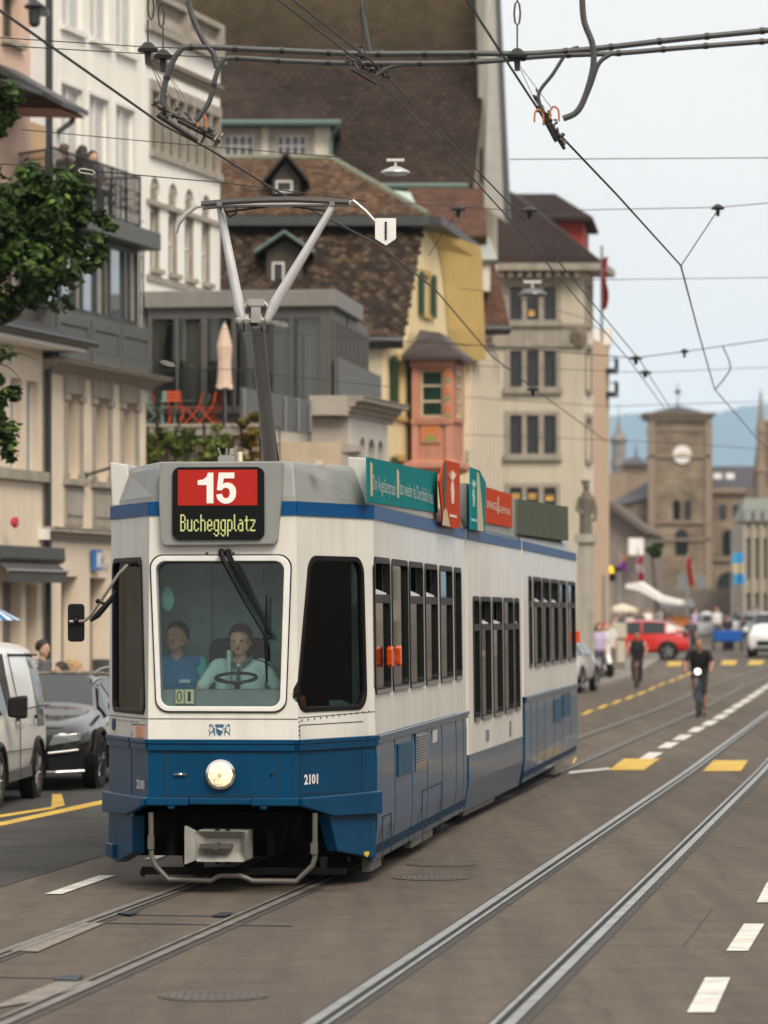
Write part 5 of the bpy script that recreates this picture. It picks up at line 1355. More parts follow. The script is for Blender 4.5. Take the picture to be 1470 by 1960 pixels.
# ---- yellow house with tiled mansard and pink oriel ----------------------------------------
yh = fixwm(house('yellow_house', 'yellow gabled house with brown tiled mansard, green shutters and pink oriel', FA), FA)
fp = lambda x, y: (FA.s_(x), FA.z(x, y))
out = [fp(738, 1300), fp(905, 1300), fp(906, 700), fp(884, 470), fp(812, 432), fp(800, 500), fp(790, 575), fp(786, 615), fp(779, 650), fp(768, 660), fp(752, 657), fp(738, 668)]
out[0] = (out[0][0], 0); out[1] = (out[1][0], 0)
wA = FA.r(808, 820, 525, 600); wB = FA.r(757, 775, 688, 796); wC = FA.r(757, 775, 880, 960)
wallp(yh, FA, out, [rect(*wA), rect(*wB), rect(*wC)], MYEL, 0, .2, back=.35)
for q in (wA, wB, wC):
 win(yh, FA, q, .12, 1, 2, MOCH, MWG, .05, .08, MOCH, surround=.14, sd=.025)
 w_ = (q[1] - q[0])
 for x0, x1 in ((q[0] - w_ * .55 - .12, q[0] - .12), (q[1] + .1, q[1] + .1 + w_ * .6)):
  b = MB(FA); b.box(x0, x1, -.10, -.06, q[2] - .05, q[3] + .05)
  for k in range(20): b.box(x0 + .04, x1 - .04, -.115, -.10, q[2] + k * (q[3] - q[2]) / 20, q[2] + (k + .55) * (q[3] - q[2]) / 20)
  b.build('shutter', MGSH, yh)
b = MB(FA)                                               # flared ochre cheek at the far end of the gable
sA, sB = FA.s_(852), FA.s_(905)
rw = lambda pts: [(FA.s_(x), y, FA.z(x, py)) for x, y, py in pts]
b.loft([rw([(814, -.02, 438), (820, -.12, 440), (872, -.5, 468), (884, -.5, 474), (884, 0, 474)]), rw([(838, -.02, 478), (844, -.10, 480), (874, -.46, 492), (887, -.5, 494), (887, 0, 494)]), rw([(848, -.02, 540), (854, -.12, 541), (880, -.44, 545), (891, -.46, 546), (891, 0, 546)]), rw([(856, -.02, 630), (862, -.14, 631), (886, -.4, 634), (898, -.42, 635), (898, 0, 635)]), rw([(866, -.02, 690), (872, -.12, 690), (890, -.34, 690), (904, -.36, 690), (904, 0, 690)])])
b.build('gable_cheek', MOCH, yh)
# side wall towards us, core
YC = 93.5; xl = -9.0; pc = FA.pt(FA.s_(738), 0, 0)
b = MB(); zs_ = P(738, 662, YC).z; b.box(xl, pc.x - .002, YC + .02, 104, 0, zs_); b.build('side_wall', mat('plaster_shaded_side', (.50, .44, .32), .85, var=.08, streak=.1), yh)  # shade on this side of the house put into its plaster colour
m0 = Vector((xl, YC - .25, zs_ + .12)); m1 = Vector((pc.x + .42, YC - .25, zs_ + .12))
T0, T1 = P(420, 428, 97.1), P(812, 428, 97.1)
mu = Vector((1, 0, 0)); mv = Vector((0, T1.y - m1.y, T1.z - m1.z)); H = mv.length
b = MB(); b.poly([m0, m1, Vector((T1.x, T1.y, T1.z)), Vector((xl, T1.y, T1.z))]); mr_ = b.build('mansard_roof', plain('roof_board', (.03, .022, .018), .9), yh)
b = MB(); W = T1.x - xl
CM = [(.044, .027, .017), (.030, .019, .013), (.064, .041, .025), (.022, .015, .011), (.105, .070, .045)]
b.keepn = True
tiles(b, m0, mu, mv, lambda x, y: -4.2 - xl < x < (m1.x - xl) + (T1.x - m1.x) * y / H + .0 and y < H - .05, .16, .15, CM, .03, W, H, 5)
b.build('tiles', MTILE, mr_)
b = MB(); b.tube([m0 + Vector((0, -.05, -.02)), m1 + Vector((0, -.05, -.02))], .10, 8); b.box(xl, m1.x, YC - .2, YC + .1, zs_ - .06, zs_ + .08); b.build('gutter', MGUT, yh)
E0, E1 = P(400, 412, 96.5), P(818, 414, 96.5); E0.x = xl
A_ = P(632, 306, 100.5); E2 = P(890, 466, 102.2); zE = E1.z
ridge0 = Vector((xl, A_.y, A_.z))
b = MB(); b.poly([E0, E1, A_, ridge0]); b.poly([E1, E2, A_]); b.poly([E2, Vector((A_.x, 107, E2.z)), Vector((A_.x, 105, A_.z)), A_]); ur = b.build('upper_roof', MT['roof_board'], yh)
uv_ = Vector((0, A_.y - E1.y, A_.z - E1.z)); H = uv_.length
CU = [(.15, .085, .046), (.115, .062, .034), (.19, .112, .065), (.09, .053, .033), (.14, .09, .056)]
b = MB(); b.keepn = True
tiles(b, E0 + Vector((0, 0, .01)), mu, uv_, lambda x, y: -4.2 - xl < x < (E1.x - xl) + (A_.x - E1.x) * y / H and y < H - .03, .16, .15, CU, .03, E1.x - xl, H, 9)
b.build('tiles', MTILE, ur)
b = MB(); b.tube([A_ + Vector((0, 0, .05)), E1 + Vector((0, 0, .05))], .09, 7); b.tube([ridge0 + Vector((0, 0, .05)), A_ + Vector((0, 0, .05))], .1, 7); b.build('ridge_capping', mat('capping_green', (.17, .18, .13), .7, var=.2), ur)
b = MB(); b.box(xl, E1.x + .05, 96.4, 97.0, P(0, 432, 96.5).z, P(0, 413, 96.5).z); b.build('eave_board', MDKG, ur)
b = MB(); d = (E2 - E1); n_ = Vector((d.y, -d.x, 0)).normalized() * .35
b.loft([[E1 + n_, E1 + n_ - Vector((0, 0, .2)), E1 - n_ * 1.2 - Vector((0, 0, .3)), E1 - n_ * 1.2], [E2 + n_, E2 + n_ - Vector((0, 0, .2)), E2 - n_ * 1.2 - Vector((0, 0, .3)), E2 - n_ * 1.2]]); b.build('eave_board', MDKG, ur)
def dormer(parent, px0, px1, py_top, py_eave, py_bot, Y, depth, roofm, wallm, wx, trim=None):
 X0, X1 = P(px0, 0, Y).x, P(px1, 0, Y).x; zt, ze_, zb_ = P(0, py_top, Y).z, P(0, py_eave, Y).z, P(0, py_bot, Y).z; xc = (X0 + X1) / 2
 b = MB(); i0, i1 = X0 + (X1 - X0) * .2, X1 - (X1 - X0) * .2
 b.loft([[(i0, y, zb_), (i1, y, zb_), (i1, y, ze_ + .1), (xc, y, zt - .12), (i0, y, ze_ + .1)] for y in (Y, Y + depth)]); o = b.build('dormer', wallm, parent)
 b = MB()
 for a, c in ((X0, xc), (xc, X1)):
  za, zc_ = (ze_, zt) if a == X0 else (zt, ze_)
  b.loft([[(a, y, za), (c, y, zc_), (c, y, zc_ + .09), (a, y, za + .09)] for y in (Y - .3, Y + depth)])
 b.build('dormer_roof', roofm, o)
 if trim:
  b = MB(); b.tube([(X0, Y - .32, ze_ + .04), (xc, Y - .32, zt + .05), (X1, Y - .32, ze_ + .04)], .05, 6); b.build('verge_trim', trim, o)
 f = Fr(0, Y - .02, 0)
 q = (P(wx[0], 0, Y).x, P(wx[1], 0, Y).x, zb_ + .05, P(0, wx[2], Y).z)
 win(o, f, q, -.03, 0 if len(wx) < 4 else wx[3], 0, MFRW, MWG, .04, name='dormer_window')
dormer(yh, 503, 592, 298, 352, 372, 97.6, 3.5, plain('tile_dark', (.045, .032, .026), .85, var=.3), plain('dormer_wall', (.05, .042, .036), .8), (528, 560, 346))
dormer(yh, 487, 602, 450, 488, 558, 95.2, 3, mat('tile_mossy', (.10, .08, .05), .9, var=.35, scale=6), plain('dormer_wall', (.05, .042, .036), .8), (521, 544, 502), MCOP)
# oriel: three-sided pink bay under its own brown roof
OF = Fr(P(791, 0, 95.2).x, 95.2, -.10)
z0, z1 = OF.z(800, 905), OF.z(800, 690)
ox1 = OF.s_(864); oe = OF.M.inverted() @ FA.pt(FA.s_(884), -.1, 0)
MOR = mat('oriel_pink', (.47, .22, .145), .75, var=.12, scale=3, streak=.12)
base_ = [(0, 0), (ox1, 0), (0, 1)]
b = MB(OF)
q = (OF.s_(805), OF.s_(848), OF.z(805, 798), OF.z(805, 708))
b.wall(rect(0, ox1, z0, z1), [rect(*q)], 0, .2)
b.add([(ox1, 0, z0), (ox1 + .2, 1.2, z0), (ox1 - .5, 3.2, z0), (ox1, 0, z1), (ox1 + .2, 1.2, z1), (ox1 - .5, 3.2, z1), (0, 0, z0), (0, 1, z0), (0, 0, z1), (0, 1, z1)], [(0, 1, 4, 3), (1, 2, 5, 4), (6, 8, 9, 7)])
om = b.build('oriel', MOR, yh)
of_ = fr2(OF.pt(ox1, 0, 0), OF.pt(ox1 + .2, 1.2, 0)); win(om, of_, (.28, .95, q[2], q[3]), -.03, 1, 2, plain('frame_sand', (.55, .47, .33), .6), MWG, .09, None, MOR, name='oriel_window', surround=.12, sd=.06)
win(om, OF, q, .08, 0, 2, plain('frame_sand', (.55, .47, .33), .6), mat('glass_green', (.02, .045, .03), .05, var=.3, scale=2, spec=.5), .05, .12, MOR, name='oriel_window', surround=.07, sd=.03)
b = MB(OF); b.box(-.05, ox1 + .05, -.10, .02, OF.z(800, 812), OF.z(800, 803)); b.box(OF.s_(806), OF.s_(843), -.05, .01, OF.z(806, 848), OF.z(806, 812)); b.box(ox1 - .14, ox1 + .04, -.06, .05, z0 + .3, z1); b.box(-.03, .13, -.06, .05, z0 + .3, z1); b.box(-.08, ox1 + .08, -.12, .02, z1 - .16, z1 - .001)
b.loft([[(-.1 - k * .1, -.15 - k * .15, z), (ox1 + .1 + k * .1, -.15 - k * .15, z), (ox1 + .25 + k * .1, 1.3, z), (-.1, 2.4, z)] for k, z in ((0, z0 + .02), (1, z0 + .12), (1, z0 + .24), (-.6, z0 + .3))])
b.build('oriel_moulding', mat('oriel_moulding_paint', (.50, .23, .16), .75, var=.12), om)
MORR, MGRR = plain('painted_orange', (.52, .17, .05), .75), plain('painted_green', (.20, .27, .09), .75)
b = MB(OF); x0, x1, zz0, zz1 = OF.s_(809), OF.s_(840), OF.z(809, 845), OF.z(809, 815); xm, zm = (x0 + x1) / 2, (zz0 + zz1) / 2
b.mi = 0; b.plate([(x0, zz0), (xm, zm), (x0, zz1)], -.056, -.051); b.plate([(x1, zz0), (xm, zm), (x1, zz1)], -.056, -.051); b.mi = 1; b.plate([(x0, zz0 + .001), (x1, zz0 + .001), (xm, zm)], -.056, -.051); b.mi = 0; b.plate([(x0, zz1 - .001), (x1, zz1 - .001), (xm, zm)], -.056, -.051)
b.build('painted_panel', [MORR, MGRR], om)
for k in range(6):
 y = 708 + k * 17; b = MB(OF); b.box(OF.s_(852), OF.s_(862), -.072, -.061, OF.z(855, y + (8 if k % 2 else 14)), OF.z(855, y)); b.build('painted_block', MGRR if k % 2 else MORR, om)
b = MB(OF)                                               # its roof, swept up to the wall
rz = [OF.z(800, y) for y in (690, 672, 655, 640)]
b.loft([[(-.25, -.35, z1), (ox1 + .3, -.35, z1), (ox1 + .44, 1.3, z1), (ox1 - .3, 3.6, z1), (-.2, 4.2, z1)], [(-.25, -.35, z1 + .1), (ox1 + .3, -.35, z1 + .1), (ox1 + .44, 1.3, z1 + .1), (ox1 - .3, 3.6, z1 + .1), (-.2, 4.2, z1 + .1)],
  [(-.0, .1, rz[2]), (ox1 - .1, .3, rz[2]), (ox1 + .02, 1.4, rz[2]), (ox1 - .5, 3.6, rz[2]), (0, 4.2, rz[2])], [(.12, .5, rz[3] + .15), (ox1 - .35, .8, rz[3] + .1), (ox1 - .2, 1.6, rz[3] + .05), (ox1 - .6, 3.6, rz[3]), (.1, 4.2, rz[3] + .1)]])
b.build('oriel_roof', mat('roof_sheet_brown', (.055, .04, .034), .55, var=.12, streak=.15), om)
b = MB(); b.tube([P(904, 690, 103), P(900, 705, 103), P(893, 720, 102.5), P(886, 727, 102), P(884, 745, 102), P(884, 1000, 102)], .07, 8); b.build('drainpipe', MGUT, yh)
# ---- great roof behind -------------------------------------------------------------------
BR = brickmat('great_roof_tiles', (.050, .031, .023), (.028, .017, .013), (.010, .011, .009), .24, .20, .02, .85, .9, moss=((.085, .070, .018), 18.4, 23.5))
gr = thing('great_roof_house', 'huge steep brown mossy tiled roof with a pale gable end towards the street', 'building', (2.5, 115, 0), 0)
WM[gr] = Matrix.Translation((2.5, 115, 0))
EZ = P(0, 347, 115).z; EX1 = P(902, 0, 115).x; RH = 10
RY_, RZ = 115 + RH, EZ + RH * 1.43
EX0 = -14
rx = EX1 + .16 * RH
b = MB(); b.loft([[(EX0, 114.6, EZ - .1), (EX1 + .05, 114.6, EZ - .1), (rx + .05, RY_, RZ), (EX0, RY_, RZ)], [(EX0, 114.6, EZ - .35), (EX1 + .05, 114.6, EZ - .35), (rx + .05, RY_, RZ - .35), (EX0, RY_, RZ - .35)]])
b.build('roof', BR, gr)
gx = lambda Y: EX1 + .16 * (Y - 115)
def prism(pts, Y, d, name, m, par=None):
 b = MB(); q = [P(x, y, Y) for x, y in pts]; b.loft([q, [p + Vector(d) for p in q]]); return b.build(name, m, par or gr)
prism([(938, -90), (903, 349), (903, 640), (952, 640), (952, 400), (944, -90)], 116.6, (-.3, 2.5, 0), 'gable_wall', mat('gable_cream', (.66, .62, .52), .85, var=.05, streak=.08))
b = MB(); b.box(EX0, gx(115) - .3, 115, 116, 0, EZ - .2); b.build('wall', MT['gable_cream'], gr)
prism([(940, -90), (927, 390), (968, 421), (947, -90)], 115.6, (.05, .12, 0), 'verge_soffit', mat('soffit_grey', (.40, .39, .37), .8, var=.08, streak=.15))
prism([(947, -90), (968, 421), (973, 424), (949, -90)], 115.5, (.1, .4, 0), 'barge_board', MDKG)
prism([(927, 390), (968, 421), (970, 427), (927, 397)], 115.45, (.05, .3, 0), 'barge_foot', MSTONE)
b = MB(); b.tube([(P(700, 0, 114.4).x, 114.4, EZ - .2), (EX1 - .1, 114.4, EZ - .2)], .09, 7); b.build('gutter', MCOP, gr)
prism([(919, 350), (923, 350), (923, 282), (919, 284)], 116.55, (0, .1, 0), 'gable_slit', MDARK)
# dormer wing on it
DW = Fr(P(400, 0, 112.6).x, 112.6, 0)
x1 = DW.s_(632); z0, z1 = DW.z(500, 312), DW.z(500, 243)
qs = [DW.r(428, 486, 257, 300), DW.r(529, 587, 257, 300)]
b = MB(DW); b.wall(rect(0, x1, z0 - 2, z1), [rect(*q) for q in qs], 0, .2); b.add([(x1, 0, z0 - 2), (x1, 4, z0 - 2), (x1, 4, z1), (x1, 0, z1)], [(0, 1, 2, 3)])
dw = b.build('dormer_wing', MT['gable_cream'], gr)
for q in qs: win(dw, DW, q, .1, 3, 1, MFRW, mat('glass_violet', (.10, .10, .14), .1, var=.1), .05, .1, MSTONE, name='dormer_window', surround=.22, sd=.03)
b = MB(DW); ex = DW.s_(650)
b.loft([[(-3, -.5, z1), (ex, -.5, z1), (ex, 5, z1), (-3, 5, z1)], [(-3, -.5, z1 + .1), (ex, -.5, z1 + .1), (ex, 5, z1 + .1), (-3, 5, z1 + .1)], [(-3, 2.6, DW.z(430, 105, 2.6)), (DW.s_(425, 2.6), 2.6, DW.z(430, 105, 2.6)), (DW.s_(425, 2.6), 5, DW.z(430, 105, 2.6)), (-3, 5, DW.z(430, 105, 2.6))]])
b.build('dormer_roof', BR, dw)
b = MB(DW); b.tube([(-3, -.52, z1 + .06), (ex + .05, -.52, z1 + .06)], .09, 7); b.tube([(ex, -.5, z1 + .02), (DW.s_(634), -.1, z1 - .3), (DW.s_(634), -.1, z0 - 1)], .05, 6); b.build('gutter', MCOP, dw)
b = MB(); y = 115 + (P(0, 158, 117).z - EZ) / 1.43; c = P(584, 158, y); sl = Vector((0, 1, 1.43)).normalized(); n_ = Vector((0, -1.43, 1)).normalized(); u = Vector((1, 0, 0))
b.loft([[c + u * a * .2 + sl * d * .24 + n_ * h for a, d in ((-1, -1), (1, -1), (1, 1), (-1, 1))] for h in (-.02, .16)]); sk = b.build('skylight', MZINC, gr)
b = MB(); b.poly([c + u * a * .15 + sl * d * .18 + n_ * .17 for a, d in ((-1, -1), (1, -1), (1, 1), (-1, 1))]); b.build('pane', plain('pane_pale', (.35, .42, .42), .1), sk)
# ---- roofs and strips between the yellow house and the municipal house -------------------
sh = thing('narrow_house', 'narrow house with red tiled roofs, white dormer box and tall pilasters', 'building', (1.9, 103, 0), 0)
WM[sh] = Matrix.Translation((1.9, 103, 0))
RED = brickmat('red_tiles', (.12, .052, .030), (.075, .036, .024), (.035, .03, .022), .2, .16, .012, .8, .5, dscale=2.5)
b = MB(); b.loft([[P(780, 452, 105), P(932, 452, 105), P(925, 360, 108), P(780, 360, 108)], [p + Vector((0, .3, -.2)) for p in (P(780, 452, 105), P(932, 452, 105), P(925, 360, 108), P(780, 360, 108))]]); b.build('upper_roof', RED, sh)
b = MB(); b.loft([[P(892, 625, 103.6), P(976, 625, 103.6), P(962, 560, 105), P(892, 560, 105)], [p + Vector((0, .3, -.2)) for p in (P(892, 625, 103.6), P(976, 625, 103.6), P(962, 560, 105), P(892, 560, 105))]]); b.build('lower_roof', RED, sh)
b = MB(); b.loft([[P(930, 560, 105), P(962, 562, 105), P(946, 500, 107), P(930, 500, 107)], [p + Vector((0, .3, -.1)) for p in (P(930, 560, 105), P(962, 562, 105), P(946, 500, 107), P(930, 500, 107))]]); b.build('lower_roof', RED, sh)
b = MB(); b.box(P(886, 0, 103.8).x, P(938, 0, 103.8).x, 103.8, 107, P(0, 557, 103.8).z, P(0, 496, 103.8).z); dx_ = b.build('dormer_box', mat('box_offwhite', (.66, .60, .55), .8), sh)
b = MB(); b.loft([[P(882, 497, 103.6), P(952, 497, 103.6), P(938, 455, 106), P(882, 455, 106)], [p + Vector((0, .2, -.12)) for p in (P(882, 497, 103.6), P(952, 497, 103.6), P(938, 455, 106), P(882, 455, 106))]]); b.build('sheet_roof', mat('sheet_green_grey', (.34, .37, .34), .5, .2, var=.08), dx_)
b = MB(); b.tube([P(890, 630, 103.4), P(978, 630, 103.4)], .10, 7); b.build('gutter', MGUT, sh)
b = MB(); b.loft([[P(742, 395, 102), P(800, 400, 103), P(785, 368, 104), P(730, 362, 104)], [p + Vector((0, .5, -.3)) for p in (P(742, 395, 102), P(800, 400, 103), P(785, 368, 104), P(730, 362, 104))]]); b.build('roof_light', mat('pale_green_sheet', (.42, .50, .47), .4), sh)
s0, s1 = FA.s_(890), FA.s_(952)
wz0 = FA.z(890, 640)
wallp(sh, FA, rect(s0, s1, 0, wz0), [], mat('strip_wall', (.27, .22, .18), .8, var=.1), .05, back=3)
b = MB(FA)
for i in range(8):
 x = s0 + (s1 - s0) * (i + .2) / 8; b.box(x, x + (s1 - s0) * .045, -.14, .05, 2, wz0 - .3)
b.build('pilaster', mat('pilaster_cream', (.60, .53, .44), .8, var=.08), sh)
b = MB(FA)
for z in (3.4, 6.2, 8.9): b.box(s0, s1, -.08, .05, z, z + .25)
b.build('string_course', MSTONE, sh)
# ---- municipal house with triple windows -----------------------------------------------------
MF = Fr(P(948, 0, 124).x, 124, -.02)
mu_ = fixwm(house('municipal_house', 'cream corner house with grey triple windows and dark hipped roof', MF), MF)
MMUN = mat('plaster_municipal', (.53, .48, .39), .85, var=.06, scale=.6, streak=.1)
x1 = MF.s_(1116); zt = MF.z(1000, 520)
rows = [(549, 613), (671, 741), (795, 869), (933, 1000)]
hl_, wn = [], []
for y0, y1 in rows:
 for a, c in ((976, 999), (1008, 1031), (1041, 1064)): wn.append(MF.r(a, c, y0, y1)); hl_.append(rect(*wn[-1]))
wallp(mu_, MF, rect(0, x1, 0, zt), hl_, MMUN, 0, .2)
for i in range(0, 12, 3):
 q3 = wn[i:i + 3]
 b = MB(MF); a, c, z0, z1 = q3[0][0], q3[2][1], q3[0][2], q3[0][3]
 b.box(a - .14, a, -.06, .1, z0, z1 + .14); b.box(c, c + .14, -.06, .1, z0, z1 + .14); b.box(a, c, -.058, .1, z1, z1 + .14); b.box(a - .2, c + .2, -.16, .1, z0 - .2, z0 - .001)
 for k in (0, 1): b.box(q3[k][1], q3[k + 1][0], -.05, .15, z0, z1 - .001)
 b.build('triple_window_frame', MSTONE, mu_)
for i, q in enumerate(wn): win(mu_, MF, q, .13, 1, 3, MDKG, MWG, .04, bar=.025)
for i, zz in ((1, .9), (9, .35), (10, .35), (11, .4)):
 q = wn[i]; b = MB(MF); b.box(q[0] + .08, q[1] - .08 if i > 2 else q[0] + .25, .150, .158, q[3] - zz, q[3] - zz + .16); b.build('lit_lamp', mat('warm_lamp', (1, .55, .12), .4, var=0, emit=.3), mu_)
b = MB(MF); b.box(-.1, x1 + .08, -.05, .02, MF.z(960, 662), MF.z(960, 623)); b.box(-.1, x1 + .14, -.12, .02, MF.z(960, 664), MF.z(960, 659)); b.box(-.1, x1 + .12, -.10, .02, MF.z(960, 627), MF.z(960, 620)); b.build('frieze_band', MSTONE, mu_)
b = MB(MF); b.ball((MF.s_(1108), -.08, MF.z(1108, 645)), (.28, .14, .36)); b.ball((MF.s_(1108), -.16, MF.z(1108, 640)), (.14, .12, .18)); b.build('carved_head', MSTONE2, mu_)
SD = Fr(*MF.pt(x1, 0, 0)[:2], math.atan2(1, .235)); sd1 = SD.s_(1136)
hs = [SD.r(1120, 1130, y0, y1) for y0, y1 in ((545, 620), (665, 745), (800, 880))]
wallp(mu_, SD, rect(0, sd1, 0, zt), [rect(*q) for q in hs], mat('plaster_municipal_pale', (.66, .60, .50), .85, var=.05), 0, .2)
for q in hs: win(mu_, SD, q, .1, 2, 0, MSTONE, MSHUT, .06, .1, MSTONE, surround=.15)
b = MB(MF); b.box(0, x1 - .05, 3.5, 3.6, 0, zt); b.build('back_wall', MMUN, mu_)
zr_ = zt
eo = .62
cor = [(-.4, -eo), (x1 + .25, -eo), None, None]
pc_ = SD.pt(sd1 + .5, -eo, 0); pl_ = MF.M.inverted() @ pc_
pe = MF.M.inverted() @ SD.pt(0, -eo, 0)
eave = [(-.6, -eo), (pe.x + .05, -eo), (pl_.x, pl_.y), (pl_.x - 6, pl_.y), (-.6, pl_.y)]
b = MB(MF); b.loft([[(x, y, zr_) for x, y in eave], [(x, y, zr_ + .22) for x, y in eave]])
b.build('eave_cornice', MSTONE, mu_)
b = MB(MF)
for i in range(9): x = .1 + i * (x1 - .1) / 9; b.box(x, x + .16, -eo + .1, -.001, zr_ - .22, zr_ - .002)
b.build('bracket', MSTONE2, mu_)
ap0 = MF.M.inverted() @ P(968, 362, 128); 
ap1 = MF.M.inverted() @ P(1000, 395, 129)
b = MB(MF); zz = zr_ + .225
b.loft([[(-.6, -eo, zz), (pe.x + .05, -eo, zz), (pl_.x, pl_.y, zz), (-.6, pl_.y, zz)], [(-.6, -eo + .15, zz + .2), (pe.x - .2, -eo + .15, zz + .2), (pl_.x - .5, pl_.y, zz + .2), (-.6, pl_.y, zz + .2)], [(-.6, 4.0, ap0.z), (ap0.x, 4.0, ap0.z), (ap0.x + .6, 6.5, ap0.z), (-.6, 6.5, ap0.z)]])
b.build('roof', brickmat('dark_red_tiles', (.034, .020, .018), (.026, .017, .015), (.016, .011, .010), .2, .16, .012, .8, .4), mu_)
rt = thing('red_roof_lantern', 'red boarded roof turret with its own brown hipped roof', 'roof turret', tuple(P(1100, 0, 133)[:2]) + (0,), 0)
WM[rt] = Matrix.Translation((P(1100, 0, 133).x, 133, 0))
b = MB(); X0, X1 = P(1045, 0, 132).x, P(1116, 0, 132).x; z0, z1 = P(0, 500, 132).z, P(0, 425, 132).z
b.loft([[(X0, 132, z0), (X1, 132, z0), (X1 + .4, 136, z0), (X0, 136, z0)], [(X0, 132, z1), (X1, 132, z1), (X1 + .4, 136, z1), (X0, 136, z1)]]); b.build('turret_wall', mat('boards_red', (.33, .035, .018), .7, var=.1, streak=.15), rt)
b = MB(); e = [(X0 - .3, 131.5), (X1 + .3, 131.5), (X1 + .75, 136.3), (X0 - .3, 136.3)]; zt2 = P(0, 372, 134).z
b.loft([[(x, y, z1) for x, y in e], [(x, y, z1 + .12) for x, y in e], [(P(985, 0, 134).x, 133.8, zt2), (P(1062, 0, 134).x, 133.8, zt2), (P(1062, 0, 134).x, 135, zt2), (P(985, 0, 134).x, 135, zt2)]]); b.build('turret_roof', MT['dark_red_tiles'], rt)
# peach house beyond, with balconies
PH = Fr(*SD.pt(sd1 + .05, .3, 0)[:2], math.atan2(1, .2))
ph = fixwm(house('peach_house', 'peach coloured house beyond the corner house, two dark balconies', PH), PH)
b = MB(PH); pz = PH.z(1150, 655); px1 = PH.s_(1166); b.box(0, px1, 0, 6, 0, pz); b.build('wall', mat('plaster_peach_far', (.55, .40, .28), .85, var=.06), ph)
for y0, y1 in ((705, 690), (750, 730)):
 b = MB(PH); z = PH.z(1160, y0); b.box(px1 - .8, px1 + .1, -.3, .5, z - .14, z); b.tube([(px1 - .8, -.3, z + .35), (px1 + .1, -.3, z + .35), (px1 + .1, .5, z + .35)], .02, 5)
 for k in range(6): b.tube([(px1 - .8 + k * .17, -.3, z), (px1 - .8 + k * .17, -.3, z + .35)], .012, 4)
 b.build('balcony', MGUT, ph)
b = MB(PH); b.box(px1 - .5, px1 + .1, -.1, .4, pz, pz + .55); b.build('chimney', MWHT, ph)
# ---- station with clock tower, far off across the bridge ---------------------------------------
SY = 400
S = Fr(P(1245, 0, SY).x, SY, 0)
st = fixwm(house('station', 'distant brown sandstone station with square clock tower and arched windows', S), S)
gs = gz(SY) - 3
zS = lambda y: P(0, y, SY).z
xS = lambda x: S.s_(x)
b = MB(S)
tw0, tw1 = xS(1247), xS(1356)
hol = [arch(xS(a), xS(c), zS(995), zS(957)) for a, c in ((1288, 1302), (1310, 1323))] + [arch(xS(1292), xS(1317), zS(1064), zS(1013))]
b.wall(rect(tw0, tw1, gs, zS(800)), hol, 0, .6)
b.box(tw0, tw1, .7, 6.2, gs, zS(800)); b.box(tw0, tw0 + .02, 0, .7, gs, zS(800)); b.box(tw1 - .02, tw1, 0, .7, gs, zS(800))
tw = b.build('tower', MSAND, st)
b = MB(S)
for y0, y1, o in ((800, 793, .5), (793, 790, .8), (876, 872, .25), (1002, 998, .3), (1035, 1031, .25), (825, 821, .15)): b.box(tw0 - o, tw1 + o, -o, 6.2 + o, zS(y0), zS(y1))
for i in range(12): b.box(tw0 + i * (tw1 - tw0) / 11.5 - .1, tw0 + i * (tw1 - tw0) / 11.5 + .14, -.45, 0, zS(806), zS(800.3))
for x in (tw0, tw1): b.box(x - .35, x + .35, -.25, .4, gs, zS(806))
b.build('tower_cornice', mat('sandstone_trim', (.25, .19, .14), .85, var=.15), tw)
b = MB(S); b.lathe([(2.6, 0), (2.6, .25), (.1, .9), (.05, 1.2), (.04, 3.2)], ((tw0 + tw1) / 2, 3, zS(790)), 4); b.lathe([(.05, 2.0), (.38, 2.3), (.05, 2.6)], ((tw0 + tw1) / 2, 3, zS(790)), 8); b.build('tower_finial', MGUT, tw)
b = MB(S); b.mi = 0; cxx, czz = xS(1305.5), zS(870); b.lathe([(.93, -.2), (.93, -.05)], (cxx, 0, czz), 28, 'y'); b.mi = 1; b.lathe([(1.05, -.12), (1.05, 0)], (cxx, 0, czz), 28, 'y')
b.mi = 2; b.box(cxx - .05, cxx + .75, -.26, -.22, czz + .1, czz + .22); b.box(cxx - .55, cxx + .05, -.26, -.22, czz - .06, czz + .08)
b.build('clock_face', [plain('clock_white', (.74, .74, .72), .5), MSTONE2, plain('clock_gold', (.55, .38, .12), .4)], tw)
for pth in hol:
 xs = [p[0] for p in pth]; zs = [p[1] for p in pth]; b = MB(S); b.box(min(xs), max(xs), .4, .5, min(zs), max(zs)); b.build('window', MWG, tw)
b = MB(S); w0, w1 = xS(1356), xS(1560); hol = [arch(xS(a), xS(c), zS(995), zS(964)) for a, c in ((1378, 1391), (1404, 1416))] + [arch(xS(1384), xS(1408), zS(1064), zS(1013)), arch(xS(1374), xS(1420), zS(1170), zS(1094))]
b.wall(rect(w0, w1, gs, zS(938)), hol, 1.0, .6); b.box(w0, w1, 1.8, 12, gs, zS(938)); wg = b.build('wing', MSAND, st)
for pth in hol:
 xs = [p[0] for p in pth]; zs = [p[1] for p in pth]; b = MB(S); b.box(min(xs), max(xs), 1.5, 1.6, min(zs), max(zs)); b.build('window', MWG, wg)
b = MB(S); b.box(w0, w1, .6, 1.0, zS(1073), zS(1069)); b.box(w0, w1, .4, 1.0, zS(943), zS(934)); b.build('string_course', MT['sandstone_trim'], wg)
b = MB(S); b.loft([[(w0, .4, zS(934)), (w1, .4, zS(934)), (w1, 6, zS(888)), (w0, 6, zS(888))], [(w0, 12, zS(934)), (w1, 12, zS(934)), (w1, 6.1, zS(888)), (w0, 6.1, zS(888))]]); b.build('wing_roof', mat('slate', (.06, .055, .065), .6, var=.15), wg)
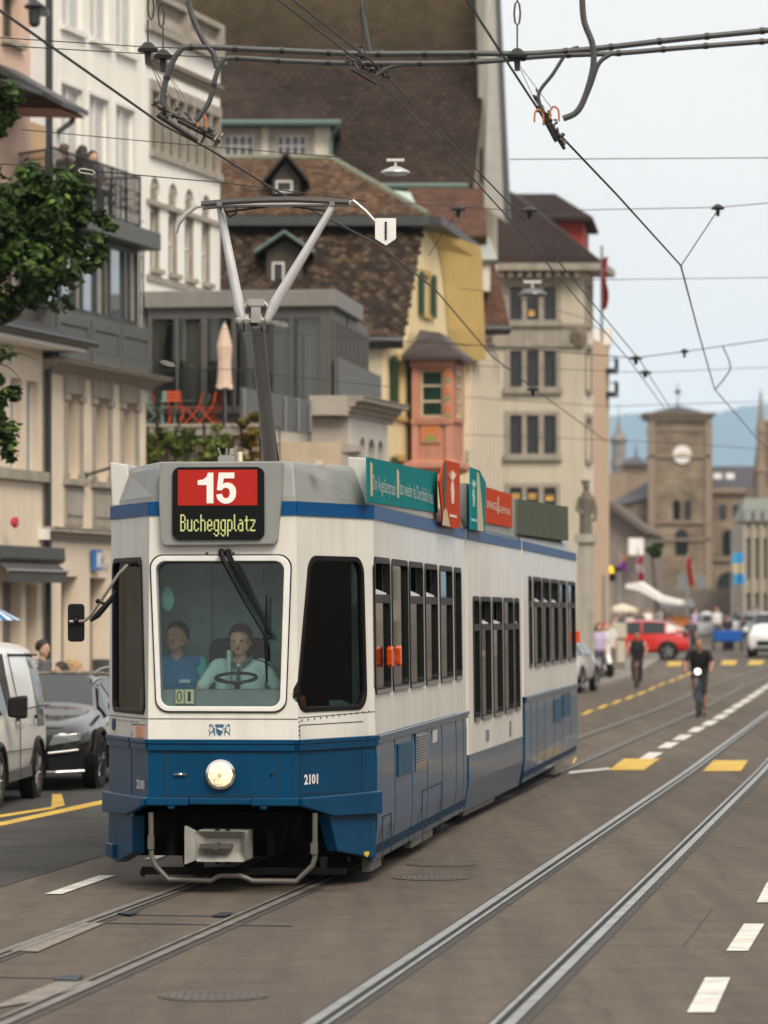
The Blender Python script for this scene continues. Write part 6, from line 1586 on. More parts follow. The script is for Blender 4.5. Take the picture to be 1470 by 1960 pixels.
for x in (1378, 1402): b = MB(S); z = zS(910); b.loft([[(xS(x - 8), 2.5, zS(917)), (xS(x + 8), 2.5, zS(917)), (xS(x + 10), 4, zS(903)), (xS(x - 6), 4, zS(903))], [(xS(x - 8), 2.7, zS(917)), (xS(x + 8), 2.7, zS(917)), (xS(x + 10), 4.2, zS(903)), (xS(x - 6), 4.2, zS(903))]]); b.build('roof_light', plain('pale_pane', (.6, .58, .55), .3), wg)
b = MB(S); lw0, lw1 = xS(1150), xS(1247); b.loft([[(lw0, 2, gs), (lw1, 2, gs), (lw1, 2, zS(950)), (lw0, 2, zS(975))], [(lw0, 12, gs), (lw1, 12, gs), (lw1, 12, zS(950)), (lw0, 12, zS(975))]]); lw = b.build('wing', MSAND, st)
b = MB(S); b.loft([[(lw0, 1.5, zS(975)), (lw1, 1.5, zS(950)), (lw1, 6, zS(918)), (xS(1200), 6, zS(945))], [(lw0, 12, zS(975)), (lw1, 12, zS(950)), (lw1, 6.1, zS(918)), (xS(1200), 6.1, zS(945))]]); b.build('wing_roof', MT['slate'], lw)
b = MB(S)
for i in range(6): b.box(xS(1212 + i * 6), xS(1214.5 + i * 6), 1.9, 2.0, zS(1060), zS(975))
b.build('wing_pilaster', MT['sandstone_trim'], lw)
# slim towers and blocks further off
def far(name, label, cat='tower'): return thing(name, label, cat, (P(1200, 0, 520).x, 520, 0), 0)
tt = far('onion_tower', 'distant grey tower with onion dome and thin spire left of the clock tower'); WM[tt] = Matrix.Translation((P(1200, 0, 520).x, 520, 0))
c = P(1184, 0, 520); zF = lambda y: P(0, y, 520).z
b = MB(); b.lathe([(.95, 0), (.95, zF(895) - 0), (1.1, zF(893)), (.9, zF(870)), (.9, zF(850)), (1.15, zF(846)), (1.1, zF(840)), (.5, zF(828)), (.22, zF(815)), (.06, zF(795)), (.05, zF(770))], (c.x, c.y, 0), 10); b.build('shaft', mat('far_grey_stone', (.22, .20, .19), .8, var=.3, scale=1), tt)
tt = far('far_palace', 'distant tan block with low dome roof beside the onion tower', 'building'); WM[tt] = Matrix.Translation((P(1200, 0, 520).x, 520, 0))
b = MB(); x0, x1 = P(1165, 0, 500).x, P(1245, 0, 500).x; zF = lambda y: P(0, y, 500).z; b.box(x0 - 1, P(1200, 0, 500).x, 500, 510, 0, zF(905)); b.box(P(1195, 0, 500).x, x1 + 1, 503, 512, 0, zF(888)); b.build('wall', mat('far_tan', (.27, .20, .145), .85, var=.15), tt)
b = MB(); b.loft([[(P(1193, 0, 500).x, 502, zF(888)), (x1, 502, zF(888)), (x1, 512, zF(888)), (P(1193, 0, 500).x, 512, zF(888))], [(P(1205, 0, 500).x, 505, zF(874)), (x1 - 1, 505, zF(872)), (x1 - 1, 508, zF(872)), (P(1205, 0, 500).x, 508, zF(874))]]); b.tube([(P(1223, 0, 500).x, 506, zF(874)), (P(1223, 0, 500).x, 506, zF(845))], [.2, .04], 6); b.build('roof', MT['slate'], tt)
# pale building at the right edge with mansard
RB = Fr(P(1420, 0, 250).x, 250, .0)
rb_ = fixwm(house('pale_palace', 'pale stone palace front at the right edge with green mansard dormers', RB), RB)
zR = lambda y: P(0, y, 250).z
wn = [RB.r(a, a + 9, 1030, 1110) for a in (1428, 1444, 1460)] + [RB.r(a, a + 9, 1135, 1180) for a in (1428, 1444, 1460)]
wallp(rb_, RB, rect(0, RB.s_(1540), -1, zR(1003)), [rect(*q) for q in wn], mat('palace_stone', (.36, .32, .26), .85, var=.1), 0, .3, back=8)
for q in wn: win(rb_, RB, q, .2, 1, 1, MSTONE, MWG, .08)
b = MB(RB)
for x in (1421, 1438, 1454, 1470): b.box(RB.s_(x), RB.s_(x) + .2, -.2, 0, 0, zR(1003))
b.build('pilaster', MT['palace_stone'], rb_)
moulding(rb_, RB, -.3, RB.s_(1540), zR(1003), zR(996), .4, MSTONE)
b = MB(RB); b.loft([[(0, 0, zR(996)), (RB.s_(1540), 0, zR(996)), (RB.s_(1540), 4, zR(950)), (.5, 4, zR(950))], [(0, 8, zR(996)), (RB.s_(1540), 8, zR(996)), (RB.s_(1540), 4.5, zR(950)), (.5, 4.5, zR(950))]]); b.build('mansard', mat('mansard_green', (.17, .19, .16), .6, var=.15), rb_)
for x in (1426, 1444, 1462):
 b = MB(RB); b.plate(arch(RB.s_(x), RB.s_(x + 11), zR(996), zR(972)), -.1, 2); b.build('dormer', MZINC, rb_)
sp = thing('gothic_spire', 'slim brown pinnacle tower with spire at the right edge', 'tower', tuple(P(1456, 0, 330)[:2]) + (0,), 0); c = P(1456, 0, 330); WM[sp] = Matrix.Translation((c.x, c.y, 0))
zF = lambda y: P(0, y, 330).z
b = MB(); b.lathe([(.36, 0), (.36, zF(905)), (.48, zF(903)), (.34, zF(880)), (.33, zF(830)), (.45, zF(828)), (.26, zF(800)), (.10, zF(765)), (.14, zF(760)), (.02, zF(745))], (c.x, c.y, 0), 8); b.build('pinnacle', MT['sandstone_trim'], sp)
b = MB(); b.box(P(1444, 0, 330).x, P(1520, 0, 330).x, 330.5, 338, 0, zF(930)); b.build('wall', MT['far_tan'], sp)
b = MB(); b.loft([[(P(1458, 0, 331).x, 331, zF(930)), (P(1540, 0, 331).x, 331, zF(930)), (P(1540, 0, 331).x, 335, zF(800)), (P(1462, 0, 331).x, 335, zF(800))], [(P(1458, 0, 331).x, 340, zF(930)), (P(1540, 0, 331).x, 340, zF(930)), (P(1540, 0, 331).x, 335.2, zF(800)), (P(1462, 0, 331).x, 335.2, zF(800))]]); b.build('steep_roof', plain('far_red_roof', (.11, .06, .045), .8), sp)
# low arcade hall in front of the station (dark sloping roof)
lh = thing('market_hall', 'low grey brown hall with sloping dark roof between peach house and station', 'building', tuple(P(1200, 0, 230)[:2]) + (0,), 0); WM[lh] = Matrix.Translation((P(1200, 0, 230).x, 230, 0))
b = MB(); b.loft([[P(1130, 1180, 230), P(1235, 1180, 230), P(1235, 1020, 230), P(1166, 965, 230), P(1130, 965, 230)], [p + Vector((2, 14, 0)) for p in (P(1130, 1180, 230), P(1235, 1180, 230), P(1235, 1020, 230), P(1166, 965, 230), P(1130, 965, 230))]]); b.build('wall', mat('hall_taupe', (.22, .18, .16), .85, var=.1), lh)
b = MB(); b.loft([[P(1160, 955, 229), P(1243, 1018, 229), P(1240, 1024, 229), P(1160, 968, 229)], [p + Vector((2, 16, 0)) for p in (P(1160, 955, 229), P(1243, 1018, 229), P(1240, 1024, 229), P(1160, 968, 229))]]); b.build('roof', plain('hall_roof', (.10, .075, .06), .8), lh)
b = MB(); b.loft([[P(1203, 1062, 228), P(1232, 1062, 228), P(1232, 1030, 228), P(1203, 1030, 228)], [P(1203, 1062, 229), P(1232, 1062, 229), P(1232, 1030, 229), P(1203, 1030, 229)]]); b.build('white_panel', MWHT, lh)
b = MB(); b.loft([[P(1235, 1180, 260), P(1420, 1180, 260), P(1420, 1125, 260), P(1300, 1130, 260), P(1235, 1090, 260)], [p + Vector((0, 8, 0)) for p in (P(1235, 1180, 260), P(1420, 1180, 260), P(1420, 1125, 260), P(1300, 1130, 260), P(1235, 1090, 260))]])
tag(b.build('bridge_head_wall', mat('wall_taupe', (.20, .165, .14), .85, var=.2, scale=.6)), 'low brown stone wall in front of the station beyond the junction', 'wall')
# ---- wooded ridge in the far distance -----------------------------------------------------------
b = MB(); prof = [(900, 860), (1160, 800), (1200, 792), (1240, 790), (1300, 792), (1345, 795), (1385, 788), (1420, 778), (1470, 772), (1560, 765), (1800, 780), (2400, 830)]
rows_ = []
for dY, k in ((0, 0), (150, .35), (320, .7), (480, 1.0), (700, .95)):
 row = []
 for (x0, y0), (x1_, y1_) in zip(prof, prof[1:]):
  for i in range(14):
   f = i / 14; x = x0 + (x1_ - x0) * f; y = y0 + (y1_ - y0) * f
   p = P(x, y, 9600); h = (p.z + 4 * noise.noise(Vector((x * .05, dY * .01, 0))) + 2.5 * noise.noise(Vector((x * .3, dY, 1)))) * k
   row.append((p.x * (9600 - 480 + dY) / 9600 * 1.0, 9600 - 480 + dY, h - (5 if k == 0 else 0)))
 rows_.append(row)
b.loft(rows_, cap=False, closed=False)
hill = b.build('hills', mat('far_wood_hazed', (.02, .075, .11), .95, var=.35, scale=.006, spec=0, coords='Object'), smooth=True, angle=180); hill['kind'] = 'structure'  # blue of the distant air put into the wood colour
# ================================================================== overhead line
MWIRE = plain('wire_dark', (.02, .02, .022), .5, .4)
MCAB2 = mat('feeder_sheath', (.055, .058, .062), .5, var=.2)
MINS = plain('insulator_black', (.015, .013, .012), .5)
MCLP = plain('clamp_steel', (.10, .095, .09), .45, .6, var=.3)
def smoothp(pts, n=6):                                   # Catmull-Rom through the points
 pts = [Vector(p) for p in pts]; out = []
 for i in range(len(pts) - 1):
  a, p, q, c = pts[max(i - 1, 0)], pts[i], pts[i + 1], pts[min(i + 2, len(pts) - 1)]
  for k in range(n):
   t = k / n; out.append(.5 * (2 * p + (q - a) * t + (2 * a - 5 * p + 4 * q - c) * t * t + (3 * p - a - 3 * q + c) * t ** 3))
 return out + [pts[-1]]
def wire(pts, r, label, m=None, group='contact wires over the tracks', name='contact_wire', sm=0, n=6):
 b = MB(); b.tube(smoothp(pts, sm) if sm else pts, r, n); return tag(b.build(name, m or MWIRE, smooth=True), label, 'wire', group)
def W(px, py, z=5.9): Y = FP * (z - EYE) / (HY - py); return P(px, py, Y)
wire([W(-40, -8), W(310, 238), W(400, 285), W(520, 360), W(560, 383, 5.88), W(720, 466), W(832, 553), W(942, 682), W(1020, 743), W(1161, 845)], .0095, 'black contact wire of the left track passing over the tram pantograph')
wire([W(890, -5), W(1040, 225), W(1180, 372), W(1303, 508), W(1338, 640), W(1368, 745), W(1445, 835), W(1490, 880)], .0095, 'contact wire of the right track zigzagging against the open sky')
wire([W(520, -10, 6.1), W(690, 120, 6.1), W(890, 325, 6.1), W(980, 425, 6.1), W(1205, 690, 6.1), W(1272, 782, 6.1)], .0075, 'thin wire over the street centre, left one of the close pair')
wire([W(548, -10, 6.1), W(712, 118, 6.1), W(910, 322, 6.1), W(996, 412, 6.1), W(1225, 690, 6.1), W(1282, 780, 6.1)], .0075, 'thin wire over the street centre, right one of the close pair')
GS = 'span wires across the street'
def span(pts, r, label, sag=0): return wire([P(*p) for p in pts], r, label, group=GS, name='span_wire')
span([(-20, 71, 29), (283, 90, 28), (620, 100, 28)], .004, 'upper of two thin span wires crossing the white house at the top left')
span([(-20, 86, 29), (313, 105, 28), (450, 112, 28)], .004, 'lower of two thin span wires crossing the white house at the top left')
span([(40, 248, 40), (255, 268, 40), (430, 283, 40), (700, 305, 40)], .005, 'thin clamped span wire crossing the arched house below the shuttered windows')
span([(-20, 312, 38), (152, 325, 38), (430, 350, 38), (700, 385, 38)], .0055, 'span wire with turnbuckle passing just above the tree crown')
span([(975, 305, 46), (1490, 302, 46)], .0055, 'level span wire across the sky beside the right clamp cluster')
span([(760, 388, 52), (1000, 404, 52), (1372, 397, 52), (1490, 387, 52)], .006, 'span wire in the sky that carries the black insulator bell')
span([(1120, 536, 62), (1490, 531, 62)], .006, 'lone level span wire across the sky right of the municipal roof')
span([(800, 652, 70), (1215, 685, 70), (1310, 673, 70), (1490, 647, 70)], .009, 'thick span wire with clamps above the clock tower')
span([(900, 700, 85), (1235, 713, 85), (1490, 702, 85)], .007, 'thin span wire just below the clamped one above the clock tower')
span([(283, 617, 60), (640, 645, 60), (900, 662, 60)], .005, 'thin span wire crossing the glass pavilion near its top')
span([(283, 690, 58), (480, 712, 58), (760, 742, 58)], .005, 'dark span wire crossing the closed parasol on the terrace')
span([(890, 760, 95), (1165, 778, 95), (1470, 768, 95)], .008, 'span wire crossing the third window row of the municipal house')
span([(890, 832, 98), (1165, 842, 98), (1330, 850, 98), (1480, 862, 98)], .008, 'low span wire crossing the clock tower under its clock')
span([(880, 552, 80), (960, 560, 80), (1120, 610, 80), (1160, 640, 80)], .006, 'short slanting wire across the top windows of the municipal house')
span([(820, 490, 50), (876, 402, 50)], .005, 'short pull off wire from yellow gable up to insulator')
span([(1304, 508, 41.7), (1374, 402, 41.9)], .006, 'slanting pull off wire between contact wire and insulator bell')
b = MB(); b.tube(smoothp([P(1383, 662, 66), P(1398, 700, 65.5), P(1388, 722, 65), P(1369, 745, 64.5)]), .012, 6); tag(b.build('feeder_loop', MWIRE), 'hanging feeder loop left of the far right contact wire', 'cable')
# --- feeder cables and drops
FY = 28
GC = 'heavy feeder cables'
def cable(pts, r, label, rings=True, Y=FY):
 pp = smoothp([P(x, y, Y) for x, y in pts], 8)
 b = MB(); b.tube(pp, r, 8)
 if rings:
  b.mi = 1; d = 0
  for a, c in zip(pp, pp[1:]):
   d += (c - a).length
   if d > .30: d = 0; b.tube([a, a.lerp(c, min(1, .03 / max((c - a).length, .01)))], r * 1.25, 8)
 return tag(b.build('feeder_cable', [MCAB2, MINS], smooth=True), label, 'cable', GC)
cable([(318, 228), (311, 190), (322, 140), (342, 100), (370, 90), (500, 95), (640, 101), (720, 103), (900, 102), (1000, 103), (1060, 100), (1150, 92), (1300, 75), (1490, 56)], .021, 'upper of two heavy feeder cables spanning the picture at the top')
cable([(375, 232), (400, 195), (412, 150), (425, 118), (450, 111), (560, 117), (700, 121), (900, 119), (1050, 107), (1180, 102), (1300, 92), (1490, 77)], .019, 'lower of two heavy feeder cables spanning the picture at the top')
cable([(360, -10), (366, 25), (388, 75), (408, 102), (415, 130)], .021, 'grey feeder cable dropping at the top left between chains and great roof', False)
cable([(1114, -10), (1118, 40), (1134, 85), (1135, 130), (1120, 185), (1103, 215), (1078, 227)], .022, 'grey feeder cable dropping in a bow at the top right', False, 27.6)
cable([(1168, 104), (1146, 122), (1130, 165), (1112, 205), (1098, 218)], .016, 'short feeder branch joining the dropping bow at the right', False, 27.8)
cable([(1108, 90), (1086, 100), (1058, 142), (1031, 180), (1040, 215)], .013, 'thin kinked feeder branch left of the right clamp cluster', False)
cable([(690, -10), (697, 40), (706, 92), (712, 108)], .017, 'short feeder cable behind the chain at the top centre', False)
cable([(690, 118), (706, 106), (735, 100)], .017, 'feeder stub entering the centre clamp from the upper cable', False)
cable([(720, 145), (748, 128), (790, 121)], .015, 'feeder stub entering the centre clamp from the right', False)
def cluster(c, label, horiz, seed, loops):
 rnd = random.Random(seed); t = thing('clamp_cluster', label, 'wire clamp', tuple(c), 0, 'contact wire clamps'); WM[t] = Matrix.Translation(c)
 d, n_, sc_ = horiz
 b = MB()
 b.tube([c - d * .42 * sc_ + Vector((.03, 0, -.05)), c + d * .1 * sc_ + Vector((.03, 0, -.09))], .03 * sc_, 7); b.tube([c - d * .1 * sc_, c + d * .45 * sc_], .026 * sc_, 6)
 b.build('skid_bar', MINS, t)
 b = MB(); b.tube([c - d * .42 * sc_ + Vector((0, 0, .03)), c + d * .42 * sc_ + Vector((0, 0, .03))], .02 * sc_, 6)
 for i in range(n_):
  p = c + d * rnd.uniform(-.42, .42) * sc_ + Vector((rnd.uniform(-.02, .05), rnd.uniform(-.05, .05), rnd.uniform(.0, .12))) * sc_
  q_ = p + Vector((rnd.uniform(-.06, .06), rnd.uniform(-.05, .05), rnd.uniform(-.10, .05))) * sc_
  b.tube([p, q_], rnd.uniform(.012, .024) * sc_, 6)
 b.build('fittings', MCLP, t)
 for px, py in loops:
  b = MB(); b.tube(smoothp([P(px - 8, py + 24, FY), P(px - 7, py + 6, FY), P(px, py, FY), P(px + 8, py + 8, FY), P(px + 9, py + 28, FY)]), .008, 6); b.build('orange_lead', plain('lead_orange', (.50, .17, .06), .5), t)
 return t
dl = (W(400, 285) - W(310, 238)).normalized()
cluster(P(355, 238, 28.0), 'cluster of clamps on the left contact wire before the arched house', (Vector((.85, .2, -.42)).normalized(), 34, .62), 1, [(386, 218)])
cluster(P(703, 133, 28.0), 'small clamp cluster on the centre wire pair under the feeder cables', (Vector((.9, .2, -.3)).normalized(), 26, .38), 2, [])
cluster(P(1050, 236, 28.4), 'clamp cluster with orange leads hanging against the open sky', (Vector((.5, .3, -.75)).normalized(), 36, .5), 3, [(1031, 210), (1061, 204)])
def hanger(px, py, Y, label, w=.16, chain=True, top=-10, dx=4, down=None):
 t = thing('insulator', label, 'insulator', tuple(P(px, py, Y)), 0, 'black line insulators'); WM[t] = Matrix.Translation(P(px, py, Y)); c = P(px, py, Y)
 b = MB(); b.lathe([(.02, .05), (w * .4, .045), (w, 0), (w * .95, -.02), (w * .35, -.02), (w * .25, -.10), (.02, -.11)], tuple(c), 12); b.build('bell', MINS, t, smooth=True)
 if chain:
  b = MB(); z0 = c.z + .05; zt = P(px, top, Y).z; i = 0; z = z0
  while z < zt:
   x = c.x + (dx * Y / FP) * (z - z0) / (zt - z0)
   if i % 3 == 1: b.tube([(x + .022 * math.cos(a), c.y, z + .09 + .09 * math.sin(a)) for a in [k * math.pi / 4 for k in range(8)]], .007, 4, closed=True); z += .17
   else: b.tube([(x, c.y, z), (x, c.y, z + .16)], .006, 4); z += .16
   i += 1
  b.build('chain', MCLP, t)
 if down:
  b = MB()
  for q in down: b.tube([c + Vector((0, 0, -.05)), P(*q)], .003, 4)
  b.build('stay_wires', MCLP, t)
hanger(283, 94, 28, 'black insulator hanging on a chain at the top left, the left of two', .075, down=[(330, 226, 28), (350, 230, 28)], dx=12)
hanger(312, 108, 28.4, 'black insulator hanging on a chain at the top left, right of two', .075, down=[(365, 228, 28), (382, 236, 28)], dx=-8)
hanger(692, 104, 28, 'small insulator on a linked chain at the top centre', .04, dx=4)
hanger(990, 106, 28, 'insulator on a chain where feeder cables meet the sky edge', .075, down=[(1034, 214, 28.2), (1058, 210, 28.3)], dx=0)
hanger(1374, 398, 52, 'lone black insulator bell on a span wire in the open sky', .09, False)
hanger(877, 400, 52, 'black insulator in front of the narrow house tiles', .10, False)
hanger(1013, 403, 52, 'black insulator in front of the dark hipped municipal roof', .11, False)
hanger(1217, 686, 70, 'black insulator clamp on the thick span wire, left of clock tower', .12, False)
hanger(1310, 673, 70, 'small insulator on the thick span wire above the clock tower', .08, False)
hanger(1235, 713, 85, 'flat insulator on the lower thin span wire above the station', .16, False)
hanger(1020, 745, 60, 'insulator on the left contact wire before the second window row', .10, False)
for p, q, lab in (((520, 616, 60), (552, 624, 60), 'pale turnbuckle on the wire crossing the pavilion'), ((150, 326, 37.9), (182, 331, 37.9), 'pale turnbuckle on the span wire above the tree crown'), ((308, 692, 57.9), (334, 700, 57.9), 'pale turnbuckle on the dark wire left of the parasol')):
 b = MB(); a, c = P(*p), P(*q)
 for k in (-1, 1): b.tube([a, a.lerp(c, .15) + Vector((0, 0, k * .02)), a.lerp(c, .85) + Vector((0, 0, k * .02)), c], .006, 5)
 tag(b.build('turnbuckle', plain('turnbuckle_pale', (.5, .48, .42), .4, .5)), lab, 'turnbuckle', 'wire turnbuckles')
for px, py, Y, col_, lab in ((757, 327, 45, (.50, .51, .50), 'pale dish street lamp hung on a wire before the great roof'), (1019, 560, 75, (.14, .15, .16), 'dark dish street lamp hung before the municipal top windows')):
 c = P(px, py, Y); t = thing('hanging_lamp', lab, 'street lamp', tuple(c), 0, 'street lamps hung over the road'); WM[t] = Matrix.Translation(c); k = Y / FP
 b = MB(); b.lathe([(.02, 9 * k), (10 * k, 7 * k), (27 * k, -1 * k), (28 * k, -4 * k), (20 * k, -8 * k), (.02, -10 * k)], tuple(c), 20); b.build('lamp_dish', plain('lamp_dish_%d' % px, col_, .35, .3), t, smooth=True)
 b = MB(); b.tube([c + Vector((0, 0, 6 * k)), c + Vector((0, 0, 20 * k))], 2.5 * k, 6); b.box(c.x - 17 * k, c.x + 17 * k, c.y - .03, c.y + .03, c.z + 18 * k, c.z + 23 * k); b.build('hanger', plain('lamp_hanger', (.55, .54, .52), .4), t)
# ================================================================== vehicles
MTYRE = plain('tyre', (.012, .012, .012), .8)
MRIM = plain('rim_dark', (.10, .10, .105), .3, .8)
MRIM2 = plain('rim_silver', (.38, .38, .39), .3, .8)
MCGL = mat('car_glass', (.014, .018, .019), .03, var=0, spec=.7)
def pathring(st):
 x, zb, zm, zw, zt, wb, wm_, ww, wt = st
 h = [(0, zb), (wb * .86, zb), (wb, zb + .10), (wm_, zm), (ww, zw), (wt + (ww - wt) * .08, zt - (zt - zw) * .12), (wt * .82, zt - .002), (0, zt + .015)]
 return [(x, y, z) for y, z in h] + [(x, -y, z) for y, z in h[-2:0:-1]]
def vehicle(name, label, cat, loc, rotz, stations, paint, axles, wr, track, gh, rim=MRIM2, spokes=5, plate=True, group=None, lower=None):
 # local +x = forward; gh = (first windscreen station, roof front, roof rear, rear window end)
 t = thing(name, label, cat, loc, rotz, group)
 M = Matrix.Translation(loc) @ Matrix.Rotation(rotz, 4, 'Z'); WM[t] = M
 b = MB(M); rings = [pathring(s) for s in stations]; b.loft(rings); bo = b.build('body', paint, t, smooth=True, angle=180)
 bv = bo.modifiers.new('round', 'SUBSURF'); bv.levels = bv.render_levels = 2
 n = len(rings[0])
 def patch(i, j0, j1, nm, m, k0=.08, k1=.92, off=.012):
  A, B_ = rings[i], rings[i + 1]
  p = [Vector(A[j0]), Vector(A[j1]), Vector(B_[j1]), Vector(B_[j0])]
  c = sum(p, Vector()) / 4; nn = (p[1] - p[0]).cross(p[3] - p[0]).normalized()
  if nn.dot(c - Vector((c.x, 0, .6))) < 0: nn = -nn
  q = []
  for u, v in ((k0, k0), (k1, k0), (k1, k1), (k0, k1)):
   q.append(p[0].lerp(p[1], u).lerp(p[3].lerp(p[2], u), v) + nn * off)
  b = MB(M); b.poly(q); return b.build(nm, m, t)
 f, r0, r1, e = gh
 m_ = n // 2
 for i in range(len(stations) - 1):
  if f <= i < e:
   for s in (0, 1):
    j0, j1 = (4, 5) if s == 0 else (n - 4, n - 5)
    if stations[i][4] - stations[i][3] > .12 or stations[i + 1][4] - stations[i + 1][3] > .12: patch(i, j0, j1, 'side_window', MCGL, .06, .97)
 def scr(i0, i1, nm):
  A, B_ = rings[i0], rings[i1]
  def row(Q): return [Vector(Q[5]).lerp(Vector(Q[6]), .42 if i0 < i1 else .8)] + [Vector(q) for q in Q[6:n - 5]] + [Vector(Q[n - 5]).lerp(Vector(Q[n - 6]), .42 if i0 < i1 else .8)]
  a_, c_ = row(A), row(B_); up_ = Vector((.25 if i0 < i1 else -.25, 0, 1)).normalized() * .014
  b = MB(M); b.loft([[p.lerp(q, k) + up_ for p, q in zip(a_, c_)] for k in (.05, .35, .65, .95)], cap=False, closed=False); b.build(nm, MCGL, t)
 scr(f, r0, 'windscreen'); scr(e, r1, 'rear_window')
 for ax in axles:
  for sg in (-1, 1):
   y = sg * track; o = -sg
   b = MB(M); b.lathe([(wr * .62, -.02 * sg), (wr * .70, .012 * sg), (wr * .93, .01 * sg), (wr, -.03 * sg), (wr, -.18 * sg), (wr * .6, -.2 * sg)], (ax, y, wr), 26, 'y'); w_ = b.build('wheel', MTYRE, t, smooth=True)
   b = MB(M); b.lathe([(wr * .63, -.06 * sg), (wr * .68, .0), (wr * .60, -.012 * sg), (wr * .58, -.07 * sg), (.01, -.08 * sg)], (ax, y, wr), 22, 'y')
   for k in range(spokes):
    a = 2 * math.pi * k / spokes + .3
    for da in (-.13, .13): b.tube([(ax + .05 * math.cos(a), y - .012 * sg, wr + .05 * math.sin(a)), (ax + wr * .64 * math.cos(a + da), y - .012 * sg, wr + wr * .64 * math.sin(a + da))], [.028, .022], 5)
   b.lathe([(.06, -.03 * sg), (.055, .002 * sg), (.01, .006 * sg)], (ax, y, wr), 10, 'y'); b.build('rim', rim, w_)
   b = MB(M); N_ = 16                            # dark wheel arch lip
   pts = [(ax + (wr + .055) * math.cos(a), y + sg * .004, wr + (wr + .055) * math.sin(a)) for a in [-.25 + k * (math.pi + .5) / N_ for k in range(N_ + 1)]]
   b.tube(pts, .035, 6); b.lathe([(wr + .05, -.1 * sg), (wr + .05, -.004 * sg), (.1, -.004 * sg)], (ax, y, wr), 24, 'y') ; b.build('wheel_arch', lower or MBLK, t)
 return t, M
def S_(x, zb, zm, zw, zt, wb, wm_, ww, wt): return (x, zb, zm, zw, zt, wb, wm_, ww, wt)
# --- dark grey estate behind the van
AUDI = mat('paint_dark_grey', (.028, .031, .036), .2, .3, var=.05, coat=1)
st_ = [S_(.92, .35, .50, .62, .70, .62, .74, .70, .55), S_(.80, .24, .52, .68, .80, .84, .90, .86, .72), S_(.45, .22, .55, .74, .90, .90, .95, .92, .78), S_(-.30, .20, .56, .82, .98, .92, .96, .93, .80), S_(-.55, .20, .56, .86, 1.02, .92, .96, .93, .80),
       S_(-1.35, .20, .56, .92, 1.40, .92, .96, .92, .60), S_(-2.0, .20, .56, .93, 1.45, .92, .96, .92, .62), S_(-3.0, .20, .57, .95, 1.43, .92, .96, .92, .61), S_(-3.7, .22, .58, .97, 1.34, .90, .95, .90, .62), S_(-4.0, .35, .60, .95, 1.0, .84, .88, .85, .6)]
ca, M = vehicle('estate_car', 'dark grey estate car parked behind the white van with black grille', 'car', (-4.52, 49.5, .004), math.atan2(-1, -.13), st_, AUDI, (0, -2.9), .345, .96, (4, 5, 8, 9), MRIM, 5)
MF_ = M @ Matrix.Translation((.075, 0, 0))
b = MB(MF_); b.loft([[(.925, y, z) for y, z in ((-.42, .30), (.42, .30), (.50, .60), (-.50, .60))], [(.70, y, z) for y, z in ((-.42, .30), (.42, .30), (.50, .60), (-.50, .60))]]); b.build('grille', MBLK, ca, bevel=.02)
for s in (-1, 1):
 b = MB(MF_); b.loft([[(.905, s * .50, .56), (.905, s * .56, .69), (.80, s * .84, .72), (.80, s * .86, .62)], [(.60, s * .50, .56), (.60, s * .56, .69), (.50, s * .84, .72), (.5, s * .86, .62)]]); b.build('headlight', mat('lamp_glass', (.30, .32, .34), .08, .3, var=.3, scale=30, spec=1), ca, bevel=.01)
 b = MB(MF_); b.loft([[(.90, s * .50, .26), (.90, s * .50, .46), (.79, s * .90, .50), (.79, s * .88, .28)], [(.6, s * .5, .26), (.6, s * .5, .46), (.5, s * .9, .5), (.5, s * .88, .28)]]); b.build('air_intake', MBLK, ca)
 b = MB(MF_); b.tube([(.93, s * .50, .47), (.83, s * .86, .51)], .018, 6); b.tube([(.94, -.0, .235), (.92, s * .6, .235), (.80, s * .93, .25)], .022, 6); b.build('bumper_trim', plain('trim_satin', (.3, .3, .31), .3, .8), ca)
 b = MB(M); b.loft([[(-.62, s * (.92 + k * .11), .98 + .02 * k), (-.72, s * (.92 + k * .11), .98 + .02 * k), (-.74, s * (.92 + k * .11), 1.06 + .04 * k), (-.64, s * (.92 + k * .11), 1.06 + .04 * k)] for k in (0, 1, 2)]); b.build('wing_mirror', MBLK, ca, bevel=.02)
 b = MB(M); b.tube(smoothp([(-1.3, s * .60, 1.42), (-1.7, s * .63, 1.485), (-2.8, s * .63, 1.48), (-3.5, s * .6, 1.40)]), .02, 6); b.build('roof_rail', plain('trim_satin', (.3, .3, .31), .3, .8), ca)
# --- white van at the left edge
VANW = mat('paint_van_white', (.76, .77, .76), .28, var=.03, coat=.3)
VH = 1.86
vs = [S_(.85, .30, .55, .85, 1.02, .70, .80, .76, .6), S_(.70, .24, .55, .92, 1.10, .88, .93, .90, .74), S_(.15, .24, .55, 1.0, 1.18, .92, .96, .94, .78), S_(-.55, .24, .55, 1.04, VH - .06, .92, .96, .95, .76), S_(-.85, .24, .55, 1.05, VH, .92, .96, .95, .80), S_(-1.6, .24, .55, 1.06, VH + .02, .92, .96, .95, .82), S_(-3.2, .24, .55, 1.07, VH, .92, .96, .95, .80), S_(-3.35, .26, .55, 1.05, VH - .08, .90, .94, .93, .76)]
vloc = (-5.29, 44.3, .004)
va, M = vehicle('delivery_van', 'white delivery van with black panel and coloured arc parked at the left edge', 'van', vloc, math.atan2(-1, -.085), vs, VANW, (0, -2.5), .33, .955, (2, 3, 3, 4), MRIM2, 6)
b = MB(M); b.loft([[(-.28, .99, 1.02), (-.42, .99, 1.02), (-.44, .99, 1.24), (-.30, .99, 1.24)], [(-.28, 1.20, 1.0), (-.45, 1.20, 1.0), (-.47, 1.20, 1.27), (-.30, 1.20, 1.27)]]); b.build('wing_mirror', MBLK, va, bevel=.03)
b = MB(M)
side = lambda z: .945 - max(0, z - 1.0) * .185
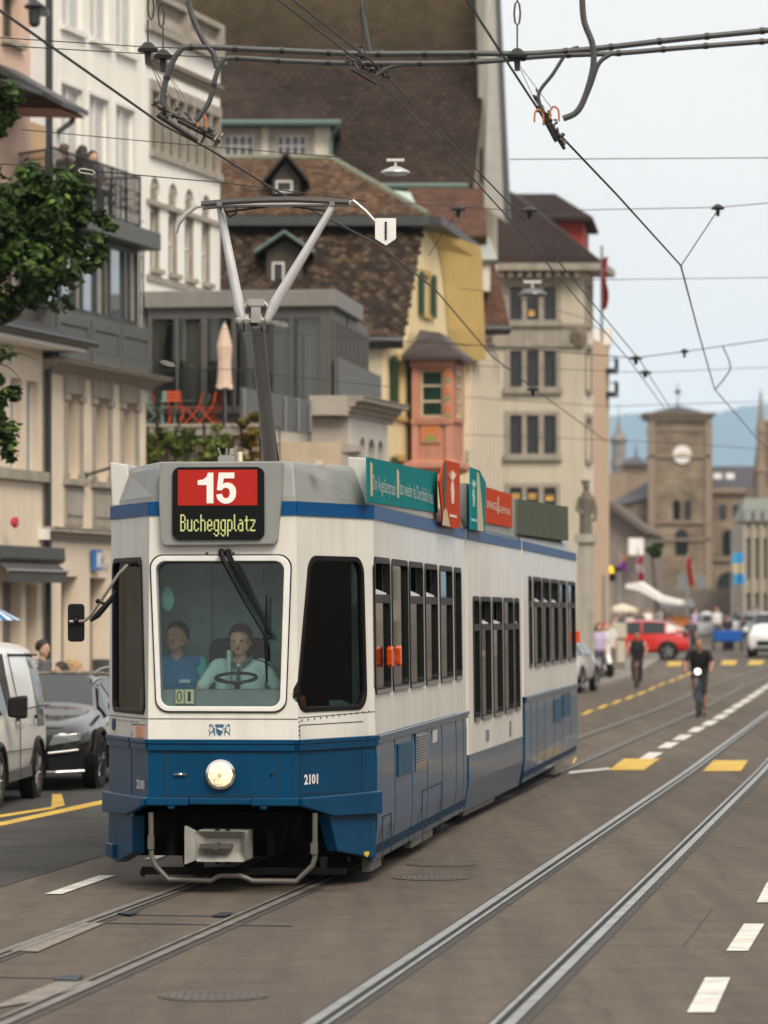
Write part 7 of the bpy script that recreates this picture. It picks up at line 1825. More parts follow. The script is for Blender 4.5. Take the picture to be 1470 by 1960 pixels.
b.loft([[(-2.5 - .54 * i / 8, side(z) + .05, z) for i in range(9)] for z in [.86 + .09 * k for k in range(11)]], cap=False, closed=False)
def hug(o, off): sw_ = o.modifiers.new('hug', 'SHRINKWRAP'); sw_.target = next(c for c in va.children if c.name.startswith('body')); sw_.wrap_mode = 'ABOVE_SURFACE'; sw_.offset = off
hug(b.build('black_panel', mat('panel_black', (.02, .02, .022), .25, coat=.5), va), .006)
b = MB(M)
for k, c_ in enumerate(((.55, .08, .03), (.05, .35, .25), (.55, .48, .02))):
 b.mi = k; a0 = k * 1.1; pts = [(-2.78 + .19 * math.cos(2.6 + a0 + i * .2), 1.36 + .24 * math.sin(2.6 + a0 + i * .2)) for i in range(6)]
 for (x0, z0), (x1, z1) in zip(pts, pts[1:]): b.loft([[(x0, side(z0) + .012, z0 - .02), (x0, side(z0) + .012, z0 + .02)], [(x1, side(z1) + .012, z1 - .02), (x1, side(z1) + .012, z1 + .02)]], cap=False, closed=False)
hug(b.build('arc_logo', [plain('arc_red', (.55, .08, .03), .4), plain('arc_green', (.05, .35, .25), .4), plain('arc_yellow', (.6, .5, .03), .4)], va), .014)
VL = Fr(*(M @ Vector((0, .985, 0)))[:2], math.atan2(1, .085))
b = MB(VL); b.text('HEIERLI', 2.62, 3.0, 1.56, 1.68, .115, bold=True); b.build('panel_lettering', MWL, va)
b = MB(VL); b.text('044 422 67', .95, 1.45, .86, .93, .0); b.text('Sanitär  Heizung  Lüftung', 1.75, 2.5, .86, .92, .0); b.build('door_lettering', plain('letter_grey', (.12, .12, .12), .5), va)
b = MB(M); b.box(-.98, -1.14, .965, .99, .955, 1.0); b.box(-2.32, -2.2, .965, .99, .955, 1.0); b.build('door_handle', MBLK, va)
b = MB(M)
for x in (-1.25,): b.tube([(x, .968, .3), (x, .972, .6), (x, .966, 1.05), (x, side(1.7), 1.74)], .006, 4)
b.tube([(-.1, .968, .62), (-3.2, .972, .60)], .006, 4); b.tube([(-1.3, side(1.72) + .004, 1.72), (-3.2, side(1.72) + .004, 1.70)], .012, 4); b.tube([(-1.25, .965, 1.08), (-3.25, .965, 1.10)], .008, 4); b.build('panel_seam', MSEAM, va)
b = MB(M); b.loft([[(-.45, .965, .26), (-.45, .972, .40), (-2.0, .972, .42), (-2.1, .965, .28)], [(-.45, .8, .26), (-.45, .8, .40), (-2.0, .8, .42), (-2.1, .8, .28)]]); b.build('sill_trim', plain('trim_grey', (.12, .12, .12), .6), va, bevel=.01)
b = MB(M); b.box(-3.33, -3.22, .80, .885, .95, 1.25); b.build('tail_light', plain('tail_red', (.4, .02, .015), .2), va)
# --- distant vehicles
def simple_car(name, label, cat, px, Y, rotz, L_, Wd, H, paint, kind, group=None):
 c = P(px, 0, Y); loc = (c.x, Y, gz(Y) + .006)
 w_ = Wd / 2
 if kind == 'suv': st = [S_(.85, .4, .6, .8, .88, w_ * .7, w_ * .85, w_ * .8, w_ * .6), S_(.6, .28, .6, .88, .98, w_ * .95, w_, w_ * .97, w_ * .8), S_(-.25, .26, .6, .98, 1.08, w_ * .96, w_, w_ * .97, w_ * .82), S_(-.95, .26, .6, 1.02, H - .06, w_ * .96, w_, w_ * .96, w_ * .72), S_(-1.6, .26, .6, 1.04, H, w_ * .96, w_, w_ * .96, w_ * .74), S_(-2.6, .26, .6, 1.07, H - .05, w_ * .96, w_, w_ * .96, w_ * .72), S_(-3.45, .3, .62, 1.1, H - .42, w_ * .94, w_ * .98, w_ * .92, w_ * .66), S_(-3.6, .42, .65, 1.0, 1.08, w_ * .9, w_ * .92, w_ * .85, w_ * .6)]; gh = (2, 3, 5, 6); ax = (0, -2.7)
 else: st = [S_(.85, .3, .55, .9, 1.0, w_ * .75, w_ * .88, w_ * .82, w_ * .65), S_(.68, .24, .55, .98, 1.1, w_ * .95, w_, w_ * .96, w_ * .8), S_(.1, .24, .55, 1.08, 1.22, w_ * .97, w_, w_ * .97, w_ * .83), S_(-.75, .24, .55, 1.1, H - .05, w_ * .97, w_, w_ * .97, w_ * .78), S_(-1.3, .24, .55, 1.12, H, w_ * .97, w_, w_ * .97, w_ * .82), S_(-3.8, .24, .55, 1.12, H - .02, w_ * .97, w_, w_ * .97, w_ * .82), S_(-3.95, .26, .55, 1.1, H - .1, w_ * .95, w_ * .98, w_ * .95, w_ * .78)]; gh = (2, 3, 5, 6); ax = (0, -3.1)
 return vehicle(name, label, cat, loc, rotz, st, paint, ax, .35, w_ - .005, gh, MRIM2, 5, group=group)
rs, M = simple_car('red_car', 'red crossover car turning at the junction beyond the cyclists', 'car', 1155, 163, math.pi - .10, 4.5, 1.85, 1.66, mat('paint_red', (.55, .012, .010), .25, var=.04, coat=1), 'suv')
for s in (-1, 1): b = MB(M); b.box(-3.58, -3.3, s * .78, s * .90, .98, 1.12); b.build('tail_light', plain('tail_dark', (.12, .01, .01), .2), rs)
wv, M = simple_car('white_van', 'white people carrier driving towards us at the right edge', 'van', 1476, 167, math.atan2(-1, -.16), 4.9, 1.95, 1.92, mat('paint_white', (.72, .74, .75), .25, coat=1), 'van')
for s in (-1, 1): b = MB(M); b.loft([[(.80, s * .55, .72), (.80, s * .60, .92), (.60, s * .92, .96), (.60, s * .92, .76)], [(.5, s * .55, .72), (.5, s * .6, .92), (.4, s * .9, .96), (.4, s * .9, .76)]]); b.build('headlight', mat('lamp_lit', (.9, .88, .8), .2, var=0, emit=.6), wv)
for s in (-1, 1): b = MB(M); b.box(-.12, -.3, s * .96, s * 1.2, 1.1, 1.32); b.build('wing_mirror', MFRW, wv, bevel=.02)
b = MB(M); b.box(.70, .872, -.55, .55, .52, .72); b.build('grille', MBLK, wv); b = MB(M); b.box(.7, .885, -.7, .7, .30, .42); b.build('lower_grille', MBLK, wv)
pk_, M = simple_car('parked_car', 'white car parked on the kerb just beyond the rear of the tram', 'car', 1084, 113, math.atan2(1, .2), 4.2, 1.75, 1.48, mat('paint_white2', (.70, .71, .72), .25, coat=1), 'suv')
for s in (-1, 1): b = MB(M); b.box(-3.62, -3.3, s * .62, s * .80, .85, 1.08); b.build('tail_light', plain('tail_red', (.4, .02, .015), .2), pk_)
far_cars = [('far_car', 'small pale blue car far off below the station arch', 1392, 215, 2.4, (.30, .38, .42), 1.5, 'suv'), ('far_car', 'small white car far off beside the pale palace', 1440, 225, -1.75, (.65, .66, .66), 1.55, 'suv'), ('far_car', 'pale grey car with blue roof strip behind the road sign', 1290, 212, 2.9, (.35, .37, .40), 1.5, 'suv')]
for nm, lab, px, Y, rz, c_, H, k in far_cars: simple_car(nm, lab, 'car', px, Y, rz, 4.2, 1.75, H, mat('paint_%d' % px, c_, .25, coat=1), k, 'cars far off at the junction')
# ================================================================== people
SK1 = plain('skin', (.58, .35, .25), .55, var=.05); SK2 = plain('skin_tan', (.36, .19, .12), .55, var=.05)
CL_ = {}
def cloth(c):
 if c not in CL_: CL_[c] = plain('cloth_%d' % len(CL_), c, .85, var=.18, scale=9)
 return CL_[c]
HAIRD, HAIRB, HAIRL = plain('hair_dark', (.018, .013, .010), .6, var=.3), plain('hair_brown', (.07, .04, .022), .6, var=.3), plain('hair_blonde', (.36, .22, .10), .6, var=.3)
MEYE, MLIP = plain('eye_dark', (.02, .015, .012), .3), plain('lip', (.30, .10, .08), .5)
def pose_stand(st=.0):          # x to the figure's left seen from the front, y forward is -y
 return dict(pel=(0, 0, .95), che=(0, 0, 1.30), nec=(0, .01, 1.47), hea=(0, -.01, 1.62), shl=(-.19, 0, 1.42), ell=(-.25, .03, 1.13), wrl=(-.24, -.06, .89), shr=(.19, 0, 1.42), elr=(.25, .03, 1.13), wrr=(.24, -.06, .89),
    hil=(-.10, 0, .92), knl=(-.11, -.03 - st, .50), anl=(-.11, .03 - st * .6, .09), hir=(.10, 0, .92), knr=(.11, -.03 + st * .3, .50), anr=(.11, .04 + st * 1.6, .10))
def pose_sit(arms=None):
 d = dict(pel=(0, .05, .50), che=(0, .06, .86), nec=(0, .05, 1.03), hea=(0, .03, 1.18), shl=(-.19, .05, .98), ell=(-.26, .0, .70), wrl=(-.2, -.22, .66), shr=(.19, .05, .98), elr=(.26, 0, .70), wrr=(.2, -.22, .66),
             hil=(-.10, .0, .48), knl=(-.12, -.42, .50), anl=(-.12, -.42, .09), hir=(.10, 0, .48), knr=(.12, -.42, .50), anr=(.12, -.40, .09))
 d.update(arms or {}); return d
def pose_ride(lift=.0, bend=.18):
 return dict(pel=(0, .28, .96), che=(0, .28 - bend, 1.28), nec=(0, .28 - bend * 1.5, 1.43), hea=(0, .22 - bend * 1.7, 1.57), shl=(-.20, .26 - bend * 1.3, 1.38), ell=(-.30, -.06, 1.15), wrl=(-.27, -.30, 1.03), shr=(.20, .26 - bend * 1.3, 1.38), elr=(.30, -.06, 1.15), wrr=(.27, -.30, 1.03),
    hil=(-.10, .24, .92), knl=(-.12, -.12, .78 + lift), anl=(-.11, .08, .42 + lift), hir=(.10, .24, .92), knr=(.12, -.02, .62 - lift), anr=(.11, .14, .20 - lift))
def person(label, loc, rotz, J, top, leg, skin, hair, shoe=(.03, .03, .035), sc_=1.0, vox=.016, sleeves=1, bare_legs=False, hairlen=0, group=None, extra=None, face=True, grip=False, upper=False, name='person', vest=None, headturn=(0, 0), hat=None):
 t = thing(name, label, 'person', loc, rotz, group); M = Matrix.Translation(loc) @ Matrix.Rotation(rotz, 4, 'Z') @ Matrix.Scale(sc_, 4); WM[t] = M
 V_ = {k: Vector(v) for k, v in J.items()}
 MATS = [skin, cloth(top), cloth(leg), cloth(shoe), MEYE, MLIP, cloth(vest) if vest else cloth(top)]
 B = []                                              # bone: a, b, ra, rb, material
 def bone(a, b_, ra, rb, m): B.append((Vector(a), Vector(b_), ra, rb, m))
 tm = 6 if vest else 1
 up = (V_['che'] - V_['pel']).normalized(); sx = (V_['shr'] - V_['shl']).normalized()
 for s in (-1, -.33, .33, 1):
  bone(V_['pel'] + sx * .085 * s, V_['che'] + sx * .10 * s - up * .05, .105, .115, tm)
  bone(V_['che'] + sx * .10 * s - up * .05, V_['nec'] + sx * .10 * s - up * .09, .115, .085, tm)
 bone(V_['shl'] + sx * .02, V_['nec'] - up * .05, .068, .06, tm); bone(V_['shr'] - sx * .02, V_['nec'] - up * .05, .068, .06, tm)
 hd = V_['hea']; bone(V_['nec'] - up * .06, hd - Vector((0, 0, .05)), .056, .05, 0)
 H = Matrix.Rotation(headturn[0], 3, 'Z') @ Matrix.Rotation(headturn[1], 3, 'X')
 h = lambda x, y, z: hd + H @ Vector((x, y, z))
 bone(h(0, .025, .035), h(0, -.015, .03), .088, .085, 0); bone(h(0, -.03, .0), h(0, -.045, -.07), .068, .045, 0); bone(h(-.03, -.02, -.04), h(.03, -.02, -.04), .05, .05, 0)
 bone(h(0, -.092, .015), h(0, -.112, -.018), .011, .015, 0)                       # nose
 for s in (-1, 1): bone(h(s * .078, .005, .0), h(s * .083, .015, -.03), .016, .012, 0)   # ears
 for s in ('l', 'r'):
  a, e, wv_ = V_['sh' + s], V_['el' + s], V_['wr' + s]; m1 = 1 if sleeves > 0 else 0; m2 = 1 if sleeves > 1 else 0
  if sleeves == 1: bone(a, a.lerp(e, .7), .062, .054, m1); bone(a.lerp(e, .6), e, .044, .038, 0)
  else: bone(a, e, .058, .042, m1)
  bone(e, wv_, .042, .028, m2)
  d = (wv_ - e).normalized(); side = d.cross(Vector((0, 0, 1))); side = side.normalized() if side.length > .1 else Vector((1, 0, 0)); dn = side.cross(d).normalized()
  if dn.z > 0: dn = -dn
  k = wv_ + d * .085; bone(wv_, k, .026, .022, 0)
  for i, (o, ln_) in enumerate(((-.030, .062), (-.010, .074), (.011, .07), (.031, .055))):
   r0 = wv_ + d * .075 + side * o; bone(wv_ + d * .03 + side * o * .8, r0, .016, .0115, 0)
   c1 = .9 if grip else .35
   k1 = r0 + (d * (1 - c1 * .6) + dn * c1).normalized() * ln_ * .55; k2 = k1 + (d * (.7 - c1) + dn * (c1 + .3)).normalized() * ln_ * .5
   bone(r0, k1, .0105, .0095, 0); bone(k1, k2, .0095, .008, 0)
  sg = 1 if s == 'l' else -1
  th = wv_ + d * .035 + side * .034 * sg; bone(wv_ + d * .01, th, .016, .013, 0); bone(th, th + (d * .8 + dn * .5 + side * .3 * sg).normalized() * .05, .012, .010, 0)
  if upper: continue
  hi, kn, an = V_['hi' + s], V_['kn' + s], V_['an' + s]; ml = 2
  bone(hi, kn, .088, .058, 2)
  if bare_legs: bone(hi.lerp(kn, .95), kn.lerp(an, .05), .052, .05, 0); bone(kn, an, .05, .034, 0)
  else: bone(kn, an, .058, .042, 2)
  bone(an + Vector((0, .03, -.04)), an + Vector((0, -.15, -.055)), .042, .032, 3)
 if extra:
  for x in extra: bone(*x)
 mb = MB(M)
 for a, b_, ra, rb, m in B:
  mb.tube([a, b_], [ra, rb], 10); mb.ball(a, ra, 10, 6); mb.ball(b_, rb, 10, 6)
 o = mb.build('body', MATS, t)
 rm = o.modifiers.new('r', 'REMESH'); rm.mode = 'VOXEL'; rm.voxel_size = vox * sc_
 sm = o.modifiers.new('s', 'SMOOTH'); sm.iterations = 3; sm.factor = .5
 dg = bpy.context.evaluated_depsgraph_get(); me = bpy.data.meshes.new_from_object(o.evaluated_get(dg)); o.modifiers.clear()
 old = o.data; o.data = me; bpy.data.meshes.remove(old)
 me.materials.clear()
 for m in MATS: me.materials.append(m)
 n = len(me.polygons); cen = np.empty(n * 3); me.polygons.foreach_get('center', cen); cen = cen.reshape(-1, 3)
 best = np.full(n, 1e9); mi = np.zeros(n, int)
 for a, b_, ra, rb, m in B:
  a, b_ = np.array(a), np.array(b_); ab = b_ - a; q = max(ab @ ab, 1e-9); f = np.clip((cen - a) @ ab / q, 0, 1)
  d = np.linalg.norm(cen - a - f[:, None] * ab, axis=1) - (ra + (rb - ra) * f)
  w_ = d < best; best[w_] = d[w_]; mi[w_] = m
 if face:
  for s in (-1, 1):
   for q, r_, mm in ((h(s * .032, -.088, .018), .0095, 4),): mi[np.linalg.norm((cen - np.array(q)) * [.7, 1, 1.5], axis=1) < r_] = mm
  mi[np.linalg.norm((cen - np.array(h(0, -.098, -.052))) * [.6, 1, 1.5], axis=1) < .017] = 5
 me.polygons.foreach_set('material_index', mi.astype(np.int32)); me.polygons.foreach_set('use_smooth', np.ones(n, bool)); me.update()
 t.scale = (sc_,) * 3
 hb = MB(M); rnd = random.Random(len(label))          # hair: a cap that leaves the face free
 rings = []
 for i in range(9):
  a = -.5 + (math.pi / 2 + .5) * i / 8; ring = []
  for j in range(18):
   an = 2 * math.pi * j / 18; fr_ = max(0, -math.sin(an)); aa = max(a, -.5 + 1.05 * fr_ ** .6)
   r_ = .103 + .004 * rnd.random(); ring.append(h(r_ * math.cos(aa) * math.cos(an) * .93, .012 + r_ * 1.06 * math.cos(aa) * math.sin(an), .038 + r_ * math.sin(aa) * 1.05))
  rings.append(ring)
 if hat: MH = hat
 else: MH = hair
 hb.loft(rings, cap=False)
 if hairlen:
  for k in range(14):
   an = .15 + (math.pi - .3) * k / 13; x, y = .092 * math.cos(an), .02 + .085 * math.sin(an)
   hb.tube([h(x, y, .05), h(x * 1.1, y * 1.1, -.06), h(x * 1.15, y * 1.1, -.06 - hairlen)], [.03, .034, .014], 6)
 hb.build('hair' if not hat else 'cap', MH, t, smooth=True, angle=180)
 return t
# --- driver and companion in the cab
c = NF.pt(NF.s_(459, .76), .76, 0)
zh = NF.z(458, 1228, .76)
drv = person('driver in a pale mint shirt gripping the steering wheel behind the tram windscreen', (c.x, c.y, zh - 1.18), -.11, pose_sit(dict(ell=(-.34, -.06, .76), wrl=(-.22, -.28, .685), elr=(.34, -.06, .76), wrr=(.12, -.28, .685))), (.62, .86, .82), (.05, .06, .08), SK1, HAIRB, vox=.0085, grip=True, headturn=(-.12, .12))
b = MB(WM[drv])
for s in (-1, 1): b.loft([[(s * .02, -.075, .96), (s * .11, -.03, 1.04), (s * .10, .0, 1.06), (s * .015, -.06, 1.0)], [(s * .02, -.085, .965), (s * .115, -.04, 1.045), (s * .105, -.005, 1.07), (s * .015, -.07, 1.01)]])
b.box(-.012, .012, -.085, -.06, .80, .98); b.build('collar', cloth((.10, .16, .16)), drv)
c = NF.pt(NF.s_(339, .9), .9, 0); zh = NF.z(338, 1222, .9)
wom = person('young woman in blue vest and turquoise blouse standing left of the driver', (c.x, c.y, zh - 1.62 * .97), -.05, pose_stand(), (.10, .55, .56), (.03, .05, .10), SK1, HAIRD, vox=.0085, sc_=.97, vest=(.05, .20, .42), headturn=(-.35, -.12), sleeves=1)
b = MB(WM[wom]); b.box(.03, .12, -.125, -.115, 1.25, 1.28); b.build('name_badge', cloth((.5, .75, .85)), wom)
# --- bicycles and riders
def bicycle(label, loc, rotz, frame, basket=False, lamp=True):
 t = thing('bicycle', label, 'bicycle', loc, rotz, 'bicycles being ridden towards us'); M = Matrix.Translation(loc) @ Matrix.Rotation(rotz, 4, 'Z'); WM[t] = M
 for y in (-.52, .52):
  b = MB(M); b.tube([(0, y + .325 * math.cos(a), .34 + .325 * math.sin(a)) for a in [k * math.pi / 14 for k in range(28)]], .022, 6, closed=True); w_ = b.build('wheel', MTYRE, t)
  b = MB(M)
  for k in range(10): b.tube([(0, y, .34), (0, y + .31 * math.cos(k * .628), .34 + .31 * math.sin(k * .628))], .004, 4)
  b.build('spokes', MRIM2, w_)
 b = MB(M); q = [(0, .52, .34), (0, .12, .30), (0, .28, .82), (0, -.34, .88), (0, -.38, .70)]
 for i, k in ((0, 1), (0, 2), (1, 2), (2, 3), (1, 4), (3, 4)): b.tube([q[i], q[k]], .018, 6)
 for s in (-.05, .05): b.tube([(s, -.38, .70), (s, -.52, .34)], .014, 6)
 b.build('frame', frame, t)
 b = MB(M); b.tube([(0, -.36, .86), (0, -.38, 1.0)], .018, 6); b.tube([(-.31, -.26, 1.0), (-.2, -.36, 1.02), (0, -.39, 1.0), (.2, -.36, 1.02), (.31, -.26, 1.0)], .016, 6); b.build('handlebar', MBLK, t)
 b = MB(M); b.tube([(0, .29, .80), (0, .30, .92)], .014, 6); b.loft([[(-.02, .12, .90), (.02, .12, .90), (.02, .12, .94), (-.02, .12, .94)], [(-.08, .42, .91), (.08, .42, .91), (.08, .42, .97), (-.08, .42, .97)]]); b.build('saddle', MBLK, t)
 b = MB(M)
 for s, dz in ((-1, .10), (1, -.10)): b.tube([(s * .06, .12, .30), (s * .06, .12, .30 + dz)], .012, 5); b.box(s * .07, s * .16, .07, .17, .29 + dz, .31 + dz)
 b.build('pedal', MBLK, t)
 if lamp: b = MB(M); b.lathe([(.02, .05), (.07, .0), (.07, -.03), (.02, -.04)], (0, -.46, .98), 12, 'y'); b.build('front_lamp', mat('lamp_bright', (1, .98, .95), .2, var=0, emit=1.3), t)
 return t
g1 = G(1338, 1372); g2 = G(1219, 1318); g3 = G(1303, 1255)
RY_ROT = -.14
bicycle('dark bicycle with lit front lamp under the rider in a black shirt', (g1.x, g1.y, 0), RY_ROT, plain('frame_blue', (.02, .06, .14), .4))
bicycle('reddish bicycle under the farther rider in dark sleeveless top', (g2.x, g2.y, 0), RY_ROT, plain('frame_red', (.16, .03, .03), .4), lamp=False)
def rider(label, g, **k): return person(label, (g.x, g.y, g.z), RY_ROT, **k)
rider('cyclist in black t-shirt and shorts riding towards us between the tracks', g1, J=pose_ride(.10), top=(.012, .012, .013), leg=(.03, .022, .018), skin=SK2, hair=HAIRD, bare_legs=True, sc_=1.0, grip=True, hat=plain('cap_grey', (.11, .10, .10), .8))
rider('cyclist in dark navy sleeveless top riding along the yellow dashes', g2, J=pose_ride(-.08, .12), top=(.02, .024, .035), leg=(.012, .012, .014), skin=SK2, hair=HAIRD, sleeves=0, grip=True)
# --- people at the junction
def by_px(px, pyf, Y=None):
 return G(px, pyf)
CR_ = 'people around the junction'
person('pedestrian in white t-shirt and dark shorts walking at the junction', tuple(G(1361, 1224)), 2.6, pose_stand(.16), (.72, .70, .66), (.03, .03, .035), SK1, HAIRB, bare_legs=True, group=CR_, face=False)
person('pedestrian in white and red shirt behind the cyclist in black', tuple(G(1337, 1230)), 2.9, pose_stand(.05), (.66, .55, .55), (.03, .03, .04), SK1, HAIRD, group=CR_, face=False)
person('person in dark top by the cabinet, head behind the cyclist', tuple(G(1322, 1262)), .2, pose_stand(.12), (.05, .05, .055), (.02, .02, .025), SK2, HAIRD, group=CR_, face=False)
person('woman in lilac shirt standing on the pavement beside the column', (P(1146, 0, 126).x, 126, .17), .4, pose_stand(), (.45, .38, .58), (.05, .06, .10), SK1, HAIRD, hairlen=.12, group=CR_, face=False)
person('man in white shirt on the pavement by the stone cabinet', (P(1166, 0, 134).x, 134, .22), -.5, pose_stand(), (.70, .70, .70), (.08, .08, .10), SK1, HAIRD, group=CR_, face=False)
person('person in red cap and white shirt near the parked car', (P(1157, 0, 128).x, 128, .18), .9, pose_stand(), (.62, .62, .64), (.04, .05, .09), SK1, HAIRD, group=CR_, hat=plain('cap_red', (.45, .03, .03), .7), face=False)
person('person in dark shirt under the cream parasol left of red car', tuple(G(1190, 1248)), .1, pose_stand(), (.08, .07, .09), (.06, .06, .07), SK1, HAIRB, group=CR_, face=False)
gb_ = G(1392, 1252)
person('person in black top sitting on the blue cargo trike', (gb_.x, gb_.y, gb_.z + .38), 0, pose_sit(), (.015, .014, .018), (.03, .03, .05), SK2, HAIRD, group=CR_, face=False)
t = thing('cargo_trike', 'bright blue cargo trike with dark wheels facing us at the junction', 'cargo trike', tuple(gb_), 0); M = Matrix.Translation(gb_); WM[t] = M
b = MB(M); b.loft([[(-.62, -.5, .45), (.62, -.5, .45), (.72, -.55, .98), (-.72, -.55, .98)], [(-.6, .35, .45), (.6, .35, .45), (.66, .35, .9), (-.66, .35, .9)]]); b.build('cargo_box', mat('trike_blue', (.01, .10, .42), .4), t, bevel=.03)
for x, y in ((-.66, -.1), (.66, -.1), (0, .9)): b = MB(M); b.lathe([(.01, -.03), (.26, -.03), (.28, 0), (.26, .03), (.01, .03)], (x, y, .28), 18, 'x'); b.build('wheel', MTYRE, t)
b = MB(M); b.tube([(0, .3, .5), (0, .9, .28)], .03, 6); b.box(-.2, .2, .1, .4, .84, .92); b.box(-.25, .25, -.62, -.45, .06, .46); b.build('frame', MBLK, t)
# --- people on the balcony and terrace at the upper left (only heads and shoulders show over the rail)
TG = 'guests on the upper terrace'
zt_fl = zr1
for px, Y, lab, tp, hr, hl_, rz in ((127, 72.9, 'guest with brown hair in a bun behind the balcony railing', (.10, .08, .07), HAIRB, 0, 2.2), (160, 73.9, 'guest with long dark hair turned away behind the balcony railing', (.05, .05, .06), HAIRD, .2, 2.6), (179, 74.5, 'guest with dark hair facing the street behind the balcony railing', (.12, .12, .14), HAIRD, .1, .6)):
 c = P(px, 300 if px < 150 else 305, Y); dz = {127: 290, 160: 293, 179: 302}[px]; z = P(0, dz, Y).z
 q = FA.pt(FA.s_(px, .35), .35, 0)
 person(lab, (q.x, q.y, EYE - (dz - HY) * q.y / FP - 1.18), rz, pose_sit(), tp, (.05, .05, .07), SK1, hr, hairlen=hl_, group=TG, vox=.02)
for px, py, lab, tp, hr, hl_, rz in ((8, 290, 'guest with auburn hair at the left edge of the terrace', (.55, .25, .22), HAIRB, .15, .5), (33, 298, 'guest with long brown hair in pale blue top behind terrace rail', (.35, .40, .5), HAIRB, .28, 1.8), (50, 310, 'guest in coral top behind the terrace rail', (.60, .28, .22), HAIRD, .1, .2), (63, 312, 'guest with dark curly hair at the terrace rail corner', (.30, .18, .14), HAIRD, .15, -.6)):
 c = P(px, py, 72.6)
 person(lab, (c.x, c.y, c.z - 1.18), rz, pose_sit(), tp, (.05, .05, .07), SK1, hr, hairlen=hl_, group=TG, vox=.02)
# --- pavement guests beyond the cars
SGp = 'people on the pavement beyond the parked cars'
for px, py, Y, lab, tp, hr, hl_, rz, J_ in ((81, 1243, 57, 'man with short black hair standing behind the white van', (.10, .10, .11), HAIRD, 0, 1.2, 1), (112, 1284, 60, 'seated woman with black hair beyond the dark estate car roof', (.30, .10, .10), HAIRD, .05, -1.2, 0), (138, 1280, 60.5, 'seated blonde woman leaning in beyond the estate car roof', (.62, .55, .45), HAIRL, .15, .9, 0), (152, 1284, 60.2, 'seated woman with long honey blonde hair above the estate car', (.55, .42, .32), HAIRL, .3, 1.6, 0)):
 c = P(px, py, Y); person(lab, (c.x, c.y, c.z - (1.62 if J_ else 1.18)), rz, pose_stand() if J_ else pose_sit(), tp, (.06, .06, .08), SK1, hr, hairlen=hl_, group=SGp, vox=.02)
pj = [o for o in sc.objects if o.get('group') == CR_]
for i, (px, Y, rz, lab) in enumerate(((1240, 205, .3, 'small far pedestrian left of the red car roof'), (1262, 214, 2.0, 'small far pedestrian under the white market parasol'), (1278, 209, -.6, 'small far pedestrian beside the orange stall'), (1330, 204, 1.0, 'small far pedestrian right of the grey sign post'), (1352, 216, 2.8, 'small far pedestrian below the dark red board'), (1372, 210, .2, 'small far pedestrian behind the blue trike'),
 (1408, 222, 1.6, 'small far pedestrian below the blue flag'), (1422, 206, -1.2, 'small far pedestrian left of the white people carrier'), (1178, 158, .5, 'far pedestrian beside the signal mast'), (1205, 176, 2.4, 'far pedestrian under the cream parasol'), (1225, 188, -.3, 'far pedestrian under the left end of the white parasol'), (1446, 226, .9, 'small far pedestrian behind the people carrier roof'))):
 c = P(px, 0, Y); dup(pj[i % len(pj)], lab, (c.x, Y, gz(Y) + .1), rz)
# ================================================================== trees, terrace furniture, street furniture, flags
def leaf_tree(name, label, trunk, blobs, n, size, seed, cols_, limbs=None, cat='tree', group=None, base=None):
 base = base or trunk[0]
 t = thing(name, label, cat, tuple(base), 0, group); WM[t] = Matrix.Translation(base)
 rnd = random.Random(seed); b = MB()
 r0 = .17 if cat == 'tree' else .03
 if trunk: b.tube(smoothp(trunk, 4), [r0 * (1 - .6 * i / (4 * (len(trunk) - 1))) for i in range(4 * (len(trunk) - 1) + 1)], 8)
 for (c, r) in (limbs or []): b.tube(smoothp([Vector(p) for p in c], 4), [r * (1 - .8 * i / (4 * (len(c) - 1))) for i in range(4 * (len(c) - 1) + 1)], 6)
 b.build('trunk' if cat == 'tree' else 'stems', mat('bark', (.06, .045, .035), .9, var=.3, scale=4, bump=.5, coords='Object'), t)
 b = MB(); b.keepn = True; tot = sum(r ** 2 for _, r in blobs)
 for c, r in blobs:
  c = Vector(c); m = int(n * r * r / tot); clumps = []
  for k in range(max(5, m // 44)):
   d = Vector((rnd.gauss(0, 1), rnd.gauss(0, 1), rnd.gauss(0, 1))).normalized(); clumps.append((c + d * r * rnd.uniform(.45, 1.0), r * rnd.uniform(.13, .32), rnd.uniform(.5, 1.35)))
  for k in range(m):
   cc, cr_, lum = rnd.choice(clumps); d = Vector((rnd.gauss(0, 1), rnd.gauss(0, 1), rnd.gauss(0, .7))).normalized()
   p = cc + d * cr_ * rnd.uniform(.3, 1) ** .5; s = size * rnd.uniform(.7, 1.3)
   u = Vector((rnd.uniform(-1, 1), rnd.uniform(-1, 1), rnd.uniform(-.8, .15))).normalized(); w_ = u.cross(d + Vector((0, 0, .8)) + Vector((rnd.uniform(-.5, .5),) * 3)); w_ = w_.normalized() if w_.length > .01 else u.orthogonal(); nn = u.cross(w_)
   cl = rnd.choice(cols_); lf = lum * rnd.uniform(.75, 1.25); b.col = tuple(a * lf for a in cl)
   b.add([p, p + u * s * .25 + w_ * s * .45, p + u * s * .6 + w_ * s * .30 + nn * s * .06, p + u * s, p + u * s * .6 - w_ * s * .30 + nn * s * .06, p + u * s * .25 - w_ * s * .45], [(0, 1, 2, 3), (0, 3, 4, 5)])
 b.col = None
 b.build('crown' if cat == 'tree' else 'foliage', leafmat, t)
 return t
leafmat = mat('leaves', (1, 1, 1), .55, var=0, attr=True, spec=.3)
nt_ = leafmat.node_tree; tr_ = nt_.nodes.new('ShaderNodeBsdfTranslucent'); mx_ = nt_.nodes.new('ShaderNodeMixShader'); mx_.inputs[0].default_value = .3
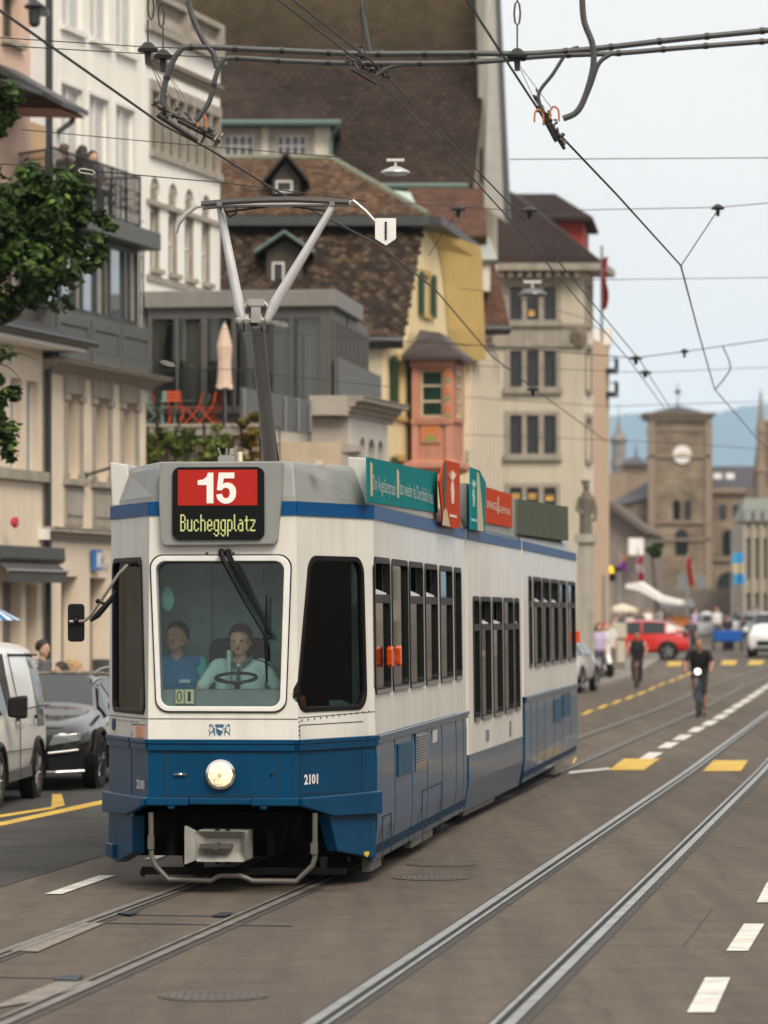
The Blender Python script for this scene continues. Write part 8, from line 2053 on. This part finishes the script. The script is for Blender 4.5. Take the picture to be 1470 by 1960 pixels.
pb = nt_.nodes['Principled BSDF']; nt_.links.new(pb.inputs['Base Color'].links[0].from_socket, tr_.inputs[0]); nt_.links.new(pb.outputs[0], mx_.inputs[1]); nt_.links.new(tr_.outputs[0], mx_.inputs[2]); nt_.links.new(mx_.outputs[0], nt_.nodes['Material Output'].inputs[0])
GRN = [(.036, .072, .012), (.055, .105, .018), (.026, .052, .010), (.095, .155, .028), (.020, .040, .009)]
TYY = 52
T = lambda px, py, dy=0: tuple(P(px, py, TYY + dy))
blobs = [(T(20, 420), .75), (T(90, 400, .3), .62), (T(112, 375, .2), .42), (T(160, 440, .4), .42), (T(185, 480, .3), .26), (T(60, 500, -.2), .62), (T(130, 500, .2), .40), (T(10, 560, .1), .42), (T(105, 338), .24), (T(-70, 480), .9), (T(-70, 380, .3), .6), (T(20, 372, .2), .34),
         (T(0, 225, .3), .28), (T(-40, 200), .5), (T(10, 185, .2), .2), (T(150, 395, .2), .30), (T(-90, 650), .7), (T(-10, 800, .2), .40), (T(12, 850, .1), .26), (T(0, 740, .3), .28), (T(-60, 820), .6), (T(20, 600), .18)]
gr0 = Vector((P(-150, 0, TYY).x, TYY, .12))
leaf_tree('maple_tree', 'leafy green maple reaching into the picture from the left edge', [gr0, gr0 + Vector((.1, 0, 2.2)), Vector(T(-110, 640)), Vector(T(-70, 420))], blobs, 15500, .105, 11, GRN,
          [([T(-110, 640), T(-30, 625), T(25, 610), T(60, 570, .1), T(110, 520, .2)], .05), ([T(-90, 560), T(0, 500), T(80, 440, .2), T(170, 470, .3)], .06), ([T(-110, 700), T(-20, 690), T(30, 675), T(75, 690)], .022), ([T(-20, 690), T(20, 705), T(45, 735)], .014), ([T(-110, 780), T(-30, 780), T(10, 820)], .03)])
# planting on the terrace
LG = [(.15, .21, .04), (.24, .27, .07), (.10, .15, .035)]; LO = [(.32, .17, .02), (.22, .15, .03), (.10, .12, .02)]
Q = lambda px, py, Y=77.2: tuple(P(px, py, Y))
for px, py, w_, cols_, lab, sd in ((300, 846, .36, LG, 'light green bamboo clump left on the terrace edge', 1), (360, 848, .34, LG, 'low green bamboo clump before the terrace steps', 2), (418, 842, .32, LG, 'green shrub left of the orange one on the terrace', 3), (478, 822, .40, LO, 'orange and yellow shrub behind the tram pantograph base', 4)):
 leaf_tree('terrace_shrub', lab, [Vector(Q(px, 900)), Vector(Q(px, py))], [(Q(px, py), w_), (Q(px - 12, py + 8), w_ * .7), (Q(px + 12, py - 8), w_ * .7), (Q(px, py + 25), w_)], 900, .09, sd, cols_, cat='plant', group='shrubs on the terrace')
# parasol, table, folding chairs
pr = thing('parasol', 'closed beige parasol standing on the terrace before the pavilion', 'parasol', tuple(P(430, 815, 79.6)), 0); WM[pr] = Matrix.Translation(P(430, 815, 79.6))
k = 79.6 / FP
b = MB(); c = P(430, 0, 79.6); zq = lambda y: P(0, y, 79.6).z
b.tube([(c.x, c.y, zq(830)), (c.x, c.y, zq(615))], .028, 8); b.build('pole', MZINC, pr)
b = MB(); rings = []
for y, r in ((742, 15), (735, 13), (715, 11.5), (690, 11), (668, 12.5), (664, 13), (650, 10.5), (630, 6), (618, 1.5)):
 rings.append([(c.x + (r * (1 + (.16 if j % 2 else -.10))) * k * math.cos(j * math.pi / 9), c.y + r * k * math.sin(j * math.pi / 9), zq(y + (4 if (j % 4 == 0 and y > 735) else 0))) for j in range(18)])
b.loft(rings); b.build('canopy', mat('parasol_cloth', (.62, .47, .38), .9, var=.12), pr)
b = MB(); tx = P(337, 0, 80.0); zf_ = z0 = PV.z(300, 792) - .29; zt = zf_ + .52; b.box(tx.x - .42, tx.x + .42, 79.7, 80.25, zt - .03, zt); tb = b.build('table_top', plain('table_dark', (.06, .07, .07), .5))
b = MB()
for x in (-.36, .36):
 for y in (79.75, 80.2): b.tube([(tx.x + x, y, zf_), (tx.x + x, y, zt - .03)], .016, 5)
lg = b.build('leg', plain('table_dark', (.06, .07, .07), .5)); tbl = thing('terrace_table', 'dark terrace table among orange and green folding chairs', 'table', (tx.x, 80, zt - .7), 0); WM[tbl] = Matrix.Translation((tx.x, 80, zt - .7))
for o in (tb, lg): o.parent = tbl; o.matrix_parent_inverse = WM[tbl].inverted()
def chair(loc, rz, m, label):
 t = thing('folding_chair', label, 'chair', loc, rz, 'folding chairs on the terrace'); M = Matrix.Translation(loc) @ Matrix.Rotation(rz, 4, 'Z'); WM[t] = M
 t.scale = (.8,) * 3
 for s in (-.17, .17): b = MB(M); b.tube([(s, -.22, 0), (s, .16, .45), (s, .26, .84)], .014, 5); b.tube([(s * .9, .24, 0), (s * .9, -.18, .45)], .014, 5); b.build('leg', m, t)
 b = MB(M)
 for i in range(5): b.box(-.18, .18, -.18 + i * .075, -.13 + i * .075, .44, .455)
 b.build('seat', m, t)
 b = MB(M)
 for i in range(3): b.box(-.18, .18, .20 + i * .02, .215 + i * .02, .58 + i * .095, .65 + i * .095)
 b.build('backrest', m, t)
CO, CG = plain('chair_orange', (.55, .075, .02), .5), plain('chair_mint', (.18, .30, .26), .5)
zc = zf_
for px, dy, rz, m, lab in ((300, -.1, 1.3, CG, 'mint green folding chair at the left end of the table'), (309, .35, 1.9, CO, 'orange folding chair at the left end behind the mint one'), (322, -.45, 3.3, CG, 'mint folding chair seen from behind at the table front'), (338, -.5, 2.9, CO, 'orange folding chair seen from behind at the table front'), (368, -.1, -1.5, CO, 'tall orange folding chair turned to the table, right end'),
                           (380, .3, -1.2, CG, 'mint folding chair between the orange ones at right'), (396, -.2, -1.7, CO, 'orange folding chair pushed right of the mint one'), (409, .1, -1.8, CO, 'orange folding chair farthest right by the parasol')):
 c = P(px, 0, 79.9 + dy); chair((c.x, c.y, zc), rz, m, lab)
b = MB(); b.tube([P(580, 640, 80.5), P(580, 792, 80.5)], .02, 6); tag(b.build('pole', MZINC), 'bare thin pole standing beside the pavilion glass', 'pole')
# blue and white market umbrella at the left edge
ub = thing('striped_umbrella', 'blue and white striped umbrella tip at the left edge above the van', 'umbrella', tuple(P(-30, 1300, 56)), 0); c = P(-32, 1160, 56); WM[ub] = Matrix.Translation(P(-30, 1300, 56))
b = MB(); k = 56 / FP; n = 32
for j in range(n):
 a0, a1 = 2 * math.pi * j / n, 2 * math.pi * (j + 1) / n; R0 = 74 * k
 b.mi = j % 2
 b.add([(c.x, c.y, c.z), (c.x + R0 * .5 * math.cos(a0), c.y + R0 * .5 * math.sin(a0), c.z - 8 * k), (c.x + R0 * math.cos(a0), c.y + R0 * math.sin(a0), c.z - 27 * k), (c.x + R0 * math.cos(a1), c.y + R0 * math.sin(a1), c.z - 27 * k), (c.x + R0 * .5 * math.cos(a1), c.y + R0 * .5 * math.sin(a1), c.z - 8 * k)], [(0, 1, 4), (1, 2, 3, 4)])
b.build('canopy', [plain('stripe_white', (.72, .74, .76), .8), plain('stripe_blue', (.02, .17, .42), .8)], ub)
b = MB(); b.tube([(c.x, c.y, .12), (c.x, c.y, c.z)], .02, 6); b.build('pole', MZINC, ub)
# --- street furniture near the junction
def thingat(name, label, cat, g, group=None): t = thing(name, label, cat, tuple(g), 0, group); WM[t] = Matrix.Translation(g); return t
g = P(1124, 1310, 120.5); g.z = .13; Yc = g.y
sc3 = thingat('statue_column', 'grey stone statue on a tall square column at the house corner', 'statue', g); k = Yc / FP; z_ = lambda y: P(0, y, Yc).z
b = MB(); x0, x1 = P(1108, 0, Yc).x, P(1138, 0, Yc).x; b.box(x0, x1, Yc, Yc + .5, g.z, z_(1036)); b.box(x0 - .1, x1 + .1, Yc - .1, Yc + .6, z_(1038), z_(1022)); b.box(x0 - .06, x1 + .06, Yc - .06, Yc + .56, g.z, g.z + .7); b.build('column', mat('column_stone', (.40, .37, .33), .85, var=.15, streak=.25), sc3)
b = MB(); c = P(1122, 0, Yc + .25); b.tube([(c.x, c.y, z_(1022)), (c.x - .02, c.y, z_(985)), (c.x + .02, c.y, z_(955)), (c.x, c.y, z_(938))], [.22, .19, .23, .10], 10); b.ball((c.x, c.y - .02, z_(930)), .12); b.tube([(c.x - .2, c.y, z_(950)), (c.x - .3, c.y - .05, z_(975)), (c.x - .12, c.y - .2, z_(985))], .06, 7); b.tube([(c.x + .2, c.y, z_(950)), (c.x + .3, c.y - .05, z_(972)), (c.x + .26, c.y - .15, z_(998))], .06, 7); b.ball((c.x - .02, c.y, z_(921)), (.17, .15, .06))
o = b.build('statue_figure', mat('statue_stone', (.15, .13, .11), .9, var=.3, scale=5), sc3, smooth=True); rm = o.modifiers.new('r', 'REMESH'); rm.mode = 'VOXEL'; rm.voxel_size = .04
g = G(1181, 1288); Yc = g.y; z_ = lambda y: P(0, y, Yc).z
cb = thingat('stone_kiosk', 'beige concrete kiosk box with lighter top on the pavement corner', 'kiosk', g)
b = MB(); b.loft([[(P(x, 0, Yc).x, yy, z) for x, yy, z in ((1160, Yc, g.z), (1197, Yc, g.z), (1197, Yc + 1.2, g.z), (1160, Yc + 1.2, g.z))], [(P(x, 0, Yc).x, yy, z_(1222)) for x, yy in ((1158, Yc), (1197, Yc), (1197, Yc + 1.2), (1158, Yc + 1.2))]]); b.build('base', mat('kiosk_concrete', (.20, .175, .15), .85, var=.15), cb)
b = MB(); b.box(P(1156, 0, Yc).x, P(1199, 0, Yc).x, Yc - .1, Yc + 1.3, z_(1221), z_(1193)); b.box(P(1181, 0, Yc).x, P(1196, 0, Yc).x, Yc - .04, Yc - .01, z_(1268), z_(1226)); b.build('cap', plain('kiosk_beige', (.50, .47, .39), .7), cb)
def flag(name, label, px, y0, y1, w_, Y, bands, pole=None, wav=.25):
 t = thingat(name, label, 'flag', P(px, y1, Y), 'flags around the junction'); b = MB(); n = 10; k = Y / FP; m = len(bands)
 for i in range(m):
  b.mi = i; a0, a1 = y0 + (y1 - y0) * i / m, y0 + (y1 - y0) * (i + 1) / m
  for kk in range(3):
   c0, c1 = a0 + (a1 - a0) * kk / 3, a0 + (a1 - a0) * (kk + 1) / 3
   b.loft([[P(px + w_ * j / n + 3 * math.sin(c * .08), c, Y) + Vector((0, wav * math.sin(j * .9 + c * .06), 0)) for j in range(n + 1)] for c in (c0, c1)], cap=False, closed=False)
 b.build('cloth', [plain('flag_%s_%d' % (name, i) + str(px), c_, .8) for i, c_ in enumerate(bands)], t)
 if pole: b = MB(); b.tube([P(px, pole[0], Y), P(px, pole[1], Y)], .05, 6); b.build('pole', MZINC, t)
flag('swiss_flag', 'red flag hanging limp beside the roof of the corner house', 1152, 492, 592, 10, 122, [(.55, .03, .03)] * 2, (470, 655))
flag('banner', 'tall red and white vertical banner before the market hall', 1221, 1064, 1128, 11, 200, [(.55, .05, .08), (.65, .6, .6), (.55, .05, .08), (.65, .55, .55)], (1050, 1190))
flag('flag', 'orange and purple festival flag left of the red banner', 1186, 1062, 1092, 16, 190, [(.50, .30, .20), (.35, .06, .45)], (1055, 1180))
flag('flag', 'plain bright red flag in the middle before the station', 1316, 1066, 1122, 9, 205, [(.60, .03, .02)] * 2, (1060, 1180))
flag('flag', 'pale blue and cream flag before the station arch', 1402, 1058, 1118, 22, 220, [(.05, .42, .75), (.65, .55, .38), (.06, .38, .70)], (1052, 1190))
pm = thingat('market_parasol', 'big tilted white market parasol beyond the red car', 'parasol', G(1262, 1240)); Y = 178
b = MB(); a = [P(1198, 1118, Y), P(1222, 1114, Y), P(1262, 1141, Y), P(1304, 1152, Y), P(1304, 1158, Y), P(1262, 1152, Y), P(1224, 1131, Y), P(1196, 1125, Y)]
b.loft([a, [p + Vector((.4, 3.0, .05)) for p in a]]); b.build('canopy', plain('parasol_white', (.72, .70, .68), .8), pm)
b = MB(); b.tube([P(1262, 1238, Y + 1.5), P(1262, 1140, Y + 1.5)], .06, 6); b.build('pole', MZINC, pm)
pc2 = thingat('cream_parasol', 'small cream parasol over the pavement stall left of the red car', 'parasol', G(1192, 1250)); c = P(1192, 1160, 172); k = 172 / FP
b = MB(); b.lathe([(30 * k, -12 * k), (29 * k, -6 * k), (16 * k, 0), (.02, 5 * k)], tuple(c), 12); b.build('canopy', plain('parasol_cream', (.60, .52, .40), .8), pc2)
b = MB(); b.tube([P(1192, 1250, 172), c], .04, 6); b.build('pole', MZINC, pc2)
st2 = thingat('market_stall', 'orange fronted market stall beside the grey road sign', 'market stall', G(1292, 1238)); Y = 185; z_ = lambda y: P(0, y, Y).z; x_ = lambda x: P(x, 0, Y).x
b = MB(); b.box(x_(1281), x_(1318), Y, Y + 2, z_(1225), z_(1180)); b.build('counter', plain('stall_orange', (.50, .16, .03), .7), st2)
b = MB(); b.loft([[P(1262, 1165, Y - .5), P(1330, 1165, Y - .5), P(1326, 1150, Y + 2), P(1268, 1150, Y + 2)], [P(1262, 1161, Y - .5), P(1330, 1161, Y - .5), P(1326, 1146, Y + 2), P(1268, 1146, Y + 2)]]); b.tube([P(1270, 1235, Y), P(1270, 1160, Y)], .05, 5); b.tube([P(1322, 1235, Y), P(1322, 1160, Y)], .05, 5); b.build('roof', plain('stall_roof', (.12, .12, .13), .7), st2)
def post_sign(name, label, cat, px, yb, yt, parts, r=.05, grp=None):
 g = G(px, yb); t = thingat(name, label, cat, g, grp); Y = g.y; b = MB(); b.tube([g, P(px, yt, Y)], r, 7); b.build('post', MZINC, t)
 for nm, x0, x1, y0, y1, m, shp in parts:
  b = MB(Matrix.Translation((0, Y - .09, 0))); X0, X1, Z0, Z1 = P(x0, 0, Y).x, P(x1, 0, Y).x, P(0, y1, Y).z, P(0, y0, Y).z
  b.plate(rect(X0, X1, Z0, Z1) if shp == 'r' else ([(X0, Z0), (X1, Z0), ((X0 + X1) / 2, Z1)] if shp == 't' else [((X0 + X1) / 2 + (X1 - X0) / 2 * math.cos(a), (Z0 + Z1) / 2 + (Z1 - Z0) / 2 * math.sin(a)) for a in [q * math.pi / 10 for q in range(20)]]), 0, .05); b.build(nm, m, t)
 return t
MSG = plain('sign_back_grey', (.17, .18, .20), .5)
post_sign('road_sign', 'grey backed road sign stack on a post behind the red car', 'road sign', 1306, 1232, 1092, [('sign_plate', 1296, 1316, 1100, 1136, MSG, 'r'), ('sign_plate', 1296, 1316, 1138, 1180, MSG, 'o')])
post_sign('road_sign', 'dark red board and narrow grey plate on a tall post', 'road sign', 1342, 1228, 1098, [('sign_plate', 1334, 1349, 1100, 1126, MSG, 'r'), ('sign_board', 1329, 1354, 1130, 1164, plain('board_darkred', (.20, .02, .025), .6), 'o')])
tl = post_sign('signal_post', 'dark signal mast with bright yellow warning triangle by the column', 'traffic signal', 1170, 1270, 1085, [('signal_arm', 1152, 1190, 1086, 1093, MBLK, 'r'), ('signal_head', 1164, 1178, 1093, 1112, MBLK, 'r')])
b = MB(); Y = G(1170, 1270).y - .14; b.loft([[P(1163, 1097, Y), P(1176, 1097, Y), P(1173, 1084, Y), P(1167, 1082, Y)], [p + Vector((0, .05, 0)) for p in (P(1163, 1097, Y), P(1176, 1097, Y), P(1173, 1084, Y), P(1167, 1082, Y))]]); b.build('yellow_lamp', mat('signal_yellow', (.95, .62, .02), .3, var=0, emit=.45), tl)
post_sign('pole', 'plain grey pole left of the signal mast', 'pole', 1156, 1300, 1100, [], .07)
# moped on the pavement by the tram rear
mo = thingat('moped', 'white moped standing on the pavement edge by the kiosk', 'moped', Vector((P(1150, 0, 127).x, 127, .16))); M = WM[mo] @ Matrix.Rotation(.5, 4, 'Z')
for y in (-.55, .55): b = MB(M); b.lathe([(.01, -.05), (.22, -.05), (.25, 0), (.22, .05), (.01, .05)], (0, y, .25), 16, 'x'); b.build('wheel', MTYRE, mo)
b = MB(M); b.tube(smoothp([(0, -.55, .45), (0, -.42, .75), (0, -.38, 1.0)]), [.09] * 13, 8); b.tube(smoothp([(0, -.4, .35), (0, 0, .28), (0, .25, .5), (0, .65, .62)]), .13, 8); b.box(-.3, .3, -.42, -.38, 1.0, 1.04); b.build('fairing', plain('moped_white', (.7, .7, .7), .3, coat=.6), mo, smooth=True)
b = MB(M); b.loft([[(-.12, -.02, .68), (.12, -.02, .68), (.12, .7, .74), (-.12, .7, .74)], [(-.10, -.02, .76), (.10, -.02, .76), (.11, .7, .84), (-.11, .7, .84)]]); b.build('saddle', MBLK, mo, bevel=.03)
b = MB(); g = G(1262, 1175 + 70); leaf_tree('street_shrub', 'round dark green street tree below the station tower', [g, P(1248, 1060, 220)], [(tuple(P(1248, 1050, 220)), .55), (tuple(P(1252, 1060, 220)), .45)], 700, .25, 8, GRN, base=g)
# --- trees and houses along the right-hand quay, beyond the picture edge (seen mirrored in the tram windows)
tp = leaf_tree('quay_tree', 'tall plane tree on the quay at the right, nearest', [Vector((31, 75, 0)), Vector((31, 75, 3.5)), Vector((31, 75, 7))], [((31, 75, 8.2), 3.0), ((29.6, 74, 6.8), 2.0), ((32.4, 76, 7), 2.2), ((31, 75, 10.5), 1.9)], 4200, .42, 21, GRN, group='plane trees along the right quay')
for i, (x, y) in enumerate(((38, 104), (46, 140), (54, 176))): dup(tp, 'tall plane tree on the quay at the right, ' + ('second', 'third', 'fourth')[i], (x, y, 0), i * 1.9, 1 + .1 * i)
for i, (x, y, w_, h_, m, lab) in enumerate(((46, 95, 16, 13, MCREAM, 'cream quay house beyond the right edge'), (57, 130, 18, 15, MPINK, 'pink quay house beyond the right edge'), (70, 172, 22, 14, MWHT, 'white quay house beyond the right edge'))):
 fr_ = Fr(x, y, -1.15); h_t = fixwm(house('quay_house', lab, fr_, group='houses along the right quay'), fr_); hs = [(a, a + 1.1, z, z + 1.9) for a in [1 + 2.4 * k for k in range(int(w_ / 2.4))] for z in [1 + 3.1 * q for q in range(4)]]
 wallp(h_t, fr_, rect(0, w_, 0, h_), [rect(*q) for q in hs], m, 0, .2, back=8)
 b = MB(fr_); b.box(.5, w_ - .5, .15, .18, .8, h_ - .5); b.build('window_glass', MWG, h_t); b = MB(fr_); b.loft([[(-.5, -.5, h_), (w_ + .5, -.5, h_), (w_ + .5, 8.5, h_), (-.5, 8.5, h_)], [(2, 3.5, h_ + 3.5), (w_ - 2, 3.5, h_ + 3.5), (w_ - 2, 4.5, h_ + 3.5), (2, 4.5, h_ + 3.5)]]); b.build('roof', MT['roof_board'], h_t)
for x, y, a, w_, h_, lab in ((-40, -34, 0, 30, 7.2, 'long unseen block added behind the viewpoint to darken reflections, left part'), (-9, -36, 0, 34, 7.6, 'long unseen block added behind the viewpoint to darken reflections, middle part'), (27, -34, .5, 36, 8, 'long unseen block added behind the viewpoint to darken reflections, right part'), (45, 80, 4.44, 66, 9, 'long unseen block added along the right quay to darken reflections'), (-31, 4, math.atan2(1, .15), 54, 6.5, 'long unseen block added on the left before the cream house to darken reflections')):  # unseen dark blocks, added to darken what glass and paint mirror
 fr_ = Fr(x, y, a); h_t = fixwm(house('dark_reflector', lab, fr_, group='unseen blocks added to darken reflections'), fr_); b = MB(fr_); b.box(0, w_, -8, 0, 0, h_); b.build('wall', MSTONE2, h_t)
 b = MB(fr_)
 for k in range(int(w_ / 3)): b.box(1 + 3 * k, 2.3 + 3 * k, 0, .04, 1, 3.2); b.box(1 + 3 * k, 2.3 + 3 * k, 0, .04, 4.3, 6.2)
 b.build('shutters', MDKG, h_t)
for i, (x, y) in enumerate(((22, 30), (24, 46), (20, 8), (-16, -22), (12, -26))): dup(tp, 'unseen plane tree added to darken reflections, ' + ('on the quay right of the tram front', 'on the quay right of the middle car', 'on the quay right of the viewpoint', 'behind the viewpoint on the left', 'behind the viewpoint on the right')[i], (x, y, 0), i * 2.3, .72)  # unseen trees added round the viewpoint to darken reflections
qh = [o for o in sc.objects if o.get('group') == 'houses along the right quay']
for i, (x, y) in enumerate(((33, 186), (43, 232), (60, 300))): dup(qh[0 if i != 1 else 2], ('low cream', 'low white', 'far cream')[i] + ' quay house farther along beyond the right edge', (x, y, 0), -1.2, .8 if i < 2 else 1)
# --- haze: one even box of air round the whole place
b = MB(); b.box(-4000, 4000, -60, 10900, -9, 590)
hz = b.build('haze', None); hz.data.materials.clear()
m = bpy.data.materials.new('air'); m.use_nodes = True; N = m.node_tree.nodes; N.remove(N['Principled BSDF'])
pv = N.new('ShaderNodeVolumePrincipled'); pv.inputs['Color'].default_value = (.62, .80, .98, 1); pv.inputs['Density'].default_value = (.000088); pv.inputs['Anisotropy'].default_value = .0
m.node_tree.links.new(pv.outputs[0], N['Material Output'].inputs['Volume']); hz.data.materials.append(m); hz['kind'] = 'stuff'
